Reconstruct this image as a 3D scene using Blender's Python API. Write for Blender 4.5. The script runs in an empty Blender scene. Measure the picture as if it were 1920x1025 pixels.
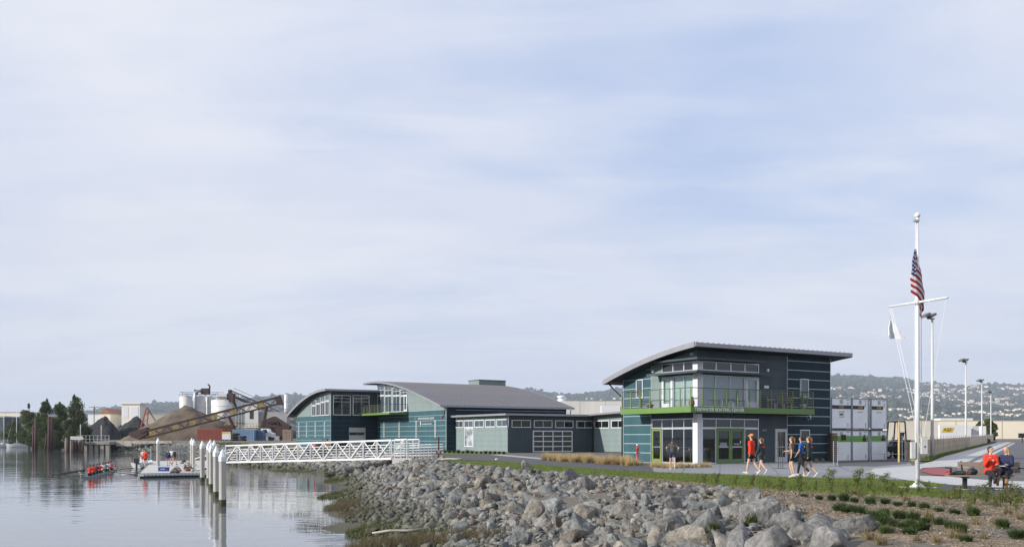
import bpy, bmesh, math, random
import numpy as np
from mathutils import Vector, Matrix, noise as mnoise
R = math.radians
random.seed(7); RNG = np.random.default_rng(7)
SC = bpy.context.scene
COL = SC.collection

# ---------------------------------------------------------------- camera
CAMZ, F, HY = 1.7, 1750.0, 820.0          # eye height, focal length and horizon measured on the photograph
cam = bpy.data.cameras.new('camera'); camo = bpy.data.objects.new('camera', cam); COL.objects.link(camo)
cam.sensor_width = 36.0; cam.lens = F / 1920 * 36.0
cam.shift_y = (HY - 512.5) / 1920
cam.clip_start = 0.1; cam.clip_end = 40000
camo.location = (0, 0, CAMZ); camo.rotation_euler = (R(90), 0, 0)
SC.camera = camo

# ---------------------------------------------------------------- light, sky, exposure
SUN_AZ, SUN_EL = R(-114), R(21)           # azimuth from +Y towards +X
S_DIR = Vector((math.sin(SUN_AZ) * math.cos(SUN_EL), math.cos(SUN_AZ) * math.cos(SUN_EL), math.sin(SUN_EL)))
sl = bpy.data.lights.new('sun', 'SUN'); sl.energy = 5.0; sl.angle = R(0.9); sl.color = (1.0, 0.95, 0.87)
so = bpy.data.objects.new('sun', sl); COL.objects.link(so)
so.rotation_euler = S_DIR.to_track_quat('Z', 'Y').to_euler(); so.location = (-60, -20, 60)

world = bpy.data.worlds.new('World'); SC.world = world; world.use_nodes = True
def build_world():
    nt = world.node_tree; N = nt.nodes; L = nt.links; N.clear()
    def n(t, **k):
        x = N.new(t)
        for a, b in k.items(): setattr(x, a, b)
        return x
    def mth(op, a, b=None, clamp=False):
        x = n('ShaderNodeMath', operation=op, use_clamp=clamp)
        for i, s in enumerate((a, b)):
            if s is None: continue
            if isinstance(s, (int, float)): x.inputs[i].default_value = s
            else: L.new(s, x.inputs[i])
        return x.outputs[0]
    def mixc(f, a, b):
        x = n('ShaderNodeMix', data_type='RGBA')
        for s, i in ((f, 0), (a, 6), (b, 7)):
            if isinstance(s, (int, float)): x.inputs[i].default_value = s
            elif isinstance(s, tuple): x.inputs[i].default_value = (*s, 1)
            else: L.new(s, x.inputs[i])
        return x.outputs[2]
    sky = n('ShaderNodeTexSky', sky_type='NISHITA', sun_disc=False)
    sky.sun_elevation = SUN_EL; sky.sun_rotation = SUN_AZ % (2 * math.pi)
    sky.air_density = 1.2; sky.dust_density = 1.6; sky.ozone_density = 1.6
    tc = n('ShaderNodeTexCoord'); sep = n('ShaderNodeSeparateXYZ'); L.new(tc.outputs['Generated'], sep.inputs[0])
    zz = mth('MAXIMUM', sep.outputs[2], 0.0)
    den = mth('ADD', zz, 0.16)
    cx = mth('DIVIDE', sep.outputs[0], den); cy = mth('DIVIDE', sep.outputs[1], den)
    cmb = n('ShaderNodeCombineXYZ'); L.new(cx, cmb.inputs[0]); L.new(cy, cmb.inputs[1])
    def clouds(scale, rot, sx, sy, off, det, dist, lo, hi):
        mp = n('ShaderNodeMapping'); mp.inputs['Rotation'].default_value = (0, 0, R(rot)); mp.inputs['Scale'].default_value = (sx, sy, 1)
        mp.inputs['Location'].default_value = off; L.new(cmb.outputs[0], mp.inputs[0])
        nz = n('ShaderNodeTexNoise'); nz.inputs['Scale'].default_value = scale; nz.inputs['Detail'].default_value = det
        nz.inputs['Roughness'].default_value = 0.52; nz.inputs['Distortion'].default_value = dist; L.new(mp.outputs[0], nz.inputs['Vector'])
        mr = n('ShaderNodeMapRange', interpolation_type='SMOOTHSTEP'); mr.inputs[1].default_value = lo; mr.inputs[2].default_value = hi
        L.new(nz.outputs[0], mr.inputs[0]); return mr.outputs[0]
    def toward(px, py, sharp):
        "soft mask round a direction of the sky (1 there, falling off smoothly)"
        d = Vector(((px - 960) / F, 1.0, (HY - py) / F)).normalized()
        vm = n('ShaderNodeVectorMath', operation='DOT_PRODUCT'); L.new(tc.outputs['Generated'], vm.inputs[0]); vm.inputs[1].default_value = d
        mr = n('ShaderNodeMapRange', interpolation_type='SMOOTHSTEP'); mr.inputs[1].default_value = math.cos(R(sharp)); mr.inputs[2].default_value = 1.0; L.new(vm.outputs['Value'], mr.inputs[0]); return mr.outputs[0]
    broad = clouds(0.55, 30, 1.0, 1.3, (4.3, 1.2, 0), 7, 0.35, 0.30, 0.66)
    fine = clouds(1.5, -30, 1.0, 1.4, (2.7, 3.1, 0), 10, 0.5, 0.30, 0.72)
    streak = clouds(1.15, -32, 0.7, 2.2, (1.7, 5.2, 0), 11, 0.8, 0.42, 0.66)
    grey = clouds(0.85, -20, 0.55, 1.9, (7.1, 2.2, 3), 8, 0.5, 0.47, 0.70)
    blue = mixc(0.78, sky.outputs[0], (3.8, 4.75, 7.1))
    f1 = mth('ADD', mth('MULTIPLY', broad, 0.52), mth('MULTIPLY', fine, 0.40))
    f1 = mth('ADD', f1, 0.14); f1 = mth('ADD', f1, mth('MULTIPLY', toward(380, 240, 27), 0.42))
    f1 = mth('SUBTRACT', f1, mth('MULTIPLY', toward(980, 90, 23), 0.52)); f1 = mth('SUBTRACT', f1, mth('MULTIPLY', toward(1850, 60, 18), 0.18), True)
    c1 = mixc(f1, blue, (6.2, 6.4, 7.1))
    c2 = mixc(mth('MULTIPLY', streak, 0.36), c1, (6.75, 6.85, 7.35))
    lowmask = mth('SUBTRACT', 1.0, mth('MULTIPLY', zz, 2.4), True)
    c3 = mixc(mth('MULTIPLY', mth('MULTIPLY', grey, lowmask), 0.60), c2, (5.2, 5.35, 6.25))
    hz = mth('POWER', mth('SUBTRACT', 1.0, zz, True), 8.0)
    c4 = mixc(mth('MULTIPLY', hz, 0.72), c3, (5.0, 5.45, 6.15))
    bg = n('ShaderNodeBackground'); bg.inputs[1].default_value = 0.113; L.new(c4, bg.inputs[0])
    out = n('ShaderNodeOutputWorld'); L.new(bg.outputs[0], out.inputs[0])
build_world()
SC.view_settings.view_transform = 'Standard'; SC.view_settings.look = 'None'
SC.view_settings.exposure = 0.22; SC.view_settings.gamma = 1.0; SC.view_settings.use_curve_mapping = False
SC.cycles.use_denoising = True
SC.cycles.max_bounces = 7; SC.cycles.transparent_max_bounces = 12; SC.cycles.volume_bounces = 0
SC.cycles.caustics_reflective = False; SC.cycles.caustics_refractive = False

# ---------------------------------------------------------------- helpers
def W(px, py, z=0.0):
    "ground point at height z measured at a photo pixel"
    y = (CAMZ - z) * F / (py - HY); return ((px - 960) / F * y, y, z)
def D(px, py, y):
    "point at distance y measured at a photo pixel"
    return ((px - 960) * y / F, y, CAMZ - (py - HY) * y / F)

def tag(o, label=None, cat=None, group=None, kind=None):
    if label: o['label'] = label
    if cat: o['category'] = cat
    if group: o['group'] = group
    if kind: o['kind'] = kind
    return o
def empty(name, loc=(0, 0, 0), rz=0.0, parent=None):
    o = bpy.data.objects.new(name, None); COL.objects.link(o); o.location = loc; o.rotation_euler = (0, 0, rz)
    o.empty_display_size = 0.2
    if parent: o.parent = parent
    return o
def thing(name, label, cat, loc=(0, 0, 0), rz=0.0, group=None):
    return tag(empty(name, loc, rz), label, cat, group)
def link(name, me, mats=None, parent=None, loc=(0, 0, 0), rz=0.0):
    if mats is not None:
        if not isinstance(mats, (list, tuple)): mats = [mats]
        for m in mats: me.materials.append(m)
    o = bpy.data.objects.new(name, me); COL.objects.link(o); o.location = loc; o.rotation_euler = (0, 0, rz)
    if parent: o.parent = parent
    return o
def copy_tree(o, parent=None):
    c = o.copy(); COL.objects.link(c)
    if parent: c.parent = parent
    for ch in o.children: copy_tree(ch, c)
    return c

class MB:
    def __init__(s): s.v = []; s.f = []; s.mi = []; s.cur = 0
    def add(s, vs, fs):
        b = len(s.v); s.v += [tuple(p) for p in vs]; s.f += [tuple(i + b for i in f) for f in fs]; s.mi += [s.cur] * len(fs); return s
    def m(s, i): s.cur = i; return s
    def box(s, x0, y0, z0, x1, y1, z1):
        x0, x1 = min(x0, x1), max(x0, x1); y0, y1 = min(y0, y1), max(y0, y1); z0, z1 = min(z0, z1), max(z0, z1)
        return s.add([(x0, y0, z0), (x1, y0, z0), (x1, y1, z0), (x0, y1, z0), (x0, y0, z1), (x1, y0, z1), (x1, y1, z1), (x0, y1, z1)],
                     [(0, 3, 2, 1), (4, 5, 6, 7), (0, 1, 5, 4), (1, 2, 6, 5), (2, 3, 7, 6), (3, 0, 4, 7)])
    def cbox(s, c, sx, sy, sz): return s.box(c[0] - sx / 2, c[1] - sy / 2, c[2] - sz / 2, c[0] + sx / 2, c[1] + sy / 2, c[2] + sz / 2)
    def bar(s, p0, p1, w, h=None, up=(0, 0, 1)):
        p0 = Vector(p0); p1 = Vector(p1); h = h or w; d = (p1 - p0).normalized(); up = Vector(up)
        if abs(d.dot(up)) > .98: up = Vector((0, 1, 0)) if abs(d.y) < .9 else Vector((1, 0, 0))
        sx = d.cross(up).normalized() * w / 2; sz = sx.cross(d).normalized() * h / 2
        a = [p0 - sx - sz, p0 + sx - sz, p0 + sx + sz, p0 - sx + sz]; b = [p1 - sx - sz, p1 + sx - sz, p1 + sx + sz, p1 - sx + sz]
        return s.add(a + b, [(3, 2, 1, 0), (4, 5, 6, 7), (0, 1, 5, 4), (1, 2, 6, 5), (2, 3, 7, 6), (3, 0, 4, 7)])
    def tube(s, pts, r, n=8, caps=True):
        pts = [Vector(p) for p in pts]; k = len(pts); rs = r if isinstance(r, (list, tuple)) else [r] * k
        vs = []; ref = None
        for i, p in enumerate(pts):
            d = (pts[min(i + 1, k - 1)] - pts[max(i - 1, 0)]).normalized()
            if ref is None: ref = Vector((0, 0, 1)) if abs(d.z) < .9 else Vector((1, 0, 0))
            a = d.cross(ref).normalized(); b = a.cross(d).normalized(); ref = b
            vs += [p + (a * math.cos(2 * math.pi * j / n) + b * math.sin(2 * math.pi * j / n)) * rs[i] for j in range(n)]
        fs = [(i * n + j, i * n + (j + 1) % n, (i + 1) * n + (j + 1) % n, (i + 1) * n + j) for i in range(k - 1) for j in range(n)]
        if caps: fs += [tuple(range(n - 1, -1, -1)), tuple(range((k - 1) * n, k * n))]
        return s.add(vs, fs)
    def ell(s, c, rx, ry, rz, n=12, m=8):
        vs = [(c[0], c[1], c[2] - rz)]; fs = []
        for i in range(1, m):
            t = math.pi * i / m
            for j in range(n):
                a = 2 * math.pi * j / n; vs.append((c[0] + rx * math.sin(t) * math.cos(a), c[1] + ry * math.sin(t) * math.sin(a), c[2] - rz * math.cos(t)))
        vs.append((c[0], c[1], c[2] + rz)); q = len(vs) - 1
        for j in range(n): fs.append((0, 1 + (j + 1) % n, 1 + j)); fs.append((q, q - n + j, q - n + (j + 1) % n))
        for i in range(m - 2):
            for j in range(n):
                a = 1 + i * n; fs.append((a + j, a + (j + 1) % n, a + n + (j + 1) % n, a + n + j))
        return s.add(vs, fs)
    def cap(s, p0, p1, r0, r1, n=10):
        p0 = Vector(p0); p1 = Vector(p1); s.ell(p0, r0, r0, r0, n, 6); s.ell(p1, r1, r1, r1, n, 6)
        if (p1 - p0).length > 1e-4: s.tube([p0, p1], [r0, r1], n)
        return s
    def lathe(s, prof, c=(0, 0, 0), n=16):
        vs = []; k = len(prof)
        for r, z in prof: vs += [(c[0] + r * math.cos(2 * math.pi * j / n), c[1] + r * math.sin(2 * math.pi * j / n), c[2] + z) for j in range(n)]
        fs = [(i * n + j, i * n + (j + 1) % n, (i + 1) * n + (j + 1) % n, (i + 1) * n + j) for i in range(k - 1) for j in range(n)]
        fs += [tuple(range(n - 1, -1, -1)), tuple(range((k - 1) * n, k * n))]
        return s.add(vs, fs)
    def prism(s, poly, vec):
        k = len(poly); vec = Vector(vec); a = [Vector(p) for p in poly]; b = [p + vec for p in a]
        return s.add(a + b, [tuple(range(k - 1, -1, -1)), tuple(range(k, 2 * k))] + [(i, (i + 1) % k, k + (i + 1) % k, k + i) for i in range(k)])
    def mesh(s, name, smooth=False):
        me = bpy.data.meshes.new(name); me.from_pydata(s.v, [], s.f)
        if any(s.mi): me.polygons.foreach_set('material_index', s.mi)
        bm = bmesh.new(); bm.from_mesh(me); bmesh.ops.recalc_face_normals(bm, faces=bm.faces); bm.to_mesh(me); bm.free()
        if smooth: me.polygons.foreach_set('use_smooth', [True] * len(me.polygons))
        me.update(); return me
    def build(s, name, mat, parent=None, smooth=False, loc=(0, 0, 0), rz=0.0):
        return link(name, s.mesh(name, smooth), mat, parent, loc, rz)

def np_mesh(name, V, Fc, smooth=False, attr=None):
    "fast mesh from numpy: V (n,3), Fc (m,3|4) index array"
    V = np.asarray(V, np.float32); Fc = np.asarray(Fc, np.int32); me = bpy.data.meshes.new(name)
    me.vertices.add(len(V)); me.vertices.foreach_set('co', V.ravel())
    k = Fc.shape[1]; me.loops.add(Fc.size); me.loops.foreach_set('vertex_index', Fc.ravel())
    me.polygons.add(len(Fc)); me.polygons.foreach_set('loop_start', np.arange(0, Fc.size, k, dtype=np.int32))
    if smooth: me.polygons.foreach_set('use_smooth', np.ones(len(Fc), bool))
    me.update(calc_edges=True)
    if attr:
        for nm, vals in attr.items():
            a = me.attributes.new(nm, 'FLOAT', 'POINT'); a.data.foreach_set('value', np.asarray(vals, np.float32))
    me.validate(); return me

# ---------------------------------------------------------------- materials
MATS = {}
def _nt(name):
    m = bpy.data.materials.new(name); m.use_nodes = True; nt = m.node_tree; return m, nt, nt.nodes, nt.links, nt.nodes['Principled BSDF']
def pm(name, col, rough=.6, var=.12, scale=3.0, bump=0.0, bscale=40.0, metal=0.0, spec=.5, col2=None, detail=6, stretch=None, objrand=0.0, coord='Object'):
    "paint / metal / stone: base colour broken up by noise, optional fine relief"
    if name in MATS: return MATS[name]
    m, nt, N, L, b = _nt(name)
    tc = N.new('ShaderNodeTexCoord'); src = tc.outputs[coord]
    if stretch:
        mp = N.new('ShaderNodeMapping'); mp.inputs['Scale'].default_value = stretch; L.new(src, mp.inputs[0]); src = mp.outputs[0]
    nz = N.new('ShaderNodeTexNoise'); nz.inputs['Scale'].default_value = scale; nz.inputs['Detail'].default_value = detail; nz.inputs['Roughness'].default_value = .6
    L.new(src, nz.inputs['Vector'])
    mr = N.new('ShaderNodeMapRange'); mr.inputs[1].default_value = .3; mr.inputs[2].default_value = .7; L.new(nz.outputs[0], mr.inputs[0])
    mx = N.new('ShaderNodeMix'); mx.data_type = 'RGBA'; L.new(mr.outputs[0], mx.inputs[0])
    c1 = [max(0, c * (1 - var)) for c in col]; c2 = list(col2) if col2 else [min(1, c * (1 + var)) for c in col]
    mx.inputs[6].default_value = (*c1, 1); mx.inputs[7].default_value = (*c2, 1)
    out = mx.outputs[2]
    if objrand:
        oi = N.new('ShaderNodeObjectInfo'); hs = N.new('ShaderNodeHueSaturation')
        m2 = N.new('ShaderNodeMapRange'); m2.inputs[3].default_value = 1 - objrand; m2.inputs[4].default_value = 1 + objrand
        L.new(oi.outputs['Random'], m2.inputs[0]); L.new(m2.outputs[0], hs.inputs['Value']); L.new(out, hs.inputs['Color']); out = hs.outputs[0]
    L.new(out, b.inputs['Base Color'])
    b.inputs['Roughness'].default_value = rough; b.inputs['Metallic'].default_value = metal; b.inputs['Specular IOR Level'].default_value = spec
    if bump:
        n2 = N.new('ShaderNodeTexNoise'); n2.inputs['Scale'].default_value = bscale; n2.inputs['Detail'].default_value = 5; L.new(src, n2.inputs['Vector'])
        bp = N.new('ShaderNodeBump'); bp.inputs['Strength'].default_value = bump; bp.inputs['Distance'].default_value = .03
        L.new(n2.outputs[0], bp.inputs['Height']); L.new(bp.outputs[0], b.inputs['Normal'])
    MATS[name] = m; return m
def glass_mat(name, tint, clear, rough=.02):
    if name in MATS: return MATS[name]
    m, nt, N, L, b = _nt(name); N.remove(b)
    tr = N.new('ShaderNodeBsdfTransparent'); tr.inputs[0].default_value = (*tint, 1)
    gl = N.new('ShaderNodeBsdfGlossy'); gl.inputs['Roughness'].default_value = rough; gl.inputs[0].default_value = (.9, .95, 1, 1)
    fr = N.new('ShaderNodeFresnel'); fr.inputs[0].default_value = 1.5
    ad = N.new('ShaderNodeMath'); ad.operation = 'MULTIPLY_ADD'; ad.inputs[1].default_value = 1.3; ad.inputs[2].default_value = 1 - clear; ad.use_clamp = True
    g2 = N.new('ShaderNodeNewGeometry'); iv = N.new('ShaderNodeMath'); iv.operation = 'SUBTRACT'; iv.inputs[0].default_value = 1.0; L.new(g2.outputs['Backfacing'], iv.inputs[1]); L.new(fr.outputs[0], ad.inputs[0])
    mx = N.new('ShaderNodeMixShader'); mf = N.new('ShaderNodeMath'); mf.operation = 'MULTIPLY'; L.new(ad.outputs[0], mf.inputs[0]); L.new(iv.outputs[0], mf.inputs[1]); L.new(mf.outputs[0], mx.inputs[0]); L.new(tr.outputs[0], mx.inputs[1]); L.new(gl.outputs[0], mx.inputs[2])
    L.new(mx.outputs[0], N['Material Output'].inputs[0]); MATS[name] = m; return m

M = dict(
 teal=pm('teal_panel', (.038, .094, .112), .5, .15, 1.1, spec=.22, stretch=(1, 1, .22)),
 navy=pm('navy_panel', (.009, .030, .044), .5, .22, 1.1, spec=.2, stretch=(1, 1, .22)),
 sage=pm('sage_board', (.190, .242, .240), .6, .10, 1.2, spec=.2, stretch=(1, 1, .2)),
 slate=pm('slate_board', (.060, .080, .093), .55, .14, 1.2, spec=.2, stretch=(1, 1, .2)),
 trim=pm('silver_trim', (.42, .47, .50), .4, .08, 3, metal=.3),
 roof=pm('grey_metal_roof', (.165, .163, .180), .42, .10, .6, metal=.35),
 roofe=pm('grey_metal_fascia', (.30, .30, .32), .4, .08, 2, metal=.4),
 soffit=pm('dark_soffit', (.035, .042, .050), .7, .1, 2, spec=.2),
 white=pm('white_frame', (.66, .68, .70), .4, .05, 4),
 alu=pm('aluminium', (.62, .64, .66), .32, .06, 6, metal=.55),
 green=pm('leaf_green_paint', (.115, .205, .052), .42, .06, 3),
 olive=pm('olive_green_paint', (.150, .210, .050), .45, .08, 3),
 rail=pm('dark_olive_rail', (.075, .085, .055), .45, .08, 4),
 cable=pm('steel_cable', (.30, .33, .30), .4, .05, 4, metal=.5),
 dark=pm('dark_interior', (.022, .024, .028), .8, .2, 2),
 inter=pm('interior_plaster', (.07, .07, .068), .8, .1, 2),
 blind=pm('pale_blind', (.50, .58, .54), .7, .05, 3),
 blind_shaded=pm('shaded_blind', (.33, .40, .42), .7, .05, 3),  # same blinds on the right-facing wall, their shade mixed into the colour
 gdark=pm('dark_glass', (.012, .015, .018), .06, .3, .7, spec=.8),
 gblue=pm('blue_glass', (.05, .075, .095), .06, .3, .7, spec=.9),
 conc=pm('concrete', (.36, .35, .34), .85, .12, 1.2, bump=.15, bscale=60),
 concd=pm('stained_concrete', (.25, .235, .205), .9, .25, 1.5, bump=.3, bscale=20),
 asph=pm('asphalt', (.070, .070, .076), .85, .16, .7, bump=.25, bscale=120),
 asphl=pm('worn_asphalt', (.100, .100, .108), .85, .14, .4, bump=.2, bscale=120),
 rust=pm('rusty_steel', (.115, .040, .026), .75, .35, 2, bump=.2, bscale=30),
 rusted=pm('dark_rust', (.050, .026, .022), .8, .4, 2, bump=.2),
 black=pm('black_plastic', (.014, .014, .016), .5, .2, 4),
 steel=pm('steel', (.50, .51, .53), .3, .08, 6, metal=.75),
 red=pm('red_paint', (.42, .025, .022), .45, .1, 4),
 wood=pm('weathered_wood', (.21, .165, .135), .75, .25, 3, bump=.2, stretch=(1, 12, 12)),
 timber=pm('dark_timber', (.085, .055, .042), .85, .4, 3, bump=.4, stretch=(6, 6, 1)),
 terra=pm('terracotta', (.36, .18, .085), .7, .15, 6),
 tan=pm('tan_wall', (.80, .72, .57), .8, .05, .15),
 cream=pm('cream_wall', (.72, .68, .60), .8, .08, .12),
 ltgrey=pm('pale_grey_metal', (.50, .50, .49), .6, .12, .5),
 yellow=pm('yellow_paint', (.62, .42, .03), .5, .15, 3),
 poleal=pm('pale_aluminium_pole', (.74, .75, .77), .35, .04, 4, metal=.25),
 galv=pm('galvanised_steel', (.40, .42, .44), .45, .12, 5, metal=.5),
)
# ---------------------------------------------------------------- terrain
SHORE = np.array([(-.5, -60), (-1.5, -10), (-2.5, 10), (-3.4, 20), (-5, 29), (-7.6, 40), (-9.3, 48), (-11.5, 62), (-14.2, 76), (-19, 92), (-28, 106), (-36, 118),
                  (-45, 134), (-60, 170), (-82, 213), (-100, 222), (-113, 236), (-135, 285), (-165, 325), (-420, 420), (-4000, 1100)], float)
def shore_dist(x, y):
    "signed distance to the waterline, land positive"
    x = np.asarray(x, float); y = np.asarray(y, float); best = np.full(x.shape, 1e12); sg = np.ones(x.shape)
    for (ax, ay), (bx, by) in zip(SHORE[:-1], SHORE[1:]):
        dx, dy = bx - ax, by - ay; t = np.clip(((x - ax) * dx + (y - ay) * dy) / (dx * dx + dy * dy), 0, 1)
        ex, ey = x - ax - t * dx, y - ay - t * dy; d = ex * ex + ey * ey
        c = dx * (y - ay) - dy * (x - ax); k = d < best - 1e-9
        best = np.where(k, d, best); sg = np.where(k, np.where(c > 0, -1, 1), sg)
    return np.sqrt(best) * sg
def bank_w(y): return np.interp(y, [0, 18, 26, 31, 37.5, 42, 46, 52, 58, 66, 73, 90, 200], [8.5, 9.5, 11.5, 12.2, 11.7, 11.0, 9.9, 8.8, 7.8, 6.9, 6.6, 6.4, 6.4])
def sstep(a, b, x): t = np.clip((x - a) / (b - a), 0, 1); return t * t * (3 - 2 * t)
WATER = -1.75
def H(x, y):
    x = np.asarray(x, float); y = np.asarray(y, float); d = shore_dist(x, y); w = bank_w(y)
    t = np.clip(d / w, 0, 1); z = WATER + 1.75 * (0.35 * t + 0.65 * t * t * (3 - 2 * t))
    z = np.where(d < 0, np.maximum(WATER + d * .16, -4.0), z)
    z = z + sstep(14, 30, x) * np.clip((y - 62) * .0056, 0, 1.3) * (d > 0)
    z = z + sstep(148, 185, y) * sstep(-10, -30, x) * 1.0 * sstep(3, 12, d)
    return z
def Hs(x, y): return float(H(np.array([x]), np.array([y]))[0])

def axis(segs):
    out = []
    for a, b, n in segs: out += list(np.linspace(a, b, n, endpoint=False))
    return np.array(out + [segs[-1][1]])
def build_ground():
    xs = axis([(-9000, -1000, 8), (-1000, -200, 10), (-200, -40, 50), (-40, 30, 110), (30, 130, 40), (130, 1000, 10), (1000, 9000, 8)])
    ys = axis([(-400, -20, 6), (-20, 130, 170), (130, 360, 80), (360, 1000, 10), (1000, 11000, 10)])
    X, Y = np.meshgrid(xs, ys); Z = H(X, Y)
    bumps = np.array([mnoise.noise((a * .35, b * .35, 0)) for a, b in zip(X.ravel(), Y.ravel())]).reshape(X.shape)
    d = shore_dist(X, Y); onbank = (d > -2) & (d < bank_w(Y) - .5); Z = Z + np.where(onbank, bumps * .14, 0)
    nx, ny = len(xs), len(ys); V = np.stack([X.ravel(), Y.ravel(), Z.ravel()], 1)
    i = np.arange(nx * ny).reshape(ny, nx); Fc = np.stack([i[:-1, :-1].ravel(), i[:-1, 1:].ravel(), i[1:, 1:].ravel(), i[1:, :-1].ravel()], 1)
    m, nt, N, L, b = _nt('bare_ground')
    geo = N.new('ShaderNodeNewGeometry'); sp = N.new('ShaderNodeSeparateXYZ'); L.new(geo.outputs['Position'], sp.inputs[0])
    nz = N.new('ShaderNodeTexNoise'); nz.inputs['Scale'].default_value = .9; nz.inputs['Detail'].default_value = 9; nz.inputs['Roughness'].default_value = .7; L.new(geo.outputs['Position'], nz.inputs['Vector'])
    zn = N.new('ShaderNodeMath'); zn.operation = 'MULTIPLY_ADD'; zn.inputs[1].default_value = 1.1; L.new(nz.outputs[0], zn.inputs[0]); L.new(sp.outputs[2], zn.inputs[2])
    r = N.new('ShaderNodeValToRGB'); L.new(zn.outputs[0], r.inputs[0]); r.color_ramp.elements[0].position = 0; r.color_ramp.elements[0].color = (.05, .045, .036, 1)
    mr = N.new('ShaderNodeMapRange'); mr.inputs[1].default_value = -1.9; mr.inputs[2].default_value = .8; L.new(zn.outputs[0], mr.inputs[0]); L.new(mr.outputs[0], r.inputs[0])
    r.color_ramp.elements[1].color = (.135, .118, .092, 1)
    for p, c in ((.22, (.055, .055, .030, 1)), (.42, (.085, .074, .056, 1)), (.75, (.118, .102, .080, 1))):
        e = r.color_ramp.elements.new(p); e.color = c
    L.new(r.outputs[0], b.inputs['Base Color']); b.inputs['Roughness'].default_value = .9
    n2 = N.new('ShaderNodeTexNoise'); n2.inputs['Scale'].default_value = 9; n2.inputs['Detail'].default_value = 8; L.new(geo.outputs['Position'], n2.inputs['Vector'])
    bp = N.new('ShaderNodeBump'); bp.inputs['Strength'].default_value = .6; bp.inputs['Distance'].default_value = .08; L.new(n2.outputs[0], bp.inputs['Height']); L.new(bp.outputs[0], b.inputs['Normal'])
    tag(link('ground', np_mesh('ground', V, Fc, True), m), kind='structure')
build_ground()

def build_water():
    m, nt, N, L, b = _nt('estuary_water')
    b.inputs['Base Color'].default_value = (.135, .145, .150, 1); b.inputs['Roughness'].default_value = .035; b.inputs['IOR'].default_value = 1.33
    b.inputs['Specular IOR Level'].default_value = 1.0
    geo = N.new('ShaderNodeNewGeometry')
    def wv(sx, sy, sc, det, rot=0):
        mp = N.new('ShaderNodeMapping'); mp.inputs['Scale'].default_value = (sx, sy, 1); mp.inputs['Rotation'].default_value = (0, 0, R(rot)); L.new(geo.outputs['Position'], mp.inputs[0])
        nz = N.new('ShaderNodeTexNoise'); nz.inputs['Scale'].default_value = sc; nz.inputs['Detail'].default_value = det; nz.inputs['Distortion'].default_value = .4; L.new(mp.outputs[0], nz.inputs['Vector']); return nz.outputs[0]
    a = wv(.35, 1.0, 1.3, 4, 12); c = wv(.5, 1.1, .32, 3, -18); gust = wv(.5, 1.4, .035, 3, 10)
    mr = N.new('ShaderNodeMapRange'); mr.inputs[1].default_value = .40; mr.inputs[2].default_value = .66; mr.inputs[3].default_value = .12; mr.inputs[4].default_value = 1.0; L.new(gust, mr.inputs[0])
    mu = N.new('ShaderNodeMath'); mu.operation = 'MULTIPLY'; L.new(a, mu.inputs[0]); L.new(mr.outputs[0], mu.inputs[1])
    ad = N.new('ShaderNodeMath'); ad.operation = 'MULTIPLY_ADD'; ad.inputs[1].default_value = 1.1; L.new(c, ad.inputs[0]); L.new(mu.outputs[0], ad.inputs[2])
    bp = N.new('ShaderNodeBump'); bp.inputs['Strength'].default_value = .42; bp.inputs['Distance'].default_value = .055; L.new(ad.outputs[0], bp.inputs['Height']); L.new(bp.outputs[0], b.inputs['Normal'])
    xs = axis([(-8000, -400, 6), (-400, 20, 30)]); ys = axis([(-400, 0, 4), (0, 500, 40), (500, 9000, 6)])
    X, Y = np.meshgrid(xs, ys); V = np.stack([X.ravel(), Y.ravel(), np.full(X.size, WATER)], 1); nx, ny = len(xs), len(ys)
    i = np.arange(nx * ny).reshape(ny, nx); Fc = np.stack([i[:-1, :-1].ravel(), i[:-1, 1:].ravel(), i[1:, 1:].ravel(), i[1:, :-1].ravel()], 1)
    tag(link('water', np_mesh('water', V, Fc), m), kind='structure')
build_water()

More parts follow.
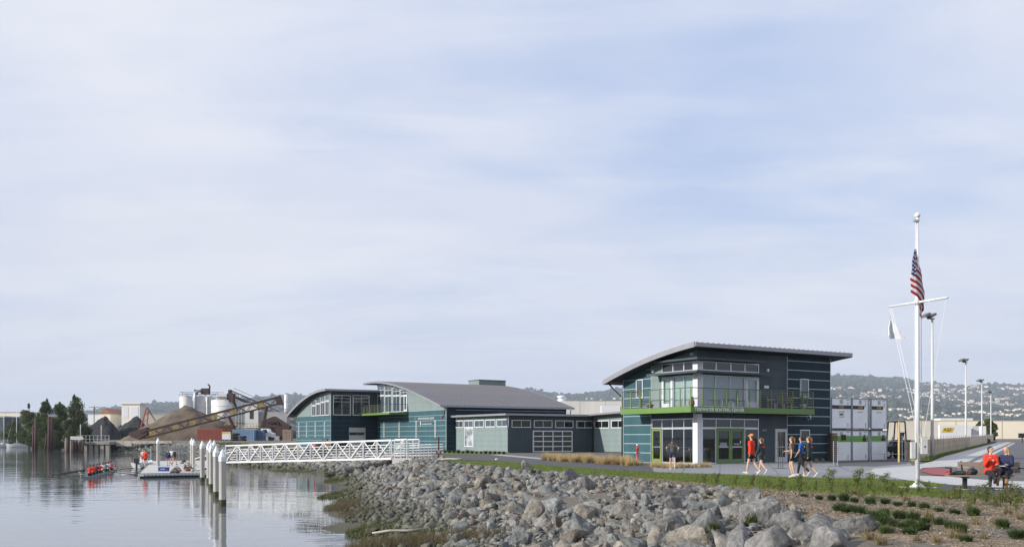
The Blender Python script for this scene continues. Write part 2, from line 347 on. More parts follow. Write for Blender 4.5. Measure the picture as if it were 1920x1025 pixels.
def sheet(name, pts, mat, dz, thick=0.0, kind='structure', n=1):
    "flat paving polygon laid on the flat terrace"
    mb = MB()
    if thick: mb.prism([(x, y, dz - thick) for x, y in pts], (0, 0, thick))
    else:
        from mathutils.geometry import tessellate_polygon
        tr = tessellate_polygon([[Vector((x, y, 0)) for x, y in pts]]); mb.add([(x, y, dz) for x, y in pts], [tuple(t) for t in tr])
        A = sum(pts[i - 1][0] * pts[i][1] - pts[i][0] * pts[i - 1][1] for i in range(len(pts))) / 2
        B = sum(abs((pts[b][0] - pts[a][0]) * (pts[c][1] - pts[a][1]) - (pts[c][0] - pts[a][0]) * (pts[b][1] - pts[a][1])) / 2 for a, b, c in tr)
        if abs(abs(A) - B) > .01 * B: print('CHECK sheet', name, A, B)
    o = mb.build(name, mat); tag(o, kind=kind); return o
def strip(name, A, B, mat, dz, n=60, across=4, thick=0.0, ramp=0):
    "paving strip lofted between two edge polylines and laid on the terrain"
    def res(P, n):
        P = np.array(P, float); L = np.r_[0, np.cumsum(np.hypot(*np.diff(P, axis=0).T))]; t = np.linspace(0, L[-1], n)
        return np.stack([np.interp(t, L, P[:, 0]), np.interp(t, L, P[:, 1])], 1)
    A = res(A, n); B = res(B, n); V = []; s = np.linspace(0, 1, across + 1)
    for k in s: V.append(A * (1 - k) + B * k)
    V = np.stack(V, 1).reshape(-1, 2); Z = H(V[:, 0], V[:, 1]) + dz * np.repeat(np.clip(np.arange(n) / max(ramp, 1e-9), .15, 1) if ramp else np.ones(n), across + 1); V = np.c_[V, Z]; c = across + 1
    i = np.arange(n * c).reshape(n, c); Fc = np.stack([i[:-1, :-1].ravel(), i[:-1, 1:].ravel(), i[1:, 1:].ravel(), i[1:, :-1].ravel()], 1)
    Fl = [tuple(f) for f in Fc.tolist()]; mb = MB(); mb.add(V.tolist(), Fl)
    if thick:
        for col in (0, c - 1):
            e = i[:, col]; V2 = V[e].copy(); V2[:, 2] -= thick; k = len(e)
            mb.add(np.r_[V[e], V2].tolist(), [(q, q + 1, k + q + 1, k + q) for q in range(k - 1)])
    o = mb.build(name, mat, smooth=not thick); tag(o, kind='structure'); return o
def G(px, py): return W(px, py)[:2]

def lawn_mat():
    m, nt, N, L, b = _nt('mown_lawn')
    geo = N.new('ShaderNodeNewGeometry')
    def nz(s, d): x = N.new('ShaderNodeTexNoise'); x.inputs['Scale'].default_value = s; x.inputs['Detail'].default_value = d; L.new(geo.outputs['Position'], x.inputs['Vector']); return x.outputs[0]
    a = nz(.5, 5); c = nz(18, 6)
    ad = N.new('ShaderNodeMath'); ad.operation = 'MULTIPLY_ADD'; ad.inputs[1].default_value = .55; L.new(c, ad.inputs[0]); L.new(a, ad.inputs[2])
    r = N.new('ShaderNodeValToRGB'); L.new(ad.outputs[0], r.inputs[0]); e = r.color_ramp.elements
    e[0].position = .55; e[0].color = (.050, .080, .016, 1); e[1].position = 1.0; e[1].color = (.170, .200, .045, 1)
    x = e.new(.78); x.color = (.095, .138, .026, 1)
    L.new(r.outputs[0], b.inputs['Base Color']); b.inputs['Roughness'].default_value = .9; b.inputs['Specular IOR Level'].default_value = .2
    bp = N.new('ShaderNodeBump'); bp.inputs['Strength'].default_value = .8; bp.inputs['Distance'].default_value = .04; L.new(c, bp.inputs['Height']); L.new(bp.outputs[0], b.inputs['Normal'])
    return m
M['lawn'] = lawn_mat()
# edges measured on the photograph
PATH_LO = [G(812, 861.5), G(850, 861), G(925, 863), G(1006, 870), G(1101, 877.5), G(1170, 882), G(1250, 885.5), G(1396, 890.5), G(1535, 896), G(1625, 896), G(1698, 900.5), G(1779, 908.5), G(1850, 913), G(1990, 920)]
LAWN_TOP = PATH_LO[:12]
LAWN_BOT = [(-6.2, 73.5), (-4.6, 66), (-2.4, 58), (-.4, 52), (1.9, 46), (3.9, 42), (5.5, 37.5), (7.0, 33.5), (8.6, 29.5), (11.0, 26.9), (13.2, 25.6), (15.0, 24.9)]
LAWN_R = [G(1990, 925), G(1850, 925), G(1744, 915.5)]
sheet('lawn', LAWN_TOP + [G(1744, 914.5)] + [G(1850, 928), G(1990, 936)] + LAWN_BOT[::-1], M['lawn'], .012)
# asphalt shoreline path, from the gangway landing to the plaza
PATH_HI = [G(812, 853.5), G(850, 852.5), G(919, 852.5), G(1017, 860.5), G(1100, 867), G(1171, 871.5), G(1222, 874)]
sheet('asphalt_path', PATH_HI + [G(1226, 884)] + PATH_LO[5::-1], M['asph'], .006)
sheet('garage_apron', [G(925, 851), G(1160, 851.5), G(1175, 860), G(1165, 871), G(1017, 860.6)], M['asphl'], .002)
ap = [G(919, 852.0), G(940, 851.4), G(1020, 858.6), G(1015, 860.6)]
sheet('apron_edge_strip', ap, M['conc'], .009)
sheet('yard', [(-9, 117), (-32, 150), (-34, 160), (-28, 160), (-9, 130)], M['asphl'], .003)
# plaza and walks
M['plaza'] = pm('plaza_concrete', (.235, .240, .255), .8, .07, .35, bump=.1, bscale=80)
M['walk'] = pm('new_concrete', (.46, .455, .45), .8, .06, .4, bump=.1, bscale=80)
PLZ = [G(1222, 874.2), G(1250, 869), G(1310, 867), G(1700, 862)] + [G(1712, 873), G(1640, 878), G(1622, 886), G(1660, 893), G(1700, 900.4)] + PATH_LO[9:5:-1] + [G(1226, 884.1)]
sheet('plaza', PLZ, M['plaza'], .006)
def plaza_joints():
    mb = MB()
    for px in (1290, 1350, 1440, 1500, 1560): 
        a = G(px, 868.5); b = G(px + (px - 1400) * .25 + 12, 891.0); mb.bar((*a, .0085), (*b, .0085), .03, .003)
    a = G(1240, 878); b = G(1640, 878.5); mb.bar((*a, .0085), (*b, .0085), .03, .003)
    tag(mb.build('plaza_joint_lines', M['asphl']), kind='structure')
plaza_joints()
YARD = [(21, 66), (30, 66), (33.5, 74), (60, 122), (100, 190), (60, 190), (24, 90)]
strip('container_yard', [(20, 69.5), (26, 100), (60, 190)], [(28.5, 66.0), (44, 96), (94, 186)], M['asph'], .008, 40, 6)
sheet('yard_driveway', [G(1566, 862), G(1702, 862.5), G(1700, 869), G(1640, 874), G(1572, 873)], M['asphl'], .010)
FEN_A, FEN_B = (28.6, 65.6), (94.9, 184.0)
fd = Vector((FEN_B[0] - FEN_A[0], FEN_B[1] - FEN_A[1])).normalized(); fn = Vector((fd.y, -fd.x))
def off(t, s): return (FEN_A[0] + fd.x * t + fn.x * s, FEN_A[1] + fd.y * t + fn.y * s)
WK = [off(t, .75) for t in (-2, 20, 60, 136)]; WC = [off(t, 3.1) for t in (-12.4, 20, 60, 136)]
strip('sidewalk', WK, WC, M['walk'], .13, 60, 3, thick=.14, ramp=6)
strip('kerb', WC, [off(t, 3.28) for t in (-12.6, 20, 60, 136)], M['conc'], .145, 60, 1, thick=.16, ramp=6)
strip('gutter', [off(t, 3.29) for t in (-13, 20, 60, 136)], [off(t, 3.85) for t in (-13, 20, 60, 136)], M['walk'], .022, 60, 1)
strip('road', [off(t, 3.6) for t in (-22, 20, 60, 140, 190)], [off(t, 13.5) for t in (-32, 20, 60, 140, 190)], M['asphl'], .014, 70, 6)
strip('verge', [off(t, .1) for t in (-1, 40, 136)], [off(t, .76) for t in (-1, 40, 136)], M['lawn'], .10, 60, 2)
# curved corner walk, kerb ramp and bench terrace
CW = [G(1712, 873), G(1640, 878), G(1622, 886), G(1660, 893), G(1700, 900.4)] + [G(1779, 908.4), G(1850, 912.9), G(1990, 919.9), G(1990, 905), G(1850, 900), G(1780, 893.5), G(1726, 892), G(1716, 886), G(1730, 877), G(1782, 874.5), off(-2, .75)]
sheet('corner_walk', CW, M['walk'], .020)
M['domes'] = pm('brick_red_tactile_pad', (.30, .055, .065), .75, .12, 5)
RP = [G(1727, 884), G(1733, 878.5), G(1750, 877), G(1768, 879.5), G(1790, 880.5), G(1773, 886), G(1786, 893.0), G(1750, 890.5)]
sheet('tactile_pad', RP, M['domes'], .034)
sheet('road_end', [G(1790, 880.6), G(1773, 886), G(1786, 893.0), G(1850, 899.9), G(1990, 904.9), G(2100, 860), G(1900, 860), G(1800, 872)], M['asphl'], .016)
M['pad'] = pm('dark_paving', (.060, .062, .068), .85, .15, .8)
sheet('bench_pad', [G(1744, 914.4), G(1779, 908.6), G(1850, 913.1), G(1990, 920.1), G(1990, 931), G(1890, 927.5), G(1790, 921.5)], M['pad'], .016)

def mulch():
    m, nt, N, L, b = _nt('bark_mulch')
    geo = N.new('ShaderNodeNewGeometry')
    vo = N.new('ShaderNodeTexVoronoi'); vo.inputs['Scale'].default_value = 34; L.new(geo.outputs['Position'], vo.inputs['Vector'])
    nz = N.new('ShaderNodeTexNoise'); nz.inputs['Scale'].default_value = .8; nz.inputs['Detail'].default_value = 5; L.new(geo.outputs['Position'], nz.inputs['Vector'])
    r = N.new('ShaderNodeValToRGB'); sp = N.new('ShaderNodeSeparateColor'); L.new(vo.outputs['Color'], sp.inputs[0])
    ad = N.new('ShaderNodeMath'); ad.operation = 'MULTIPLY_ADD'; ad.inputs[1].default_value = .5; L.new(nz.outputs[0], ad.inputs[0]); L.new(sp.outputs[0], ad.inputs[2]); L.new(ad.outputs[0], r.inputs[0])
    e = r.color_ramp.elements; e[0].position = .15; e[0].color = (.07, .052, .036, 1); e[1].position = 1.2; e[1].color = (.31, .245, .17, 1); x = e.new(.65); x.color = (.17, .132, .092, 1)
    L.new(r.outputs[0], b.inputs['Base Color']); b.inputs['Roughness'].default_value = .95; b.inputs['Specular IOR Level'].default_value = .15
    bp = N.new('ShaderNodeBump'); bp.inputs['Strength'].default_value = .9; bp.inputs['Distance'].default_value = .05; L.new(sp.outputs[1], bp.inputs['Height']); L.new(bp.outputs[0], b.inputs['Normal'])
    top = np.array([(5.2, 39), (6.3, 36), (7.6, 32), (9.3, 28.8), (11.2, 27.1), (13.4, 25.8), (15.2, 25.1), (19, 24.4), (23, 24)], float); n = 70
    bot = np.array([(4.6, 38.6), (5.2, 34.5), (5.6, 29), (5.0, 21), (4.2, 11), (7, 7), (14, 5.5)], float)
    def res(P): Ls = np.r_[0, np.cumsum(np.hypot(*np.diff(P, axis=0).T))]; t = np.linspace(0, Ls[-1], n); return np.stack([np.interp(t, Ls, P[:, 0]), np.interp(t, Ls, P[:, 1])], 1)
    A, B = res(top), res(bot); s = np.linspace(0, 1, 36)
    V = (A[:, None] * (1 - s[None, :, None]) + B[:, None] * s[None, :, None]).reshape(-1, 2)
    bz = np.array([mnoise.noise((a * .5, c * .5, 3)) * .07 + mnoise.noise((a * 2, c * 2, 5)) * .025 for a, c in V]); Z = np.maximum(H(V[:, 0], V[:, 1]), -.6)
    Z = Z + .012 + bz * np.minimum(1, np.tile(s, n) * 8) + .0 ; V = np.c_[V, Z]
    i = np.arange(n * 36).reshape(n, 36); Fc = np.stack([i[:-1, :-1].ravel(), i[:-1, 1:].ravel(), i[1:, 1:].ravel(), i[1:, :-1].ravel()], 1)
    tag(link('mulch_bed', np_mesh('mulch_bed', V, Fc, True), m), kind='structure')
    # loose chips
    k = 34000; u = RNG.random((k, 2)); a = A[(u[:, 0] * (n - 1)).astype(int)]; c = B[(u[:, 0] * (n - 1)).astype(int)]; P = a * (1 - u[:, 1:]) + c * u[:, 1:]
    P = P + RNG.normal(0, .15, P.shape); z = np.maximum(H(P[:, 0], P[:, 1]), -.6) + .03 + np.array([mnoise.noise((q[0] * .5, q[1] * .5, 3)) * .07 for q in P]) * np.minimum(1, u[:, 1] * 8)
    an = RNG.random(k) * 6.28; l = RNG.uniform(.010, .030, k); w = l * RNG.uniform(.25, .5, k); tl = RNG.normal(0, .35, k)
    ca, sa = np.cos(an), np.sin(an); q = []
    for sx, sy in ((-1, -1), (1, -1), (1, 1), (-1, 1)): q.append(np.stack([P[:, 0] + sx * l * ca - sy * w * sa, P[:, 1] + sx * l * sa + sy * w * ca, z + sx * l * tl + sy * .004], 1))
    V = np.stack(q, 1).reshape(-1, 3); cm = pm('bark_chip', (.17, .128, .088), .9, .6, 9, col2=(.40, .32, .22), coord='Object', detail=2)
    tag(link('bark_chips', np_mesh('bark_chips', V, np.arange(4 * k).reshape(k, 4)), cm), 'pale shredded bark chips lying loose on the planting bed', 'mulch', kind='stuff')
mulch()
# ---------------------------------------------------------------- buildings
ANG = math.atan2(.524, .852)
class Fr:
    "plan frame of the boat-house complex: local x runs right and away, local y left and away"
    def __init__(s, ox, oy, ang=ANG): s.ox, s.oy = ox, oy; s.ang = ang; s.u = (math.cos(ang), math.sin(ang)); s.v = (-math.sin(ang), math.cos(ang))
    def atx(s, px, y): r = (px - 960) / F; return (r * (s.oy + s.v[1] * y) - (s.ox + s.v[0] * y)) / (s.u[0] - r * s.u[1])
    def aty(s, px, x): r = (px - 960) / F; return (r * (s.oy + s.u[1] * x) - (s.ox + s.u[0] * x)) / (s.v[0] - r * s.v[1])
    def z(s, py, x, y): return CAMZ - (py - HY) * (s.oy + s.u[1] * x + s.v[1] * y) / F
    def w(s, x, y, z=0): return (s.ox + s.u[0] * x + s.v[0] * y, s.oy + s.u[1] * x + s.v[1] * y, z)

def P3(ax, c, a, z, o=0.0):
    "point on a wall: ax 'x' = wall facing -x at x=c, ax 'y' = wall facing -y at y=c; o = how far it stands proud"
    return (c - o, a, z) if ax == 'x' else (a, c - o, z)
def wbox(mb, ax, c, a0, a1, z0, z1, o0, o1):
    if ax == 'x': return mb.box(c - o1, a0, z0, c - o0, a1, z1)
    return mb.box(a0, c - o1, z0, a1, c - o0, z1)
def rows(par, ax, c, a0, a1, z0, ztop, pitch, mat, trim=None, name='siding_panel', start=None, gap=.012, n=14, o=.03):
    "horizontal cladding: every course is a panel of its own; ztop is a number or a function of the wall coordinate"
    fn = ztop if callable(ztop) else (lambda a: ztop)
    k = start if start is not None else z0; zs = [k]
    mx = max(fn(a0 + (a1 - a0) * i / 40) for i in range(41))
    while zs[-1] < mx: zs.append(zs[-1] + pitch)
    for lo, hi in zip(zs[:-1], zs[1:]):
        lo2, hi2 = max(lo, z0) + gap / 2, hi - gap / 2
        if hi2 <= lo2 + .02: continue
        if not callable(ztop):
            hi2 = min(hi2, ztop)
            if hi2 <= lo2 + .02: continue
            wbox(MB(), ax, c, a0, a1, lo2, hi2, 0, o).build(name, mat, par)
            if trim and hi + .02 < ztop: wbox(MB(), ax, c, a0, a1, hi - .022, hi + .022, o - .002, o + .008).build('reveal_strip', trim, par)
            continue
        A = [a0 + (a1 - a0) * i / n for i in range(n + 1)]; runs = []; cur = []
        for a in A:
            if fn(a) > lo2 + .03: cur.append(a)
            else:
                if len(cur) > 1: runs.append(cur)
                cur = []
        if len(cur) > 1: runs.append(cur)
        for rn in runs:
            poly = [P3(ax, c, rn[0], lo2), P3(ax, c, rn[-1], lo2)] + [P3(ax, c, a, min(hi2, fn(a))) for a in rn[::-1]]
            MB().prism(poly, (-o, 0, 0) if ax == 'x' else (0, -o, 0)).build(name, mat, par)
            r2 = [a for a in rn if fn(a) > hi + .03]
            if trim and len(r2) > 1: wbox(MB(), ax, c, r2[0], r2[-1], hi - .022, hi + .022, o - .002, o + .008).build('reveal_strip', trim, par)
def window(par, ax, c, a0, a1, z0, z1, cols=1, nr=1, fmat=None, gmat=None, name='window', fw=.06, mw=.05, o=.10, hs=None, blind=None):
    fmat = fmat or M['white']; gmat = gmat or M['gdark']; a0, a1 = min(a0, a1), max(a0, a1); mb = MB()
    wbox(mb, ax, c, a0, a1, z0, z0 + fw, .0, o); wbox(mb, ax, c, a0, a1, z1 - fw, z1, 0, o)
    wbox(mb, ax, c, a0, a0 + fw, z0 + fw, z1 - fw, 0, o); wbox(mb, ax, c, a1 - fw, a1, z0 + fw, z1 - fw, 0, o)
    va = [a0 + fw * .5 + (a1 - a0 - fw) * i / cols for i in range(cols + 1)] if not isinstance(cols, (list, tuple)) else list(cols)
    vz = [z0 + fw * .5 + (z1 - z0 - fw) * i / nr for i in range(nr + 1)] if hs is None else list(hs)
    for a in va[1:-1]: wbox(mb, ax, c, a - mw / 2, a + mw / 2, z0 + fw, z1 - fw, 0, o - .01)
    for z in vz[1:-1]: wbox(mb, ax, c, a0 + fw, a1 - fw, z - mw / 2, z + mw / 2, 0, o - .02)
    f = mb.build(name, fmat, par)
    for i in range(len(va) - 1):
        for j in range(len(vz) - 1):
            wbox(MB(), ax, c, va[i] + .01, va[i + 1] - .01, vz[j] + .01, vz[j + 1] - .01, .045, .06).build('pane', gmat, f)
    if blind: wbox(MB(), ax, c, a0 + .04, a1 - .04, z0 + .02, z1 - .02, -.07, -.05).build('blind', blind, f)
    return f
def door(par, ax, c, a0, a1, z0, z1, fmat, gmat, rail=.14, o=.11, handle='l', bar=True):
    a0, a1 = min(a0, a1), max(a0, a1); mb = MB()
    wbox(mb, ax, c, a0, a1, z0, z0 + rail * 1.7, .02, o); wbox(mb, ax, c, a0, a1, z1 - rail, z1, .02, o)
    wbox(mb, ax, c, a0, a0 + rail, z0 + rail * 1.7, z1 - rail, .02, o); wbox(mb, ax, c, a1 - rail, a1, z0 + rail * 1.7, z1 - rail, .02, o)
    d = mb.build('door', fmat, par)
    wbox(MB(), ax, c, a0 + rail - .01, a1 - rail + .01, z0 + rail * 1.7 - .01, z1 - rail + .01, .05, .065).build('pane', gmat, d)
    if bar: wbox(MB(), ax, c, a0 + rail, a1 - rail, z0 + 1.0, z0 + 1.05, .066, .10).build('push_bar', M['steel'], d)
    h = a0 + rail * .5 if handle == 'l' else a1 - rail * .5; mb = MB()
    mb.tube([P3(ax, c, h, z0 + .9, o), P3(ax, c, h, z0 + .92, o + .06), P3(ax, c, h, z0 + 1.12, o + .06), P3(ax, c, h, z0 + 1.14, o)], .014, 6)
    mb.build('handle', M['steel'], d); return d
def curved_roof(par, prof, x0, x1, th=.20, seam=.45, seam_h=.045, ns=22, fas=.30):
    ys = np.array([p[0] for p in prof]); zs = np.array([p[1] for p in prof]); Y = np.linspace(ys[0], ys[-1], ns)
    cf = np.polyfit(ys, zs, min(3, len(ys) - 1)); Z = np.polyval(cf, Y); fn = lambda y: float(np.polyval(cf, y))
    mb = MB(); top = [(x0, y, z) for y, z in zip(Y, Z)]; bot = [(x0, y, z - th) for y, z in zip(Y, Z)]
    vs = []; 
    for x in (x0, x1): vs += [(x, y, z) for y, z in zip(Y, Z)] + [(x, y, z - th) for y, z in zip(Y, Z)]
    n = ns; fs = []
    for i in range(n - 1):
        fs += [(i, i + 1, 2 * n + i + 1, 2 * n + i), (n + i, 3 * n + i, 3 * n + i + 1, n + i + 1), (i, n + i, n + i + 1, i + 1), (2 * n + i, 2 * n + i + 1, 3 * n + i + 1, 3 * n + i)]
    fs += [(0, 2 * n, 3 * n, n), (n - 1, 2 * n - 1, 4 * n - 1, 3 * n - 1)]
    r = mb.add(vs, fs).build('roof', M['roof'], par)
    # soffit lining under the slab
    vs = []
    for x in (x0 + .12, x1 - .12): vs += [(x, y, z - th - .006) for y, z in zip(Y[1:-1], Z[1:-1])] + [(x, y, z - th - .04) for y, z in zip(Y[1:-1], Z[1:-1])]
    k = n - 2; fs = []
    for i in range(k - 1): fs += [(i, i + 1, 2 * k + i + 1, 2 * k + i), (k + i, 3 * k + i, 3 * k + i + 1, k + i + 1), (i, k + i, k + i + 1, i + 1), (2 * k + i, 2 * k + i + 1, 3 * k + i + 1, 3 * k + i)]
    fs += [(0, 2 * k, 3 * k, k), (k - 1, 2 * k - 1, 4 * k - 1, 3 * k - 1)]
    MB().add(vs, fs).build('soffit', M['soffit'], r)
    for x, s in ((x0, -1), (x1, 1)):
        mb = MB()
        for i in range(n - 1):
            mb.prism([(x, Y[i], Z[i] + .03), (x, Y[i + 1], Z[i + 1] + .03), (x, Y[i + 1], Z[i + 1] - fas), (x, Y[i], Z[i] - fas)], (s * .05, 0, 0))
        mb.build('verge_fascia', M['roofe'], r)
    for y, z, s in ((Y[0], Z[0], -1), (Y[-1], Z[-1], 1)):
        MB().box(x0 + .01, y, z - th - .06, x1 - .01, y + s * .09, z - .012).build('eave_gutter', M['roofe'], r)
    # standing seams share one mesh
    mb = MB(); w = .022 if seam_h < .06 else .035
    for i in range(n - 1):
        mb.add([(-w, Y[i], Z[i]), (w, Y[i], Z[i]), (w, Y[i], Z[i] + seam_h), (-w, Y[i], Z[i] + seam_h), (-w, Y[i + 1], Z[i + 1]), (w, Y[i + 1], Z[i + 1]), (w, Y[i + 1], Z[i + 1] + seam_h), (-w, Y[i + 1], Z[i + 1] + seam_h)],
               [(3, 2, 6, 7), (0, 3, 7, 4), (1, 5, 6, 2)] + ([(0, 1, 2, 3)] if i == 0 else []) + ([(4, 7, 6, 5)] if i == n - 2 else []))
    me = mb.mesh('roof_seam'); me.materials.append(M['roof']); x = x0 + seam * .5
    while x < x1: link('roof_seam', me, None, r, (x, 0, 0)); x += seam
    return r, fn
def text_mesh(s, size, extrude=.012, align='CENTER'):
    c = bpy.data.curves.new('lettering', 'FONT'); c.body = s; c.size = size; c.extrude = extrude; c.align_x = align; c.align_y = 'CENTER'; c.resolution_u = 2
    o = bpy.data.objects.new('lettering', c); COL.objects.link(o); dg = bpy.context.evaluated_depsgraph_get()
    me = bpy.data.meshes.new_from_object(o.evaluated_get(dg)); bpy.data.objects.remove(o); return me
def letter(par, ax, c, a, z, s, size, mat, o=.05, name='lettering', wid=1.0, mirror=False):
    me = text_mesh(s, size); ob = link(name, me, mat, par); ob.location = P3(ax, c, a, z, o)
    ob.rotation_euler = (R(90), 0, R(-90) if ax == 'x' else 0); ob.scale = (wid, 1, 1); return ob

# ================= two-storey boating centre by the plaza
f1 = Fr(11.83, 59.5)
def centre_building():
    f = f1; B = thing('boating_center', 'two-storey teal and navy boating centre with curved roof and green balcony beside the plaza', 'building', (f.ox, f.oy, 0), ANG)
    XE, YE = 12.5, 7.5; XB = f.atx(1475, 0); YB = f.aty(1222, 0); XW = f.atx(1421, 0); YW = f.aty(1243, 0); YG = f.aty(1224, 0)
    zr = lambda y: 7.64 - .0893 * (y + 1) - .01226 * (y + 1) ** 2
    prof = [(y, zr(y)) for y in (-1, 0, 2, 4, 6, 8.4)]
    roof, fn = curved_roof(B, prof, -1.15, 13.6, th=.2, seam=.46)
    ztop = lambda y: fn(y) - .235
    zt0 = ztop(0)
    MB().box(-.25, -.3, -.5, XE + .1, YE + .1, .035).build('foundation', M['conc'], B)
    # wall cores
    mb = MB(); y0 = YB + .02
    for a, b in zip(np.linspace(y0, YE, 9)[:-1], np.linspace(y0, YE, 9)[1:]):
        mb.prism([(.0, a, .03), (.0, b, .03), (.0, b, ztop(b)), (.0, a, ztop(a))], (.2, 0, 0))
    mb.box(XB, .0, .03, XE, .2, zt0 - .03); mb.box(XE - .2, .2, .03, XE, YE, ztop(YE)); mb.box(0.2, YE - .2, .03, XE - .2, YE, ztop(YE))
    for a, b in zip(np.linspace(.2, YE, 9)[:-1], np.linspace(.2, YE, 9)[1:]): mb.prism([(XE, a, ztop(YE)), (XE, b, ztop(YE)), (XE, b, ztop(b)), (XE, a, ztop(a))], (-.2, 0, 0))
    mb.box(XW, .0, .03, XB, .2, zt0 - .03); mb.box(0, YW, 3.3, .2, YB, ztop(YB)); mb.box(0, YG, .03, .2, YB, 3.3)
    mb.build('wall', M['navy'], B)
    mb = MB(); mb.box(.0, .0, 2.97, XW, .2, 3.66); mb.box(0, .2, 2.97, .2, YG, 3.66); mb.box(0, 0, 6.62, XW, .2, zt0 - .03); mb.box(0, .2, 6.62, .2, YW, ztop(YW))
    mb.box(.2, .2, 3.2, XE - .2, YE - .2, 3.4); mb.build('floor_band', M['slate'], B)
    # rooms behind the glass
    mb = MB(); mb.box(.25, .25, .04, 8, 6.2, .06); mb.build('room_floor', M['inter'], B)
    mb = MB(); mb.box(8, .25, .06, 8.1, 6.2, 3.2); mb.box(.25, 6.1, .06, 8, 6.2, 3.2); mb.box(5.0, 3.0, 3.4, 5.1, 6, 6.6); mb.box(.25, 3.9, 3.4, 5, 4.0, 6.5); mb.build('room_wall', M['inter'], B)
    # cladding
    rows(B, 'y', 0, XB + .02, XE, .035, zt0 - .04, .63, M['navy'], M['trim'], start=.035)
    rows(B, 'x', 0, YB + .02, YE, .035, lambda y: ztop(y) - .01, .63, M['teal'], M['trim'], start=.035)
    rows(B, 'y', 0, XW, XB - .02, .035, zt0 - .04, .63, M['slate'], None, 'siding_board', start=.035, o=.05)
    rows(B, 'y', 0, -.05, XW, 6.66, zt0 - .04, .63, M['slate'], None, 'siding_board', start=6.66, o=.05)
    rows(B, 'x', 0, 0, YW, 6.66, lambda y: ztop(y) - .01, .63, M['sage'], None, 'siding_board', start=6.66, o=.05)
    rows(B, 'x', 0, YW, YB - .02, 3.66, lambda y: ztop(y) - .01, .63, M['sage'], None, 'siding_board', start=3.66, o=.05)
    MB().box(-.06, YB - .02, .04, .04, YB + .02, 6.9).build('corner_trim', M['trim'], B)
    MB().box(XB - .02, -.06, .04, XB + .02, .04, zt0 - .04).build('corner_trim', M['trim'], B)
    MB().box(XE - .0, -.05, .04, XE + .05, .06, zt0 - .04).build('corner_trim', M['trim'], B)
    MB().box(-.05, YE - .02, .04, .06, YE + .04, ztop(YE)).build('corner_trim', M['trim'], B)
    gc = glass_mat('clear_glass', (.60, .66, .66), .985); gb = glass_mat('blind_glass', (.85, .9, .9), .93)
    # ground floor shop-front glazing
    X = lambda px: f.atx(px, 0); Y = lambda px: f.aty(px, 0)
    mb = MB(); mb.box(-.10, -.10, .04, .30, .30, 6.62); mb.build('corner_column', M['white'], B)
    zt = 2.95; zm = 2.32
    xs = [.30, X(1341), X(1368), X(1394), XW - .02]
    window(B, 'y', 0, xs[0], xs[-1], zm, zt, [xs[0] + .03] + xs[1:-1] + [xs[-1] - .03], 1, M['alu'], gc, 'transom_window')
    window(B, 'y', 0, xs[0], xs[1] - .0, .04, zm - .005, 1, 1, M['alu'], gc, 'shopfront_window')
    window(B, 'y', 0, xs[3] + .0, xs[4], .04, zm - .005, 1, 1, M['alu'], gc, 'shopfront_window')
    door(B, 'y', 0, xs[1] + .06, (xs[1] + xs[3]) / 2 - .008, .06, zm - .03, M['green'], gc, handle='r'); door(B, 'y', 0, (xs[1] + xs[3]) / 2 + .008, xs[3] - .06, .06, zm - .03, M['green'], gc, handle='l')
    ys = [.30, Y(1284), Y(1262.6), Y(1243), YG]
    window(B, 'x', 0, ys[0], ys[4], zm, zt, [ys[0] + .03] + ys[1:4] + [ys[4] - .03], 1, M['alu'], gc, 'transom_window')
    window(B, 'x', 0, ys[0], ys[3], .04, zm - .005, [ys[0] + .03, ys[1], ys[2], ys[3] - .03], 1, M['alu'], gc, 'shopfront_window')
    door(B, 'x', 0, ys[3] + .04, ys[4] - .03, .06, zm - .03, M['olive'], gc, handle='l')
    # steel door and small windows of the plaza side
    d = door(B, 'y', 0, X(1451.5), X(1474), .05, f.z(803.5, X(1462), 0), M['ltgrey'], M['gdark'], rail=.20, o=.12)
    window(B, 'y', 0, X(1499), X(1516.5), f.z(828, X(1508), 0), f.z(805, X(1508), 0)); window(B, 'y', 0, X(1499), X(1514.5), f.z(744, X(1507), 0), f.z(710, X(1507), 0), gmat=M['gblue'])
    window(B, 'x', 0, Y(1207), Y(1194.5), f.z(746, 0, Y(1200)), f.z(711, 0, Y(1200)), gmat=M['gblue'])
    # upper storey glazing: doors, blinds, clerestory
    zu0, zu1, zc0, zc1 = 3.68, 5.72, 6.0, 6.60
    us = [.30, X(1340), X(1367), X(1394.5), X(1421)]
    window(B, 'y', 0, us[0], us[3], zu0, zu1, [us[0] + .03, us[1], us[2], us[3] - .03], 1, M['alu'], gb, 'balcony_window', blind=M['blind_shaded'])
    dd = door(B, 'y', 0, us[3] + .04, us[4], zu0, zu1, M['white'], gb, rail=.22, handle='r', bar=False); wbox(MB(), 'y', 0, us[3] + .1, us[4] - .1, zu0 + .1, zu1 - .1, -.07, -.05).build('blind', M['blind_shaded'], dd)
    vs = [.30, Y(1284), Y(1263.5), Y(1243)]
    window(B, 'x', 0, vs[0], vs[2], zu0, zu1, [vs[0] + .03, vs[1], vs[2] - .03], 1, M['alu'], gb, 'balcony_window', blind=M['blind'])
    dd = door(B, 'x', 0, vs[2] + .03, vs[3], zu0, zu1, M['white'], gb, rail=.17, handle='r', bar=False); wbox(MB(), 'x', 0, vs[2] + .1, vs[3] - .1, zu0 + .1, zu1 - .1, -.07, -.05).build('blind', M['blind'], dd)
    cs = [.30, X(1341), X(1368.5), X(1395), X(1421)]
    window(B, 'y', 0, cs[0], cs[-1], zc0, zc1, [cs[0] + .03] + cs[1:-1] + [cs[-1] - .03], 1, M['alu'], M['gdark'], 'clerestory_window', mw=.09)
    window(B, 'x', 0, vs[0], vs[3], zc0, zc1, [vs[0] + .03, vs[1], vs[2], vs[3] - .03], 1, M['alu'], M['gdark'], 'clerestory_window', mw=.09)
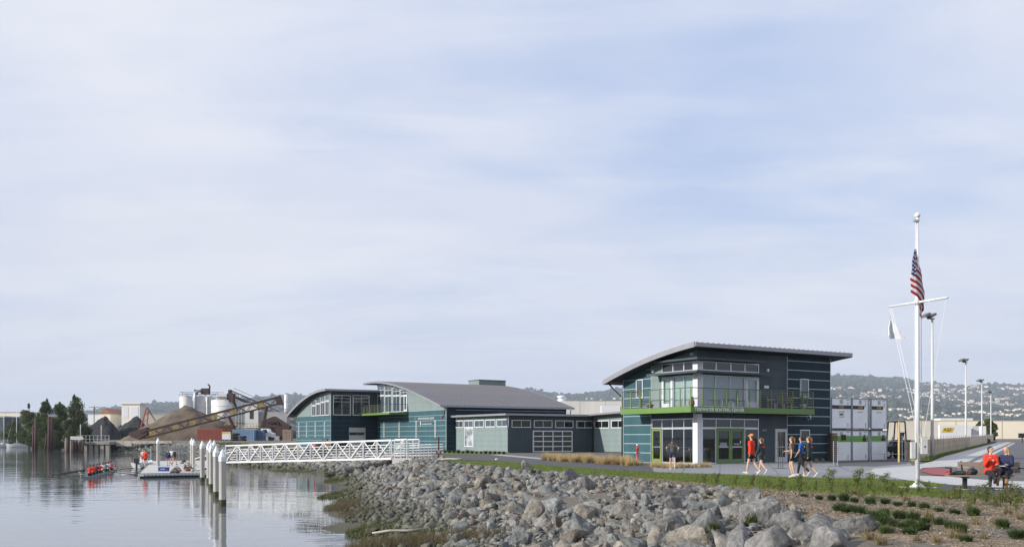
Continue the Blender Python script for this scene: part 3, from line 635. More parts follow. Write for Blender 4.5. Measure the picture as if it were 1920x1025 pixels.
    mb = MB(); mb.box(0, 0, zu1, XW, .15, zc0); mb.box(0, .15, zu1, .15, YW, zc0); mb.build('spandrel', M['sage'], B)
    # sun shades wrapping the corner
    def shade(z, p, xr, yl, t=.07, lip=.10):
        mb = MB(); mb.prism([(-p, -p, z), (xr, -p, z), (xr, -.03, z), (-.03, -.03, z), (-.03, yl, z), (-p, yl, z)], (0, 0, t))
        s = mb.build('sun_shade', M['slate'], B)
        mb = MB(); mb.box(-p - .04, -p - .04, z - .03, xr + .02, -p - .002, z + lip); mb.box(-p - .04, -p - .002, z - .03, -p - .002, yl + .02, z + lip); mb.build('shade_edge', M['slate'], s)
    shade(5.82, 1.0, f.atx(1446, -1), f.aty(1213, -1)); shade(6.66, .72, f.atx(1434, -.72), f.aty(1227, -.72))
    # balcony
    a, b = 1.68, 1.20; xr = f.atx(1527, -b); yl = f.aty(1164, -a); z0, z1 = 3.27, 3.64
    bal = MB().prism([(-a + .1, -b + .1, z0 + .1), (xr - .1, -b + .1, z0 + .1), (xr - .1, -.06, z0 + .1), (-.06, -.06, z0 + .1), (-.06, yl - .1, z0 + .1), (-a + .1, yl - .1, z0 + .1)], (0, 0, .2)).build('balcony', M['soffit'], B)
    MB().box(-a - .02, -b - .02, z0, xr, -b + .08, z1).build('fascia', M['green'], bal); MB().box(-a - .02, -b + .081, z0, -a + .08, yl, z1).build('fascia', M['green'], bal)
    MB().box(xr - .1, -b + .081, z0, xr, -.07, z1).build('fascia', M['green'], bal); MB().box(-a + .081, yl - .1, z0, -.07, yl, z1).build('fascia', M['green'], bal)
    for k in range(10): MB().box(-a + .3 + k * 1.1, -b + .1, z0 - .05, -a + .4 + k * 1.1, -.07, z0 + .099).build('joist', M['soffit'], bal)
    zr0, zr1 = z1, 4.80; segs = [((-a + .06, yl - .05), (-a + .06, -b + .06), 7), ((-a + .06, -b + .06), (xr - .05, -b + .06), 11), ((xr - .05, -b + .06), (xr - .05, -.1), 2), ((-a + .06, yl - .05), (-.1, yl - .05), 2)]
    for p, q, n in segs:
        P, Q = Vector((*p, 0)), Vector((*q, 0))
        MB().bar((P.x, P.y, zr1), (Q.x, Q.y, zr1), .06, .05).build('top_rail', M['rail'], bal)
        for k in range(9): MB().bar((P.x, P.y, zr0 + .1 + k * .115), (Q.x, Q.y, zr0 + .1 + k * .115), .014).build('cable', M['cable'], bal)
        for k in range(n + 1):
            if k == 0 and n in (11, 2): continue
            c = P.lerp(Q, k / n); MB().box(c.x - .025, c.y - .03, zr0 - .25, c.x + .025, c.y + .03, zr1 - .026).build('post', M['olive'], bal)
    ax = (f.atx(1308, -b) + f.atx(1388, -b)) / 2
    t = letter(bal, 'y', -b - .02, ax, (z0 + z1) / 2, 'TIDEWATER BOATING CENTER', .30, pm('sign_white', (.85, .86, .88), .4, .02), o=.02)
    # small building signs, lamps and downpipes
    letter(B, 'y', 0, X(1432), f.z(806, X(1432), 0), '4675A', .16, M['trim'], o=.07, name='street_number')
    s = MB(); wbox(s, 'y', 0, X(1432), X(1440.5), f.z(727.5, X(1436), 0), f.z(722.5, X(1436), 0), .052, .06); s.build('wall_plaque', M['white'], B)
    for px, py, ax_ in ((1227.5, 695.5, 'x'), (1436.5, 694, 'y'), (1299.6, 664, 'x')):
        a_ = f.aty(px, 0) if ax_ == 'x' else f.atx(px, 0); z_ = f.z(py, 0, a_) if ax_ == 'x' else f.z(py, a_, 0); s = MB(); wbox(s, ax_, 0, a_ - .08, a_ + .08, z_ - .09, z_ + .09, .05, .2); s.build('wall_lamp', M['white'], B)
    xa = f.atx(1513, -.1); za = f.z(781, xa, 0); s = MB(); s.tube([(xa - .0, -.05, za + .15), (xa, -.35, za + .1), (xa + .02, -.42, za - .12), (xa, -.25, za - .2), (xa - .1, -.12, za - .1)], .05, 8); s.build('gooseneck_lamp', M['steel'], B, True)
    s = MB(); s.tube([(-.8, YE + .75, 5.55), (-.55, YE + .5, 5.15), (-.1, YE + .08, 4.55), (-.1, YE + .08, .1)], .05, 8); s.build('downpipe', M['soffit'], B, True)
    # door lettering, white vinyl
    xd = (xs[1] + xs[2]) / 2; 
    for k, (t_, w_) in enumerate(((.62, .62), (.60, .5), (.5, .68), (.5, .66))):
        mb = MB(); zc = 1.36 - k * .07
        x_ = xd - w_ / 2
        while x_ < xd + w_ / 2: l_ = random.uniform(.03, .08); mb.box(x_, -.072, zc - .017, x_ + l_, -.069, zc + .017); x_ += l_ + .015
        mb.build('door_lettering', M['white'], B)
    letter(B, 'y', 0, (xs[2] + xs[3]) / 2 - .08, 1.30, 'East Bay', .15, M['white'], o=.072, name='door_lettering')
    mb = MB(); x_ = (xs[2] + xs[3]) / 2 + .29; mb.ell((x_, -.07, 1.42), .06, .004, .11, 8, 6); mb.box(x_ - .01, -.074, 1.22, x_ + .01, -.069, 1.34); mb.build('door_emblem', M['white'], B)
    mb = MB(); x_ = (xs[2] + xs[3]) / 2 - .35
    while x_ < (xs[2] + xs[3]) / 2 + .35: l_ = random.uniform(.03, .07); mb.box(x_, -.073, 1.14, x_ + l_, -.069, 1.17); x_ += l_ + .02
    mb.build('door_lettering', M['white'], B)
    return B
BC = centre_building()

def loc1(x, y, z=0.0): return f1.w(x, y, z)
# furniture seen behind the shop-front glass
def shop_things():
    o = thing('display_table', 'wooden display table behind the shopfront glass with white trays on it', 'table', loc1(1.4, 1.7, .06), ANG)
    MB().box(-.8, -.35, .74, 1.3, .35, .8).build('table_top', pm('orange_wood', (.45, .17, .05), .5, .2, 3), o)
    for x, y in ((-.7, -.28), (1.2, -.28), (-.7, .28), (1.2, .28)): MB().box(x - .03, y - .03, 0, x + .03, y + .03, .74).build('leg', M['steel'], o)
    for k in range(9):
        t = tag(MB().lathe([(.07, 0), (.10, .12), (.05, .14)], n=8).build('tray', M['white'], None, True, loc1(.75 + k * .22, 1.55 + (k % 3) * .12, .862)), 'small white bowl on the wooden table behind the glass', 'bowl', 'bowls on the display table')
    o = thing('poster_panel', 'white framed poster standing behind the corner shopfront window', 'poster', loc1(.9, .75, .06), ANG)
    MB().box(-.28, -.02, .9, .28, .02, 1.75).build('board', M['inter'], o); MB().tube([(0, -.03, 1.5), (.1, -.03, 1.42), (.1, -.03, 1.3), (-.05, -.03, 1.2), (-.1, -.03, 1.1)], .03, 6).build('emblem', M['white'], o)
    for x in (-.25, .25): MB().box(x - .015, -.2, 0, x + .015, .2, .9).build('leg', M['steel'], o)
    o = thing('counter', 'low reception counter with pale top seen through the left shopfront', 'counter', loc1(1.6, 3.2, .06), ANG)
    MB().box(-1.1, -.3, 0, 1.2, .3, .98).build('body', pm('blue_grey_counter', (.10, .13, .16), .5, .1, 3), o); MB().box(-1.15, -.34, .98, 1.25, .34, 1.03).build('counter_top', M['blind'], o)
shop_things()

# ================= boat house wings behind
f2 = Fr(-8.1, 115.1)
def boathouse():
    f = f2; B = thing('boat_house', 'long teal boat house with curved grey metal roof and green balcony behind the gangway', 'building', (f.ox, f.oy, 0), ANG)
    YE = 21.2; XE = 18.0
    prof = [(-.6, 5.68), (2.88, 6.62), (5.56, 7.25), (8.33, 7.93), (11.2, 8.56), (14.3, 9.08), (18.7, 9.45), (23.6, 9.55)]
    roof, fn = curved_roof(B, prof, -1.15, 18.9, th=.16, seam=.62, seam_h=.09, fas=.2)
    ztop = lambda y: fn(y) - .19; zs = 5.15
    mb = MB()
    for a, b in zip(np.linspace(0, YE, 13)[:-1], np.linspace(0, YE, 13)[1:]):
        mb.prism([(0, a, .0), (0, b, .0), (0, b, ztop(b)), (0, a, ztop(a))], (.2, 0, 0)); mb.prism([(XE, a, .0), (XE, b, .0), (XE, b, ztop(b)), (XE, a, ztop(a))], (-.2, 0, 0))
    mb.box(.2, 0, 0, XE - .2, .2, ztop(0)); mb.build('wall', M['navy'], B)
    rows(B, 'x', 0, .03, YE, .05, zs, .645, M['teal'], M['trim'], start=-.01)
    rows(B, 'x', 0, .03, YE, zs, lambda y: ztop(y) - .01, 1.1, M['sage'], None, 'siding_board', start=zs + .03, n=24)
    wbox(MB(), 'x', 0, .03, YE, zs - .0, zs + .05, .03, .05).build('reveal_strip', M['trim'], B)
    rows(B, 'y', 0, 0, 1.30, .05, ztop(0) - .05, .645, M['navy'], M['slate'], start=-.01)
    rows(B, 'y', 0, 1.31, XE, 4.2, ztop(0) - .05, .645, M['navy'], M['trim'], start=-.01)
    MB().box(-.06, -.05, .05, .03, .03, ztop(0) - .1).build('corner_trim', M['trim'], B)
    Y = lambda px: f.aty(px, 0); Z = lambda py, px: f.z(py, 0, f.aty(px, 0))
    X2 = lambda v: 540 + v / 5.694; Y2 = lambda v: 690 + v / 5.694
    for v in (1029, 1193, 1376, 1578):
        yc = Y(X2(v)); window(B, 'x', 0, yc - .18, yc + .18, 1.78, 3.86, 1, 5, M['white'], M['gdark'], 'slit_window', fw=.07, mw=.03)
    gq = glass_mat('gable_glass', (.5, .55, .55), .55)
    # gable glazing steps up under the roof
    for v0, v1, vt in ((960, 1035, 215), (1040, 1112, 212), (1125, 1200, 218), (1207, 1278, 238)):
        ya, yb = sorted((Y(X2(v0)), Y(X2(v1)))); zt = min(ztop(ya) - .12, ztop(yb) - .12); zm = Z(Y2(295), X2(v0))
        window(B, 'x', 0, ya, yb, zm + .02, zt, 2, 2, M['white'], M['gblue'], 'gable_window', fw=.08)
        window(B, 'x', 0, ya, yb, zs + .06, zm - .04, 2, 1, M['white'], M['gblue'], 'gable_window', fw=.08)
    door(B, 'x', 0, Y(X2(1277)), Y(X2(1245)), zs + .06, Z(Y2(285), X2(1260)), M['white'], M['gblue'], rail=.16, o=.13, bar=False)
    # balcony in the inner corner
    a = 2.7; y0 = Y(765); z0, z1 = 4.78, 5.06
    bal = MB().box(-a + .06, y0 + .06, z0 + .08, -.06, YE + .0, z1 - .05).build('balcony', M['soffit'], B)
    MB().box(-a, y0, z0, -a + .059, YE - .05, z1).build('fascia', M['green'], bal); MB().box(-a + .06, y0, z0, -.06, y0 + .059, z1).build('fascia', M['green'], bal)
    for (p, q, n) in (((-a + .05, y0 + .05), (-a + .05, YE - .1), 8), ((-a + .05, y0 + .05), (-.08, y0 + .05), 3)):
        P, Q = Vector((*p, 0)), Vector((*q, 0)); MB().bar((P.x, P.y, 6.14), (Q.x, Q.y, 6.14), .06, .05).build('top_rail', M['rail'], bal)
        for k in range(7): MB().bar((P.x, P.y, 5.2 + k * .125), (Q.x, Q.y, 5.2 + k * .125), .014).build('cable', M['cable'], bal)
        for k in range(n + 1): c = P.lerp(Q, k / n); MB().box(c.x - .025, c.y - .025, z1 - .2, c.x + .025, c.y + .025, 6.11).build('post', M['olive'], bal)
    # wall lettering and alarm
    ya = (Y(786) + Y(813)) / 2; letter(B, 'x', 0, ya, Z(784.2, 799), 'TIDEWATER BOATING CENTER', .36, M['white'], o=.06, wid=.92)
    letter(B, 'x', 0, Y(801), Z(794.2, 800), 'East Bay Regional Park District', .25, M['white'], o=.06, wid=.9)
    mb = MB(); yv = Y(789); zv = Z(794, 789); mb.ell((-.045, yv, zv + .05), .01, .10, .28, 8, 6); mb.box(-.05, yv - .02, zv - .35, -.035, yv + .02, zv - .1); mb.build('wall_emblem', M['white'], B)
    s = MB(); wbox(s, 'x', 0, Y(830.5), Y(828.5), Z(783.5, 829), Z(780, 829), .04, .16); s.build('alarm_bell', M['red'], B)
    for px in (782, 817): yv = Y(px); zv = Z(784, px); MB().tube([(-.03, yv, zv - .2), (-.3, yv, zv + .02), (-.35, yv, zv + .1)], .04, 6).build('spot_lamp', M['white'], B)
    # roof plant box
    mb = MB(); p = f.atx(912, 20.0); mb.box(p - 2.3, 18.2, 8.9, p + 2.3, 21.4, 10.25); mb.build('roof_plant', M['sage'], roof)
    MB().box(p - 2.4, 18.1, 10.25, p + 2.4, 21.5, 10.32).build('plant_cap', M['slate'], roof)
    # strut braces
    for x in (-.4, 18.4): MB().bar((x, -.05, 3.9 if x > 0 else 4.3), (x, -.55, 5.4), .08).build('brace', M['soffit'], B)
    # ---- low wing in front
    xw, yw = 1.30, -12.6; xg = f.atx(1112.5, -12.6)
    mb = MB(); mb.box(xw, yw, 0, xw + .2, -.02, 4.2); mb.box(xw + .2, yw, 0, xg, yw + .2, 4.2); mb.box(xg, -34, 0, xg + .2, yw + .2, 4.3); mb.build('low_wing_wall', M['slate'], B)
    rows(B, 'x', xw, yw, -.04, .08, 4.15, .62, M['sage'], None, 'siding_board', start=.08)
    rows(B, 'y', yw, xw - .0, xg - .03, .08, 4.15, .62, M['slate'], None, 'siding_board', start=.08)
    rows(B, 'x', xg, -34, yw - .04, .08, 4.25, .62, M['sage'], None, 'siding_board', start=.08)
    X3 = lambda v: 820 + v / 5.333; Y3 = lambda v: 690 + v / 5.333
    for v0, v1 in ((180, 265), (275, 366), (378, 471), (487, 586), (600, 707)):
        ya, yb = sorted((f.aty(X3(v0), xw), f.aty(X3(v1), xw))); window(B, 'x', xw, ya, yb, 2.92, 3.80, 2, 1, M['white'], M['gblue'], 'clerestory_window', fw=.09)
    ya, yb = sorted((f.aty(X3(277), xw), f.aty(X3(367), xw))); window(B, 'x', xw, ya, yb, .62, 2.86, 1, 1, M['white'], pm('mural_pane', (.16, .18, .20), .3, .8, 1.2, col2=(.55, .6, .65)), 'picture_window', fw=.09)
    for v0, v1 in ((740, 931), (962, 1146), (1175, 1355), (1385, 1556)):
        window(B, 'y', yw, f.atx(X3(v0), yw), f.atx(X3(v1), yw), 2.84, 3.72, 2, 1, M['white'], M['gdark'], 'clerestory_window', fw=.08)
    for v0, v1 in ((1577, 1722), (1745, 1885)):
        ya, yb = sorted((f.aty(X3(v0), xg), f.aty(X3(v1), xg))); window(B, 'x', xg, ya, yb, 2.80, 3.72, 2, 1, M['white'], M['gdark'], 'clerestory_window', fw=.09)
    g = window(B, 'y', yw, f.atx(X3(950), yw), f.atx(X3(1345), yw), .06, 2.52, 4, 4, M['white'], M['gdark'], 'garage_door', fw=.12, mw=.11, o=.16)
    MB().box(xw - .85, yw - .75, 4.2, 19, -.25, 4.42).build('low_roof', M['roofe'], B)
    mb = MB(); mb.prism([(xg - 1.2, yw - .75, 4.30), (xg - 1.2, -36, 5.0), (xg - 1.2, -36, 5.2), (xg - 1.2, yw - .75, 4.5)], (9, 0, 0)); mb.build('low_roof', M['roofe'], B)
    for px, c in ((954, 0), (1112.5, 1)):
        x = xw - .12 if c == 0 else xg - .12; MB().tube([(x - .5, yw - .65, 4.2), (x - .3, yw - .4, 3.4), (x, yw - .12, 2.6), (x, yw - .12, .1)], .06, 8).build('downpipe', M['soffit'], B, True)
    MB().box(xw - .06, yw - .06, .05, xw + .0, yw + .0, 4.2).build('corner_trim', M['trim'], B)
    return B
boathouse()

f3 = Fr(-25.1, 129.4)
def shed():
    f = f3; B = thing('training_shed', 'farther teal building with sloping curved roof at left, dark face towards the gangway', 'building', (f.ox, f.oy, 0), ANG)
    prof = [(-.75, 8.42), (2.43, 8.29), (5.72, 7.94), (9.16, 7.17), (12.75, 6.16), (15.8, 5.1)]
    roof, fn = curved_roof(B, prof, -1.1, 9.0, th=.2, seam=.45)
    YE, XE = 14.6, 6.88; ztop = lambda y: fn(y) - .24; zs = 4.75; z0t = ztop(0)
    mb = MB()
    for a, b in zip(np.linspace(0, YE, 10)[:-1], np.linspace(0, YE, 10)[1:]): mb.prism([(0, a, 0), (0, b, 0), (0, b, ztop(b)), (0, a, ztop(a))], (.2, 0, 0))
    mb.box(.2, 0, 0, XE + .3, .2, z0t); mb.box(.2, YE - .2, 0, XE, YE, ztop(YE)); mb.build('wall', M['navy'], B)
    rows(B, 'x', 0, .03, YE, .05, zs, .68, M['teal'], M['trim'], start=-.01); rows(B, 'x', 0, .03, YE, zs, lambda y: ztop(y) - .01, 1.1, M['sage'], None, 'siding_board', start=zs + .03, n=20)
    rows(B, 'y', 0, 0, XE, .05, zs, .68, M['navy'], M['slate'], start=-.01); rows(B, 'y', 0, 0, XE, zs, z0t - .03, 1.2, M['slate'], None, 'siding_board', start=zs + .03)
    MB().box(-.06, -.05, .05, .0, .0, z0t).build('corner_trim', M['trim'], B)
    X2 = lambda v: 540 + v / 5.694; Y2 = lambda v: 690 + v / 5.694
    Y = lambda px: f.aty(px, 0); Z = lambda py, px: f.z(py, 0, f.aty(px, 0)); X = lambda px: f.atx(px, 0)
    for v in (122, 205, 297, 396): yc = Y(X2(v)); window(B, 'x', 0, yc - .17, yc + .17, 1.8, 3.9, 1, 4, M['white'], M['gdark'], 'slit_window', fw=.07, mw=.03)
    for v0, v1 in ((262, 302), (308, 350), (356, 398), (404, 445)):
        ya, yb = sorted((Y(X2(v0)), Y(X2(v1)))); zt = min(ztop(ya), ztop(yb)) - .25; zm = zs + .12 + (zt - zs) * .62
        window(B, 'x', 0, ya, yb, zs + .08, zm, 2, 1, M['white'], M['gdark'], 'gable_window', fw=.08); window(B, 'x', 0, ya, yb, zm + .05, zt, 2, 1, M['white'], M['gblue'], 'gable_window', fw=.07)
    for v0, v1 in ((480, 666), (690, 868)):
        window(B, 'y', 0, X(X2(v0)), X(X2(v1)), zs + .08, f.z(Y2(285), X(X2(v0)), 0), 2, 3, M['white'], M['gdark'], 'large_window', fw=.09, hs=[zs + .1, f.z(Y2(355), X(X2(v0)), 0), f.z(Y2(320), X(X2(v0)), 0), f.z(Y2(287), X(X2(v0)), 0)])
    d = MB(); wbox(d, 'y', 0, X(X2(650)), X(X2(825)), .03, f.z(Y2(632), X(X2(740)), 0), .03, .08); d = d.build('roller_door', M['ltgrey'], B)
    for v in (680, 735, 787): xc = X(X2(v)); wbox(MB(), 'y', 0, xc - .38, xc + .38, f.z(Y2(712), xc, 0), f.z(Y2(682), xc, 0), .081, .09).build('pane', M['gdark'], d)
    return B
shed()
# ---------------------------------------------------------------- riprap
def rock_mat(name='quarry_rock', blue=False):
    m, nt, N, L, b = _nt(name)
    oi = N.new('ShaderNodeObjectInfo'); at = N.new('ShaderNodeAttribute'); at.attribute_name = 'tint'; geo = N.new('ShaderNodeNewGeometry'); tc = N.new('ShaderNodeTexCoord')
    ad = N.new('ShaderNodeMath'); ad.operation = 'ADD'; L.new(oi.outputs['Random'], ad.inputs[0]); L.new(at.outputs['Fac'], ad.inputs[1])
    fr = N.new('ShaderNodeMath'); fr.operation = 'FRACT'; L.new(ad.outputs[0], fr.inputs[0])
    r = N.new('ShaderNodeValToRGB'); r.color_ramp.interpolation = 'LINEAR'; L.new(fr.outputs[0], r.inputs[0]); e = r.color_ramp.elements
    e[0].position = 0; e[0].color = (.215, .207, .192, 1); e[1].position = 1; e[1].color = (.255, .250, .235, 1)
    for p, c in ((.14, (.135, .145, .140)), (.28, (.235, .226, .208)), (.40, (.165, .178, .174)), (.50, (.215, .192, .160)), (.57, (.150, .124, .102)), (.64, (.190, .202, .200)), (.76, (.105, .110, .112)), (.86, (.255, .232, .195)), (.93, (.18, .16, .135))):
        x = e.new(p); x.color = (*c, 1)
    if blue:
        for x in e: g = sum(x.color[:3]) / 3 * .6 + .06; x.color = (g * 1.04, g * 1.02, g * .98, 1)
    def nz(s, d, ro=.6):
        x = N.new('ShaderNodeTexNoise'); x.inputs['Scale'].default_value = s; x.inputs['Detail'].default_value = d; x.inputs['Roughness'].default_value = ro; L.new(geo.outputs['Position'], x.inputs['Vector']); return x.outputs[0]
    a = nz(1.6, 8, .65); c = nz(9, 8, .7)
    mr = N.new('ShaderNodeMapRange'); mr.inputs[1].default_value = .3; mr.inputs[2].default_value = .72; mr.inputs[3].default_value = .5; mr.inputs[4].default_value = 1.45; L.new(a, mr.inputs[0])
    m2 = N.new('ShaderNodeMapRange'); m2.inputs[1].default_value = .3; m2.inputs[2].default_value = .7; m2.inputs[3].default_value = .58; m2.inputs[4].default_value = 1.42; L.new(c, m2.inputs[0])
    mu = N.new('ShaderNodeMath'); mu.operation = 'MULTIPLY'; L.new(mr.outputs[0], mu.inputs[0]); L.new(m2.outputs[0], mu.inputs[1])
    vm = N.new('ShaderNodeVectorMath'); vm.operation = 'SCALE'; L.new(r.outputs[0], vm.inputs[0]); L.new(mu.outputs[0], vm.inputs['Scale'])
    # pale lichen / fresh fracture patches
    mk = N.new('ShaderNodeMapRange'); mk.inputs[1].default_value = .60; mk.inputs[2].default_value = .68; L.new(nz(3.3, 6), mk.inputs[0])
    mm = N.new('ShaderNodeMath'); mm.operation = 'MULTIPLY'; mm.inputs[1].default_value = .5; L.new(mk.outputs[0], mm.inputs[0])
    mx = N.new('ShaderNodeMix'); mx.data_type = 'RGBA'; L.new(mm.outputs[0], mx.inputs[0]); L.new(vm.outputs[0], mx.inputs[6]); mx.inputs[7].default_value = (.42, .415, .395, 1)
    # dark fracture lines
    vc = N.new('ShaderNodeTexVoronoi'); vc.feature = 'DISTANCE_TO_EDGE'; vc.inputs['Scale'].default_value = 1.5; nw = N.new('ShaderNodeTexNoise'); nw.inputs['Scale'].default_value = 2.6; nw.inputs['Detail'].default_value = 5; L.new(geo.outputs['Position'], nw.inputs['Vector'])
    vw = N.new('ShaderNodeVectorMath'); vw.operation = 'MULTIPLY_ADD'; vw.inputs[1].default_value = (.7, .7, .7); L.new(nw.outputs['Color'], vw.inputs[0]); L.new(geo.outputs['Position'], vw.inputs[2]); L.new(vw.outputs[0], vc.inputs['Vector'])
    ck = N.new('ShaderNodeMapRange'); ck.inputs[1].default_value = 0.0; ck.inputs[2].default_value = .022; ck.inputs[3].default_value = .62; ck.inputs[4].default_value = 1.0; L.new(vc.outputs['Distance'], ck.inputs[0])
    cv = N.new('ShaderNodeVectorMath'); cv.operation = 'SCALE'; L.new(mx.outputs[2], cv.inputs[0]); L.new(ck.outputs[0], cv.inputs['Scale'])
    # tidal algae below the high-water line
    sp = N.new('ShaderNodeSeparateXYZ'); L.new(geo.outputs['Position'], sp.inputs[0]); zz = N.new('ShaderNodeMath'); zz.operation = 'MULTIPLY_ADD'; zz.inputs[1].default_value = -.5; L.new(a, zz.inputs[0]); L.new(sp.outputs[2], zz.inputs[2])
    al = N.new('ShaderNodeMapRange'); al.inputs[1].default_value = -1.35; al.inputs[2].default_value = -1.85; L.new(zz.outputs[0], al.inputs[0])
    am = N.new('ShaderNodeMath'); am.operation = 'MULTIPLY'; am.inputs[1].default_value = .85; L.new(al.outputs[0], am.inputs[0])
    m3 = N.new('ShaderNodeMix'); m3.data_type = 'RGBA'; L.new(am.outputs[0], m3.inputs[0]); L.new(cv.outputs[0], m3.inputs[6]); m3.inputs[7].default_value = (.060, .062, .028, 1)
    L.new(m3.outputs[2], b.inputs['Base Color']); b.inputs['Roughness'].default_value = .88; b.inputs['Specular IOR Level'].default_value = .3
    bp = N.new('ShaderNodeBump'); bp.inputs['Strength'].default_value = .8; bp.inputs['Distance'].default_value = .05; L.new(c, bp.inputs['Height'])
    vo = N.new('ShaderNodeTexVoronoi'); vo.distance = 'CHEBYCHEV'; vo.inputs['Scale'].default_value = 4.2; vo.inputs['Randomness'].default_value = 1.0; mpv = N.new('ShaderNodeMix'); mpv.data_type = 'VECTOR'; nv = N.new('ShaderNodeTexNoise'); nv.inputs['Scale'].default_value = 3.0; L.new(geo.outputs['Position'], nv.inputs['Vector']); va = N.new('ShaderNodeVectorMath'); va.operation = 'MULTIPLY_ADD'; va.inputs[1].default_value = (.35, .35, .35); L.new(nv.outputs['Color'], va.inputs[0]); L.new(geo.outputs['Position'], va.inputs[2]); L.new(va.outputs[0], vo.inputs['Vector'])
    b0 = N.new('ShaderNodeBump'); b0.inputs['Strength'].default_value = .7; b0.inputs['Distance'].default_value = .10; L.new(vo.outputs['Distance'], b0.inputs['Height']); L.new(b0.outputs[0], bp.inputs['Normal'])
    b2 = N.new('ShaderNodeBump'); b2.inputs['Strength'].default_value = .5; b2.inputs['Distance'].default_value = .015; L.new(nz(45, 4), b2.inputs['Height']); L.new(bp.outputs[0], b2.inputs['Normal']); L.new(b2.outputs[0], b.inputs['Normal'])
    return m
M['rock'] = rock_mat(); M['bluerock'] = rock_mat('blue_grey_rock', True)
def rock_geo(seed, cuts, npts=15, smooth=0):
    "angular quarry stone: convex hull of scattered points, refined and roughened"
    rg = np.random.default_rng(seed); bm = bmesh.new(); P = rg.normal(size=(npts, 3)); P /= np.linalg.norm(P, axis=1)[:, None]
    P *= rg.uniform(.8, 1.15, npts)[:, None]; P *= rg.uniform(.75, 1.3, 3) * np.array([1.15, 1.05, .85])
    for p in P: bm.verts.new(p)
    g = bmesh.ops.convex_hull(bm, input=bm.verts); bmesh.ops.delete(bm, geom=[v for v in bm.verts if not v.link_faces], context='VERTS')
    if cuts:
        bmesh.ops.bevel(bm, geom=bm.edges[:], offset=.03, segments=1, affect='EDGES', profile=.5)
        bmesh.ops.triangulate(bm, faces=bm.faces[:]); bmesh.ops.subdivide_edges(bm, edges=bm.edges[:], cuts=cuts, use_grid_fill=True)
    bmesh.ops.triangulate(bm, faces=bm.faces[:]); bm.verts.index_update()
    V = np.array([v.co[:] for v in bm.verts]); Fc = np.array([[v.index for v in f.verts] for f in bm.faces]); bm.free()
    if cuts:
        V += np.array([mnoise.noise_vector((p[0] * 2.2 + seed, p[1] * 2.2, p[2] * 2.2)) for p in V]) * .03
        V += np.array([mnoise.noise_vector((p[0] * 7 + seed, p[1] * 7, p[2] * 7)) for p in V]) * .022
    return V, Fc
ROCK_HI = [rock_geo(i, 2, 8 + i % 4) for i in range(14)]; ROCK_MID = [rock_geo(i + 30, 0, 13) for i in range(16)]; ROCK_LO = [rock_geo(i + 60, 0, 11) for i in range(12)]
def rotm(rg):
    q = Vector(rg.normal(size=4)); 
    from mathutils import Quaternion
    return Quaternion(q).normalized()
BIG = [ # boulders one can name: pixel, height above ground guess, size, label
 (1560, 1000, 15.2, .46, 'large angular grey boulder at the tip of the rock bank beside the bark bed'),
 (1495, 985, 17.2, .50, 'broad blue-grey boulder in the foreground left of the bark bed tip'),
 (1430, 945, 20.5, .52, 'flat-topped grey boulder at the upper edge near the shrubs'),
 (1355, 945, 22.5, .62, 'tall pale pointed boulder below the walking group'),
 (1275, 918, 29.0, .60, 'rounded grey boulder on the crest under the two walkers'),
 (1210, 925, 27.0, .56, 'grey boulder with a sloping top below the jogger'),
 (994, 872, 50.5, .62, 'single pale boulder standing up on the lawn edge in front of the garage'),
 (920, 940, 37.0, .72, 'wide greenish boulder half way down the bank'),
 (1010, 938, 33.0, .80, 'dark grey upright boulder mid bank below the tawny grass'),
 (1100, 905, 36.0, .66, 'pale round-topped boulder on the crest below the tawny grass'),
 (862, 981, 27.5, .50, 'whitish boulder low on the bank near the reeds'),
 (700, 975, 32.5, .55, 'dark leaning slab among the reeds at the water edge'),
 (830, 856, 71.0, .72, 'pale boulder at the foot of the brown sign post'),
 (1600, 985, 16.6, .5, 'dark-sided boulder at the right end of the rock bank'),
 (1400, 1012, 16.5, .55, 'pale cracked boulder at the bottom edge left of the tip'),
 (1415, 928, 25.0, .50, 'grey boulder with a flat bright top at the crest below the three walkers'),
 (1475, 962, 19.0, .46, 'pale wedge-shaped boulder leaning left of the bark bed'),
 (1540, 972, 17.6, .48, 'steep pale-faced boulder with a peaked top at the bark bed corner'),
 (1450, 1004, 16.2, .44, 'bulky blue-grey boulder at the bottom edge of the view'),
 (1340, 985, 19.4, .48, 'tilted brownish boulder in the foreground under the peaked one'),
 (1250, 975, 21.5, .46, 'grey slab boulder in the foreground centre right'),
 (1165, 945, 26.5, .48, 'light grey boulder mid bank below the jogger'),
 (1070, 985, 23.5, .48, 'pinkish blocky boulder low in the foreground centre'),
 (1300, 1012, 17.5, .42, 'low grey boulder at the bottom edge right of centre'),
 (1190, 1008, 19.0, .40, 'rounded tan boulder at the bottom edge near the centre'),
]
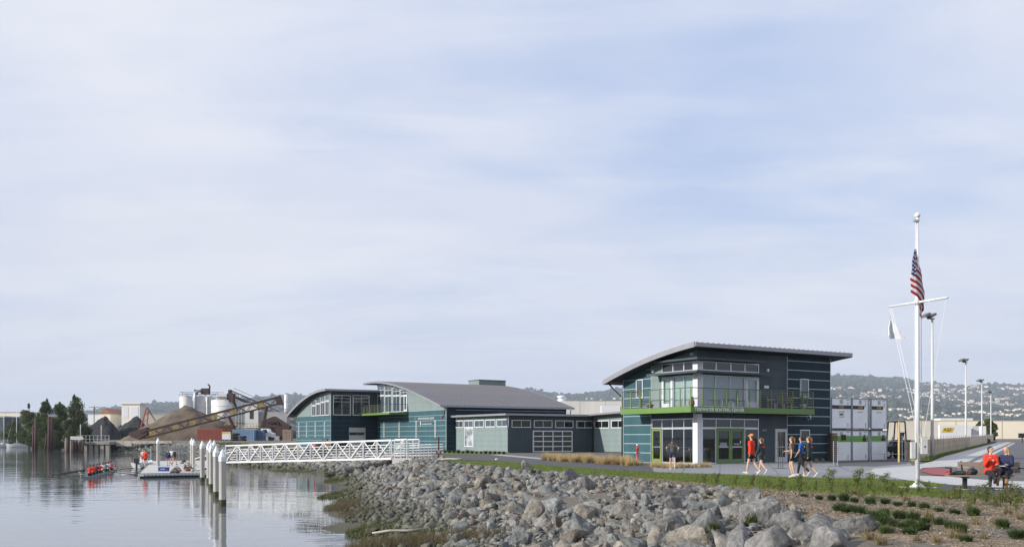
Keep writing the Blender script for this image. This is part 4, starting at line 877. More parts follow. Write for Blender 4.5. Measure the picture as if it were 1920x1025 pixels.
def riprap():
    rg = np.random.default_rng(11); pts = []
    def ok(x, y, r, k=.74):
        if not pts: return True
        P = np.array(pts); return bool((np.hypot(P[:, 0] - x, P[:, 1] - y) > k * (P[:, 2] + r)).all())
    meshes = []
    for i, (V, Fc) in enumerate(ROCK_HI):
        me = np_mesh('boulder', V, Fc); me.materials.append(M['rock']); meshes.append(me)
    def put(x, y, r, lab, grp=None, zo=.25):
        o = bpy.data.objects.new('boulder', meshes[rg.integers(len(meshes))]); COL.objects.link(o); o.rotation_mode = 'XYZ'
        e = rotm(rg).to_euler(); o.rotation_euler = (e.x * .6, e.y * .5, e.z); o.scale = (r, r, r * rg.uniform(.8, 1.1)); h_ = Hs(x, y); o.location = (x, y, h_ + r * (zo - (.22 if h_ > -.45 and lab.startswith(('large ang', 'middling', 'small')) else 0))); tag(o, lab, 'boulder', grp)
    for px, py, y, r, lab in BIG:
        r *= (1.0 if y < 31 and px > 1150 else .78); x, _, z = D(px, py, y); pts.append((x, y, r)); put(x, y, r, lab, None, .12)
        if px > 1180 and 'brown' not in lab and 'tan ' not in lab: o = COL.objects[-1]; o.material_slots[0].link = 'OBJECT'; o.material_slots[0].material = M['bluerock']
    # candidate field, large stones first
    def field(n, r0, r1, dmin, dmax, ylo, yhi, power=1.0):
        out = []
        yy = ylo + (yhi - ylo) * rg.random(n) ** power; k = 0
        sx = np.interp(yy, SHORE[:, 1], SHORE[:, 0]); w = bank_w(yy); dd = dmin + (dmax - dmin) * rg.random(n)
        for y, s, w_, d in zip(yy, sx, w, dd):
            slope = .22 if y < 80 else .5
            x = s + d * (w_ + .4) * math.sqrt(1 + slope * slope); r = r0 + (r1 - r0) * rg.random() ** 1.8
            if ok(x, y, r): pts.append((x, y, r)); out.append((x, y, r))
        return out
    A = field(420, .30, .54, .38, .88, 8, 60); A += field(700, .22, .38, .22, .92, 9, 95)
    B = field(4600, .14, .27, .08, .95, 8, 100); Cc = field(9000, .06, .14, .03, .97, 8, 62, 1.3)
    Cc += field(5000, .045, .11, .05, .97, 9, 32)
    allr = A + B + Cc
    # leave the planting bed free
    def bed(x, y): return x > np.interp(y, [5, 10, 15, 20, 26, 30, 36, 45], [3.3, 4.4, 5.4, 6.6, 7.3, 7.3, 7.2, 6])
    allr = [t for t in allr if not bed(t[0], t[1]) and not (abs(t[0]) < 2.2 and t[1] < 8)]
    Q = np.array(allr); zz = H(Q[:, 0], Q[:, 1]); u = Q[:, 0] / Q[:, 1] * F + 960; v = HY + F * (CAMZ - zz) / Q[:, 1]; kp = (u > -20) & (u < 1950) & (v < 1045)
    vis = [t for t, k in zip(allr, kp) if k]; vis.sort(key=lambda t: -t[2] / t[1]); ind = vis[:285]; rest = vis[285:]
    for t in ind:
        sx_ = float(np.interp(t[1], SHORE[:, 1], SHORE[:, 0])); q = (t[0] - sx_) / float(bank_w(t[1])); sz = 'large' if t[2] > .36 else ('middling' if t[2] > .25 else 'small')
        zn = 'right at the front of the view beside the bark bed' if (t[1] < 20 and t[0] > 1.5) else 'at the front of the view below the bank' if t[1] < 22 else 'on the crest of the bank under the lawn' if q > .78 else 'half way down the shore bank' if q > .42 else 'low on the bank near the water'
        put(*t, f'{sz} angular quarry stone {zn}', f'{sz} stones {zn}', .0)
    # far banks under the gangway and beyond the dock
    far = []
    for (ax, ay), (bx, by) in zip(SHORE[8:15], SHORE[9:16]):
        Ln = math.hypot(bx - ax, by - ay)
        for k in range(int(Ln * 13)):
            t = rg.random(); d = rg.uniform(.2, 6.2); nx, ny = (by - ay) / Ln, -(bx - ax) / Ln; far.append((ax + (bx - ax) * t + nx * d, ay + (by - ay) * t + ny * d, rg.uniform(.22, .55)))
    Vs, Fs, Ts = [], [], []; b = 0; Q = np.array(rest + far); ZQ = H(Q[:, 0], Q[:, 1])
    for i, (x, y, r) in enumerate(rest + far):
        lib = ROCK_MID if (y < 45 and r > .15) else ROCK_LO; V, Fc = lib[rg.integers(len(lib))]
        e = rotm(rg).to_euler(); mt = np.array(Matrix.Rotation(e.z, 3, 'Z') @ Matrix.Rotation(e.x * .4, 3, 'X')); q = (V * r * np.array([1, 1, rg.uniform(.8, 1.1)])) @ mt.T + np.array([x, y, ZQ[i] + r * .05])
        Vs.append(q); Fs.append(Fc + b); b += len(V); Ts.append(np.full(len(V), rg.random()))
    me = np_mesh('riprap', np.concatenate(Vs), np.concatenate(Fs), attr={'tint': np.concatenate(Ts)})
    tag(link('riprap', me, M['rock']), 'smaller grey and tan stones filling the shore bank between the boulders', 'stones', kind='stuff')
    print('rocks', len(ind), len(rest), len(far), 'tris', len(me.polygons))
riprap()

# ---------------------------------------------------------------- grasses and shrubs
def foliage_mat(name, c0, c1, trans=.25, rough=.7):
    if name in MATS: return MATS[name]
    m, nt, N, L, b = _nt(name); at = N.new('ShaderNodeAttribute'); at.attribute_name = 'tint'; oi = N.new('ShaderNodeObjectInfo')
    mx = N.new('ShaderNodeMix'); mx.data_type = 'RGBA'; mx.inputs[6].default_value = (*c0, 1); mx.inputs[7].default_value = (*c1, 1); L.new(at.outputs['Fac'], mx.inputs[0])
    hs = N.new('ShaderNodeHueSaturation'); mr = N.new('ShaderNodeMapRange'); mr.inputs[3].default_value = .8; mr.inputs[4].default_value = 1.2; L.new(oi.outputs['Random'], mr.inputs[0]); L.new(mr.outputs[0], hs.inputs['Value']); L.new(mx.outputs[2], hs.inputs['Color'])
    L.new(hs.outputs[0], b.inputs['Base Color']); b.inputs['Roughness'].default_value = rough; b.inputs['Specular IOR Level'].default_value = .25
    tr = N.new('ShaderNodeBsdfTranslucent'); L.new(hs.outputs[0], tr.inputs[0]); ms = N.new('ShaderNodeMixShader'); ms.inputs[0].default_value = trans
    L.new(b.outputs[0], ms.inputs[1]); L.new(tr.outputs[0], ms.inputs[2]); L.new(ms.outputs[0], N['Material Output'].inputs[0]); MATS[name] = m; return m
def blades(n, base, hgt, lean, wid, rg, segs=3, up=1.0):
    "curved grass blades: returns V, F, tint"
    Vs = []; Fs = []; T = []
    P = base(n) if callable(base) else base; n = len(P)
    an = rg.random(n) * 2 * math.pi; h = rg.uniform(*hgt, n); ln = rg.uniform(*lean, n); w = rg.uniform(*wid, n); tn = rg.random(n)
    dx, dy = np.cos(an), np.sin(an); sx, sy = -dy, dx
    for k in range(segs + 1):
        t = k / segs; c = np.stack([P[:, 0] + dx * ln * t ** 1.7, P[:, 1] + dy * ln * t ** 1.7, P[:, 2] + h * t * (1 - .22 * (ln / np.maximum(h, 1e-3)) * t)], 1)
        ww = (w * (1 - .85 * t))[:, None] * np.stack([sx, sy, 0 * sx], 1); Vs += [c - ww, c + ww]; T += [tn, tn]
    m = 2 * (segs + 1); V = np.stack(Vs, 1).reshape(-1, 3); T = np.stack(T, 1).ravel(); b = np.arange(n)[:, None] * m
    F4 = np.concatenate([b + np.array([[2 * k, 2 * k + 1, 2 * k + 3, 2 * k + 2]]) for k in range(segs)], 0); return V, F4, T
def disc(rg, r): 
    def f(n): a = rg.random(n) * 2 * math.pi; q = r * np.sqrt(rg.random(n)); return np.stack([q * np.cos(a), q * np.sin(a), np.zeros(n)], 1)
    return f
def leafcloud(C, Rr, n, size, rg, flat=.0):
    "n leaf quads spread through ellipsoids C (k,3), Rr (k,3)"
    C = np.asarray(C, float); Rr = np.asarray(Rr, float); i = rg.integers(len(C), size=n); d = rg.normal(size=(n, 3)); d /= np.linalg.norm(d, axis=1)[:, None]
    p = C[i] + d * Rr[i] * (rg.random(n) ** .45)[:, None]
    a = rg.normal(size=(n, 3)); a[:, 2] *= (1 - flat); a /= np.linalg.norm(a, axis=1)[:, None]; b = np.cross(a, d + rg.normal(0, .5, (n, 3))); b /= np.linalg.norm(b, axis=1)[:, None] + 1e-9
    s = rg.uniform(size[0], size[1], n)[:, None]; l = a * s; w = b * s * .5
    V = np.stack([p - l, p + w, p + l, p - w], 1).reshape(-1, 3); tint = np.repeat(np.clip(rg.random(n) * .6 + .4 * rg.random(len(C))[i], 0, 1), 4)
    return V, np.arange(4 * n).reshape(n, 4), tint
M['tuft'] = foliage_mat('dark_sedge', (.030, .055, .016), (.085, .125, .036)); M['dry'] = foliage_mat('tawny_grass', (.40, .30, .14), (.74, .60, .34), .40)
M['shrubleaf'] = foliage_mat('shrub_leaf', (.055, .080, .018), (.175, .190, .046)); M['reed'] = foliage_mat('marsh_reed', (.055, .045, .026), (.15, .12, .062)); M['blade'] = foliage_mat('lawn_blade', (.070, .110, .020), (.170, .205, .046))
M['weed'] = foliage_mat('weed_leaf', (.040, .052, .014), (.105, .115, .032)); M['twig'] = pm('twig', (.10, .075, .055), .9, .3, 8)
def greens():
    rg = np.random.default_rng(5)
    tufts = []
    for k in range(5):
        V, Fc, T = blades(330, disc(rg, .07), (.10, .20), (.05, .14), (.003, .006), rg); me = np_mesh('sedge_tuft', V, Fc, attr={'tint': T}); me.materials.append(M['tuft']); tufts.append(me)
    rowsT = [(1507, 935.5), (1536, 939.5), (1560, 941), (1583, 942), (1602, 945), (1632, 949), (1660, 948), (1683, 953), (1710, 954), (1734, 959), (1761, 964), (1790, 967.5), (1825, 970.5),
             (1577, 958), (1597, 962), (1613, 967), (1632, 972), (1659, 970), (1687, 976), (1712, 979), (1734, 985), (1760, 988), (1782, 993.5), (1660, 986), (1675, 991), (1692, 994), (1715, 1000), (1729, 999), (1705, 1008), (1622, 988), (1637, 996), (1618, 998), (1660, 1006), (1812, 1020), (1655, 980), (1645, 978), (1704, 990), (1571, 961), (1586, 966), (1800, 1001), (1880, 993), (1906, 1012)]
    for i, (px, py) in enumerate(rowsT):
        x, y, _ = W(px, py - 3, 0); s = rg.uniform(1.15, 1.7)
        o = bpy.data.objects.new('sedge_tuft', tufts[i % 5]); COL.objects.link(o); o.location = (x, y, max(Hs(x, y), -.6) + .02); o.scale = (s, s, s * rg.uniform(.55, .8)); o.rotation_euler = (0, 0, rg.random() * 6)
        z_ = 'in the upper row of the bark bed' if i < 13 else 'in the dense lower left patch of the bark bed' if px < 1740 else 'at the right side of the bark bed'; tag(o, 'dark green sedge tuft ' + z_, 'plant', 'sedge tufts ' + z_)
    # low shrubs along the lawn edge
    shr = []
    for k in range(5):
        r = np.random.default_rng(40 + k); C = [(r.normal(0, .12), r.normal(0, .12), z) for z in np.linspace(.12, .62, 9)]; V, Fc, T = leafcloud(C, [(.15, .15, .11)] * 9, 480, (.018, .042), r)
        mb = MB(); 
        for q in range(6): a = r.random() * 6.28; mb.tube([(0, 0, 0), (.06 * math.cos(a), .06 * math.sin(a), .3), (.16 * math.cos(a), .16 * math.sin(a), .62)], [.010, .007, .003], 4)
        lm = np_mesh('foliage', V, Fc, attr={'tint': T}); lm.materials.append(M['shrubleaf']); tm = mb.mesh('stems'); tm.materials.append(M['twig']); shr.append((lm, tm))
    spots = [(1412, 908, 1.0), (1440, 912, .8), (1465, 917, 1.0), (1497, 912, 1.1), (1500, 921, .8), (1530, 917, .85), (1556, 908, 1.5), (1558, 920, .9), (1585, 918, .8), (1608, 912, 1.6), (1630, 914, 1.4), (1610, 930, .9), (1660, 918, 1.4), (1672, 922, .9), (1700, 921, .8), (1722, 920, 1.0), (1740, 921, .9), (1690, 930, .7), (1640, 932, .7), (1790, 929, .8), (1800, 936, 1.0), (1828, 942, 1.2), (1850, 927, 1.0), (1849, 940, .9), (1884, 939, 1.0), (1895, 945, 1.4), (1820, 951, .8), (1866, 946, .7), (1912, 938, .9), (1905, 955, .8), (1380, 905, .9), (1342, 903, 1.0), (1320, 902, .8), (1770, 934, .6)]
    for i, (px, py, s) in enumerate(spots):
        x, y, _ = W(px, py + 4, 0); e = empty('shrub', (x, y, max(Hs(x, y), -.6) + .01), rg.random() * 6); e.scale = (s * .56, s * .56, s * .62); z_ = 'at the lawn edge below the walkers' if px < 1545 else 'at the lawn edge left of the flagpole' if px < 1715 else 'near the flagpole foot' if px < 1780 else 'in front of the bench'; tag(e, 'young leafy shrub ' + z_, 'shrub', 'young shrubs ' + z_)
        lm, tm = shr[i % 5]; link('foliage', lm, None, e); link('stems', tm, None, e)
    # ragged low growth along the lawn edge and dry weeds in the bed
    n = 4200; px = rg.uniform(1300, 1990, n); edge = np.interp(px, [1300, 1400, 1480, 1560, 1700, 1800, 1990], [899, 906, 914, 918, 922, 934, 944]); py = edge + rg.normal(0, 5.0, n); yy = CAMZ * F / (py - HY); X = (px - 960) / F * yy
    k = np.array([mnoise.noise((a * 1.3, b * .9, 4)) for a, b in zip(X, yy)]) > .08; X, yy = X[k], yy[k]; V, Fc, T = blades(0, np.c_[X, yy, np.maximum(H(X, yy), -.6) + .01], (.04, .20), (.03, .14), (.006, .014), rg, 2)
    tag(link('edge_growth', np_mesh('edge_growth', V, Fc, attr={'tint': T}), M['shrubleaf']), 'ragged low green growth along the edge between lawn and bark bed', 'weeds', kind='stuff')
    drm = []
    for k in range(3):
        V, Fc, T = blades(90, disc(rg, .08), (.06, .22), (.05, .16), (.003, .006), rg); me = np_mesh('dry_weed', V, Fc, attr={'tint': T}); me.materials.append(foliage_mat('dry_weed', (.13, .10, .045), (.26, .22, .11))); drm.append(me)
    for i, (px, py) in enumerate(((1805, 999), (1870, 985), (1755, 1018), (1890, 965), (1845, 1012), (1600, 928), (1700, 940), (1770, 945), (1668, 1001), (1742, 972), (1866, 948), (1910, 975), (1790, 1012), (1830, 985), (1630, 1010), (1555, 935), (1720, 1016), (1650, 1018))):
        x, y, _ = W(px, py); o = bpy.data.objects.new('dry_weed', drm[i % 3]); COL.objects.link(o); o.location = (x, y, max(Hs(x, y), -.6) + .02); s = rg.uniform(.7, 1.3); o.scale = (s, s, s); tag(o, 'straw-coloured dry weed in the bark bed', 'weed', 'dry weeds in the bark bed')
    # tawny ornamental grass in front of the buildings
    dry = []
    for k in range(5):
        V, Fc, T = blades(230, disc(rg, .12), (.22, .72), (.08, .48), (.005, .010), rg); me = np_mesh('tawny_grass_clump', V, Fc, attr={'tint': T}); me.materials.append(M['dry']); dry.append(me)
    sp = []
    for px in np.arange(1018, 1186, 2.9): sp.append((px + rg.normal(0, .8), np.interp(px, [1018, 1186], [861.0, 872.0]) + rg.normal(0, .9), 1.0, 0))
    for px in (1191, 1196, 1203): sp.append((px, 871.5 + rg.normal(0, .5), .75, 1))
    for px in np.arange(1222, 1336, 5.2): sp.append((px + rg.normal(0, .8), np.interp(px, [1222, 1260, 1340], [875, 878, 874.5]) + rg.normal(0, .7), .62, 2))
    for px, py in ((1531, 866.5), (1543, 866), (1556, 865), (1521, 867)): sp.append((px, py, .5, 3))
    labs = ['tawny ornamental grass clump in the long bed beside the asphalt path', 'small tawny grass clump below the red hydrant', 'tawny grass clump along the shopfront glass of the two-storey centre', 'short tawny grass clump at the foot of the navy wall']
    for i, (px, py, s, g) in enumerate(sp):
        x, y, _ = W(px, py, 0); o = bpy.data.objects.new('tawny_grass_clump', dry[i % 5]); COL.objects.link(o); o.location = (x, y, .0); s *= rg.uniform(.62, 1.12); o.scale = (s * 1.15, s * 1.15, s); o.rotation_euler = (0, 0, rg.random() * 6)
        tag(o, labs[g], 'grass clump', labs[g].replace('clump', 'clumps'))
    # green tufts at the foot of the low wing
    for i, px in enumerate(np.arange(834, 948, 8.5)):
        x, y, _ = W(px, np.interp(px, [834, 948], [848.2, 851.0]), 0); o = bpy.data.objects.new('border_plant', tufts[i % 5]); COL.objects.link(o); o.location = (x, y, 0); s = rg.uniform(1.6, 2.6); o.scale = (s, s, s); o.rotation_euler = (0, 0, rg.random() * 6)
        tag(o, 'small green border plant at the foot of the low sage wing', 'plant', 'border plants along the low wing')
    # border lawn there
    sheet('border_lawn', [G(822, 850), G(850, 848), G(955, 851.4), G(918, 852.0), G(850, 852.4), G(815, 853.4)], M['lawn'], .007)
    # lawn blades
    poly = LAWN_TOP + [G(1744, 914.5), G(1850, 928), G(1990, 936)] + LAWN_BOT[::-1]; poly = np.array(poly)
    def inside(P):
        c = np.zeros(len(P), bool); j = len(poly) - 1
        for i in range(len(poly)):
            xi, yi = poly[i]; xj, yj = poly[j]; k = ((yi > P[:, 1]) != (yj > P[:, 1])) & (P[:, 0] < (xj - xi) * (P[:, 1] - yi) / (yj - yi + 1e-12) + xi); c ^= k; j = i
        return c
    Q = np.stack([rg.uniform(-7, 24, 420000), rg.uniform(22, 76, 420000)], 1); Q = Q[inside(Q)]; keep = rg.random(len(Q)) < np.clip(38 / Q[:, 1], 0, 1) ** 1.5; Q = Q[keep][:90000]
    V, Fc, T = blades(0, np.c_[Q, np.full(len(Q), .012)], (.03, .075), (.01, .05), (.004, .009), rg, 1)
    tag(link('lawn_grass', np_mesh('lawn_grass', V, Fc, attr={'tint': T}), M['blade']), 'short green grass of the mown lawn', 'grass', kind='stuff')
    # verge grass by the fence
    n = 7000; t = rg.uniform(-2, 134, n) ** 1.0; s = rg.uniform(.1, .75, n); P = np.array([off(a, b) for a, b in zip(t, s)]); V, Fc, T = blades(0, np.c_[P, H(P[:, 0], P[:, 1]) + .1], (.08, .3), (.03, .15), (.008, .02), rg, 1)
    tag(link('verge_grass', np_mesh('verge_grass', V, Fc, attr={'tint': T}), M['blade']), 'rough green grass along the foot of the slatted fence', 'grass', kind='stuff')
    # marsh reeds and weeds at the waterline
    P = []
    for cx, cy, rx, ry, n in ((-8.3, 46, .9, 2.6, 2600), (-4.0, 29.2, 1.3, 1.0, 2300), (-2.4, 28.6, 1.3, .9, 2600), (-9.6, 41.5, .7, 1.2, 200), (-7.6, 35.5, .8, 1.2, 260), (-1.2, 27.8, 1.0, .8, 900), (-7.0, 41.5, .7, 1.6, 700)):
        a = rg.random(n) * 6.28; q = np.sqrt(rg.random(n)); P.append(np.stack([cx + rx * q * np.cos(a), cy + ry * q * np.sin(a)], 1))
    P = np.concatenate(P); V, Fc, T = blades(0, np.c_[P, np.maximum(H(P[:, 0], P[:, 1]), WATER - .1)], (.12, .36), (.02, .18), (.003, .007), rg, 2)
    tag(link('marsh_reeds', np_mesh('marsh_reeds', V, Fc, attr={'tint': T}), M['reed']), 'brown marsh reeds growing along the waterline', 'reeds', kind='stuff')
    P = []
    for cx, cy, rx, ry, n in ((-13.6, 77, 1.5, 6, 3800), (-10.4, 56, 1.0, 4, 1800), (-5.0, 34, 1.0, 2.5, 1500), (-3.2, 31, 1.2, 1.6, 900), (-15.5, 86, 1.5, 4, 1800), (-22, 97, 3, 3, 1500)):
        a = rg.random(n) * 6.28; q = np.sqrt(rg.random(n)); P.append(np.stack([cx + rx * q * np.cos(a), cy + ry * q * np.sin(a)], 1))
    P = np.concatenate(P); V, Fc, T = blades(0, np.c_[P, np.maximum(H(P[:, 0], P[:, 1]), WATER - .02)], (.06, .2), (.03, .16), (.010, .022), rg, 1)
    tag(link('saltmarsh_growth', np_mesh('saltmarsh_growth', V, Fc, attr={'tint': T}), M['weed']), 'olive pickleweed growth on the wet stones of the shore', 'marsh growth', kind='stuff')
    # weeds between the stones
    wd = []
    for k in range(3):
        V, Fc, T = blades(120, disc(rg, .13), (.10, .30), (.06, .22), (.006, .012), rg); me = np_mesh('weed_clump', V, Fc, attr={'tint': T}); me.materials.append(M['weed']); wd.append(me)
    for i, (px, py, y) in enumerate(((1048, 918, 34), (1148, 960, 25), (1410, 965, 19), (1395, 972, 18.5), (1340, 1000, 19), (1320, 1012, 18.6), (970, 915, 41), (1330, 918, 27), (1440, 932, 24), (1000, 900, 44))):
        x, _, z = D(px, py, y); o = bpy.data.objects.new('weed_clump', wd[i % 3]); COL.objects.link(o); o.location = (x, y, Hs(x, y) + .16); s = rg.uniform(.5, .95); o.scale = (s, s, s); tag(o, 'yellow-green weed clump growing between the bank stones', 'weed', 'weeds between the bank stones')
    # driftwood
    for px, py, y, a, l, lab in ((745, 999, 31.5, .3, .85, 'bleached driftwood stick lying on the muddy shore'), (846, 865, 68, -.5, .9, 'pale driftwood plank on the stones below the path')):
        x, _, z = D(px, py, y); mb = MB(); mb.tube([(-l, 0, 0), (-l * .3, .05, .05), (l * .4, -.02, .04), (l, .04, .09)], [.03, .05, .045, .03], 7); tag(mb.build('driftwood', pm('driftwood', (.45, .40, .32), .85, .2, 6), None, True, (x, y, max(Hs(x, y), WATER) + .12), a), lab, 'driftwood')
greens()
# ---------------------------------------------------------------- dock, piles, gangway, rowing eight
DK = -1.37
def dock():
    d = thing('floating_dock', 'grey floating dock with dark fender edge at the end of the gangway', 'dock', (0, 0, 0))
    a = W(262, 887, DK)[:2]; b = W(386, 885, DK)[:2]; c = W(402, 862.5, DK)[:2]; e = W(287, 862.5, DK)[:2]
    A, Bp, Cp, E_ = [Vector((*p, 0)) for p in (a, b, c, e)]; n = 10; deck = pm('dock_boards', (.50, .49, .46), .8, .10, 1.2, bump=.1)
    for i in range(n):
        p0, p1 = A.lerp(E_, i / n), A.lerp(E_, (i + 1) / n - .003); q0, q1 = Bp.lerp(Cp, i / n), Bp.lerp(Cp, (i + 1) / n - .003)
        MB().prism([(p.x, p.y, DK - .05) for p in (p0, q0, q1, p1)], (0, 0, .05 + .002 * (i % 2))).build('deck_panel', deck, d)
    MB().prism([(p.x, p.y, WATER - .25) for p in (A, Bp, Cp, E_)], (0, 0, .25 + DK - WATER - .052)).build('float', M['black'], d)
    MB().bar((A.x, A.y - .06, DK - .06), (Bp.x, Bp.y - .06, DK - .06), .1, .14).build('fender', M['black'], d); MB().bar((A.x - .06, A.y, DK - .06), (E_.x - .06, E_.y, DK - .06), .1, .14).build('fender', M['wood'], d)
    for k in range(18): p = A.lerp(Bp, (k + .5) / 18); MB().cbox((p.x, p.y - .13, DK - .13), .5, .06, .2).build('bumper_block', M['galv'], d)
    return A, Bp, Cp, E_
DKP = dock()
def pile(px, ytop, y, r, lab):
    x = (px - 960) / F * y; zt = CAMZ - (ytop - HY) * y / F; h = zt - WATER; o = thing('dock_pile', lab, 'pile', (x, y, WATER))
    MB().lathe([(r, -1.2), (r, h - r * 2.6)], n=4 if False else 8).build('shaft', M['pile'], o)
    MB().lathe([(r * 1.12, h - r * 3.4), (r * 1.14, h - r * 2.2), (.02, h)], n=8).build('cap', M['white'], o)
    MB().lathe([(r * 1.03, -.3), (r * 1.05, .12), (r * 1.03, .34)], n=8).build('algae_band', pm('algae', (.05, .055, .02), .9, .4, 8), o)
M['pile'] = pm('concrete_pile', (.40, .385, .35), .85, .14, 2.2, stretch=(1, 1, .3), bump=.1)
for a in ((417.3, 841.0, 47.0, .185, 'nearest concrete pile with white cone cap, standing alone in front of the gangway'), (405.6, 835, 54, .185, 'second concrete pile with white cone cap, just left of the nearest one'),
          (396.5, 829.5, 63, .185, 'third concrete pile with white cone cap, left of the two nearest'), (391.5, 828, 72, .18, 'slim half-hidden concrete pile with cone cap in the middle of the pile row'), (379.3, 825.3, 73.5, .19, 'concrete pile with cone cap at the right corner of the dock'),
          (401.7, 824.5, 86, .18, 'farther pile with cone cap showing between the near piles, right one'), (394.3, 823, 92, .18, 'farther pile with cone cap showing between the near piles, left one'),
          (363.2, 822.3, 92, .19, 'right one of the pale pile pair by the dock cage'), (359.6, 820.4, 97, .19, 'left one of the pale pile pair by the dock cage'), (296.4, 820, 101, .19, 'pale pile with cone cap at the far left corner of the dock cage')):
    pile(*a)

def gangway():
    P0 = Vector(D(734, 859.3, 75)); P1 = Vector(D(423, 866.3, 84)); d = (P1 - P0); Ln = d.length; dn = d.normalized(); sd = Vector((-dn.y, dn.x, 0)).normalized() * -1
    if sd.y < 0: sd = -sd
    hgt = 1.5; wd = 1.7
    g = thing('gangway', 'long white aluminium truss gangway sloping down from the bank to the dock', 'gangway', (0, 0, 0)); n = 13; w = .085
    for s in (0, 1):
        o = sd * wd * s; top = [P0 + o + Vector((0, 0, hgt)) + d * (i / n) for i in range(n + 1)]; bot = [P0 + o + d * (i / n) for i in range(n + 1)]
        MB().bar(top[0], top[-1], .105).build('top_chord', M['galw'], g); MB().bar(bot[0], bot[-1], .13).build('bottom_chord', M['galw'], g)
        for i in range(n + 1): MB().bar(bot[i] + Vector((0, 0, .066)), top[i] - Vector((0, 0, .061)), w).build('truss_post', M['galw'], g)
        for i in range(n):
            a, b = (bot[i], top[i + 1]) if i % 2 else (top[i], bot[i + 1]); MB().bar(a.lerp(b, .06), a.lerp(b, .94), .07).build('truss_diagonal', M['galw'], g)
        for k in range(5):
            z = Vector((0, 0, .25 + k * .22)); off_ = sd * (.09 if s == 0 else -.09); MB().bar(bot[0] + z + off_, bot[-1] + z + off_, .035).build('side_rail', M['galw'], g)
    a, b = P0 + sd * .1, P1 + sd * .1; k = sd * (wd - .2); MB().prism([a + Vector((0, 0, .05)), b + Vector((0, 0, .05)), b + k + Vector((0, 0, .05)), a + k + Vector((0, 0, .05))], (0, 0, .05)).build('deck', M['galv'], g)
    # transition ramp on to the dock
    q = P1 + dn * 4.0; q.z = DK + .05; MB().prism([P1 + sd * .1, q + sd * .1, q + k + sd * .1, P1 + k + sd * .1], (0, 0, .06)).build('ramp', M['galv'], g)
    for s in (.12, 1.58): MB().bar(P1 + sd * s + Vector((0, 0, 1.1)), q + sd * s + Vector((0, 0, 1.1)), .06).build('ramp_rail', M['galw'], g); MB().bar(q + sd * s, q + sd * s + Vector((0, 0, 1.1)), .06).build('ramp_post', M['galw'], g)
    # landing on the bank
    l = thing('gangway_landing', 'concrete landing at the top of the gangway with white guard rails', 'landing', (0, 0, 0)); e = P0 - dn * 4.0; e.z = P0.z + .02; Hh = Vector((0, 0, .02))
    MB().prism([P0 + sd * -.1 - Vector((0, 0, 1.0)) - dn * .15, e + sd * -.1 - Vector((0, 0, 1.0)), e + sd * (wd + .1) - Vector((0, 0, 1.0)), P0 + sd * (wd + .1) - Vector((0, 0, 1.0)) - dn * .15], (0, 0, 1.05)).build('slab', M['conc'], l)
    for s, n2, f_ in ((0, 4, 1.0), (wd, 4, 1.0)):
        A = P0 + sd * s - dn * .3; Bp = P0 + sd * s - dn * 1.5
        for k in range(3): c = A.lerp(Bp, k / 2); MB().bar(c, c + Vector((0, 0, 1.55)), .10).build('post', M['galw'], l)
        MB().bar(A + Vector((0, 0, 1.52)), Bp + Vector((0, 0, 1.52)), .09).build('top_rail', M['galw'], l)
        for k in range(6): z = Vector((0, 0, .22 + k * .2)); MB().bar(A + z, Bp + z, .04).build('rail', M['galw'], l)
        A, Bp = Bp - dn * .2, Bp - dn * 2.4
        for k in range(4): c = A.lerp(Bp, k / 3); MB().bar(c, c + Vector((0, 0, 1.08)), .06).build('post', M['galv'], l)
        for k in range(5): z = Vector((0, 0, .2 + k * .215)); MB().bar(A + z, Bp + z, .035).build('rail', M['galv'], l)
M['galw'] = pm('white_aluminium', (.58, .59, .60), .45, .12, 3, metal=.2)
gangway()

def dock_cage():
    o = thing('dock_gate_cage', 'tall grey wire security cage on the far edge of the dock', 'fence', W(283, 864, DK))
    A = Vector(W(283, 864, DK)); Bp = Vector(W(353, 863.2, DK)); base = A.copy(); A -= base; Bp -= base; h = 1.95
    for k in range(5): c = A.lerp(Bp, k / 4); MB().bar(c, c + Vector((0, 0, h)), .08).build('post', M['galv'], o)
    for z in (.06, 1.0, h): MB().bar(A + Vector((0, 0, z)), Bp + Vector((0, 0, z)), .06).build('rail', M['galv'], o)
    mesh = glass_mat('wire_mesh', (.78, .8, .8), .985, .5); MB().prism([A + Vector((0, .02, .06)), Bp + Vector((0, .02, .06)), Bp + Vector((0, .02, h)), A + Vector((0, .02, h))], (0, .01, 0)).build('mesh_panel', mesh, o)
    for k in range(24): c = A.lerp(Bp, (k + .5) / 24); MB().bar(c + Vector((0, .04, .06)), c + Vector((0, .04, h)), .016).build('mesh_wire', M['galv'], o)
dock_cage()
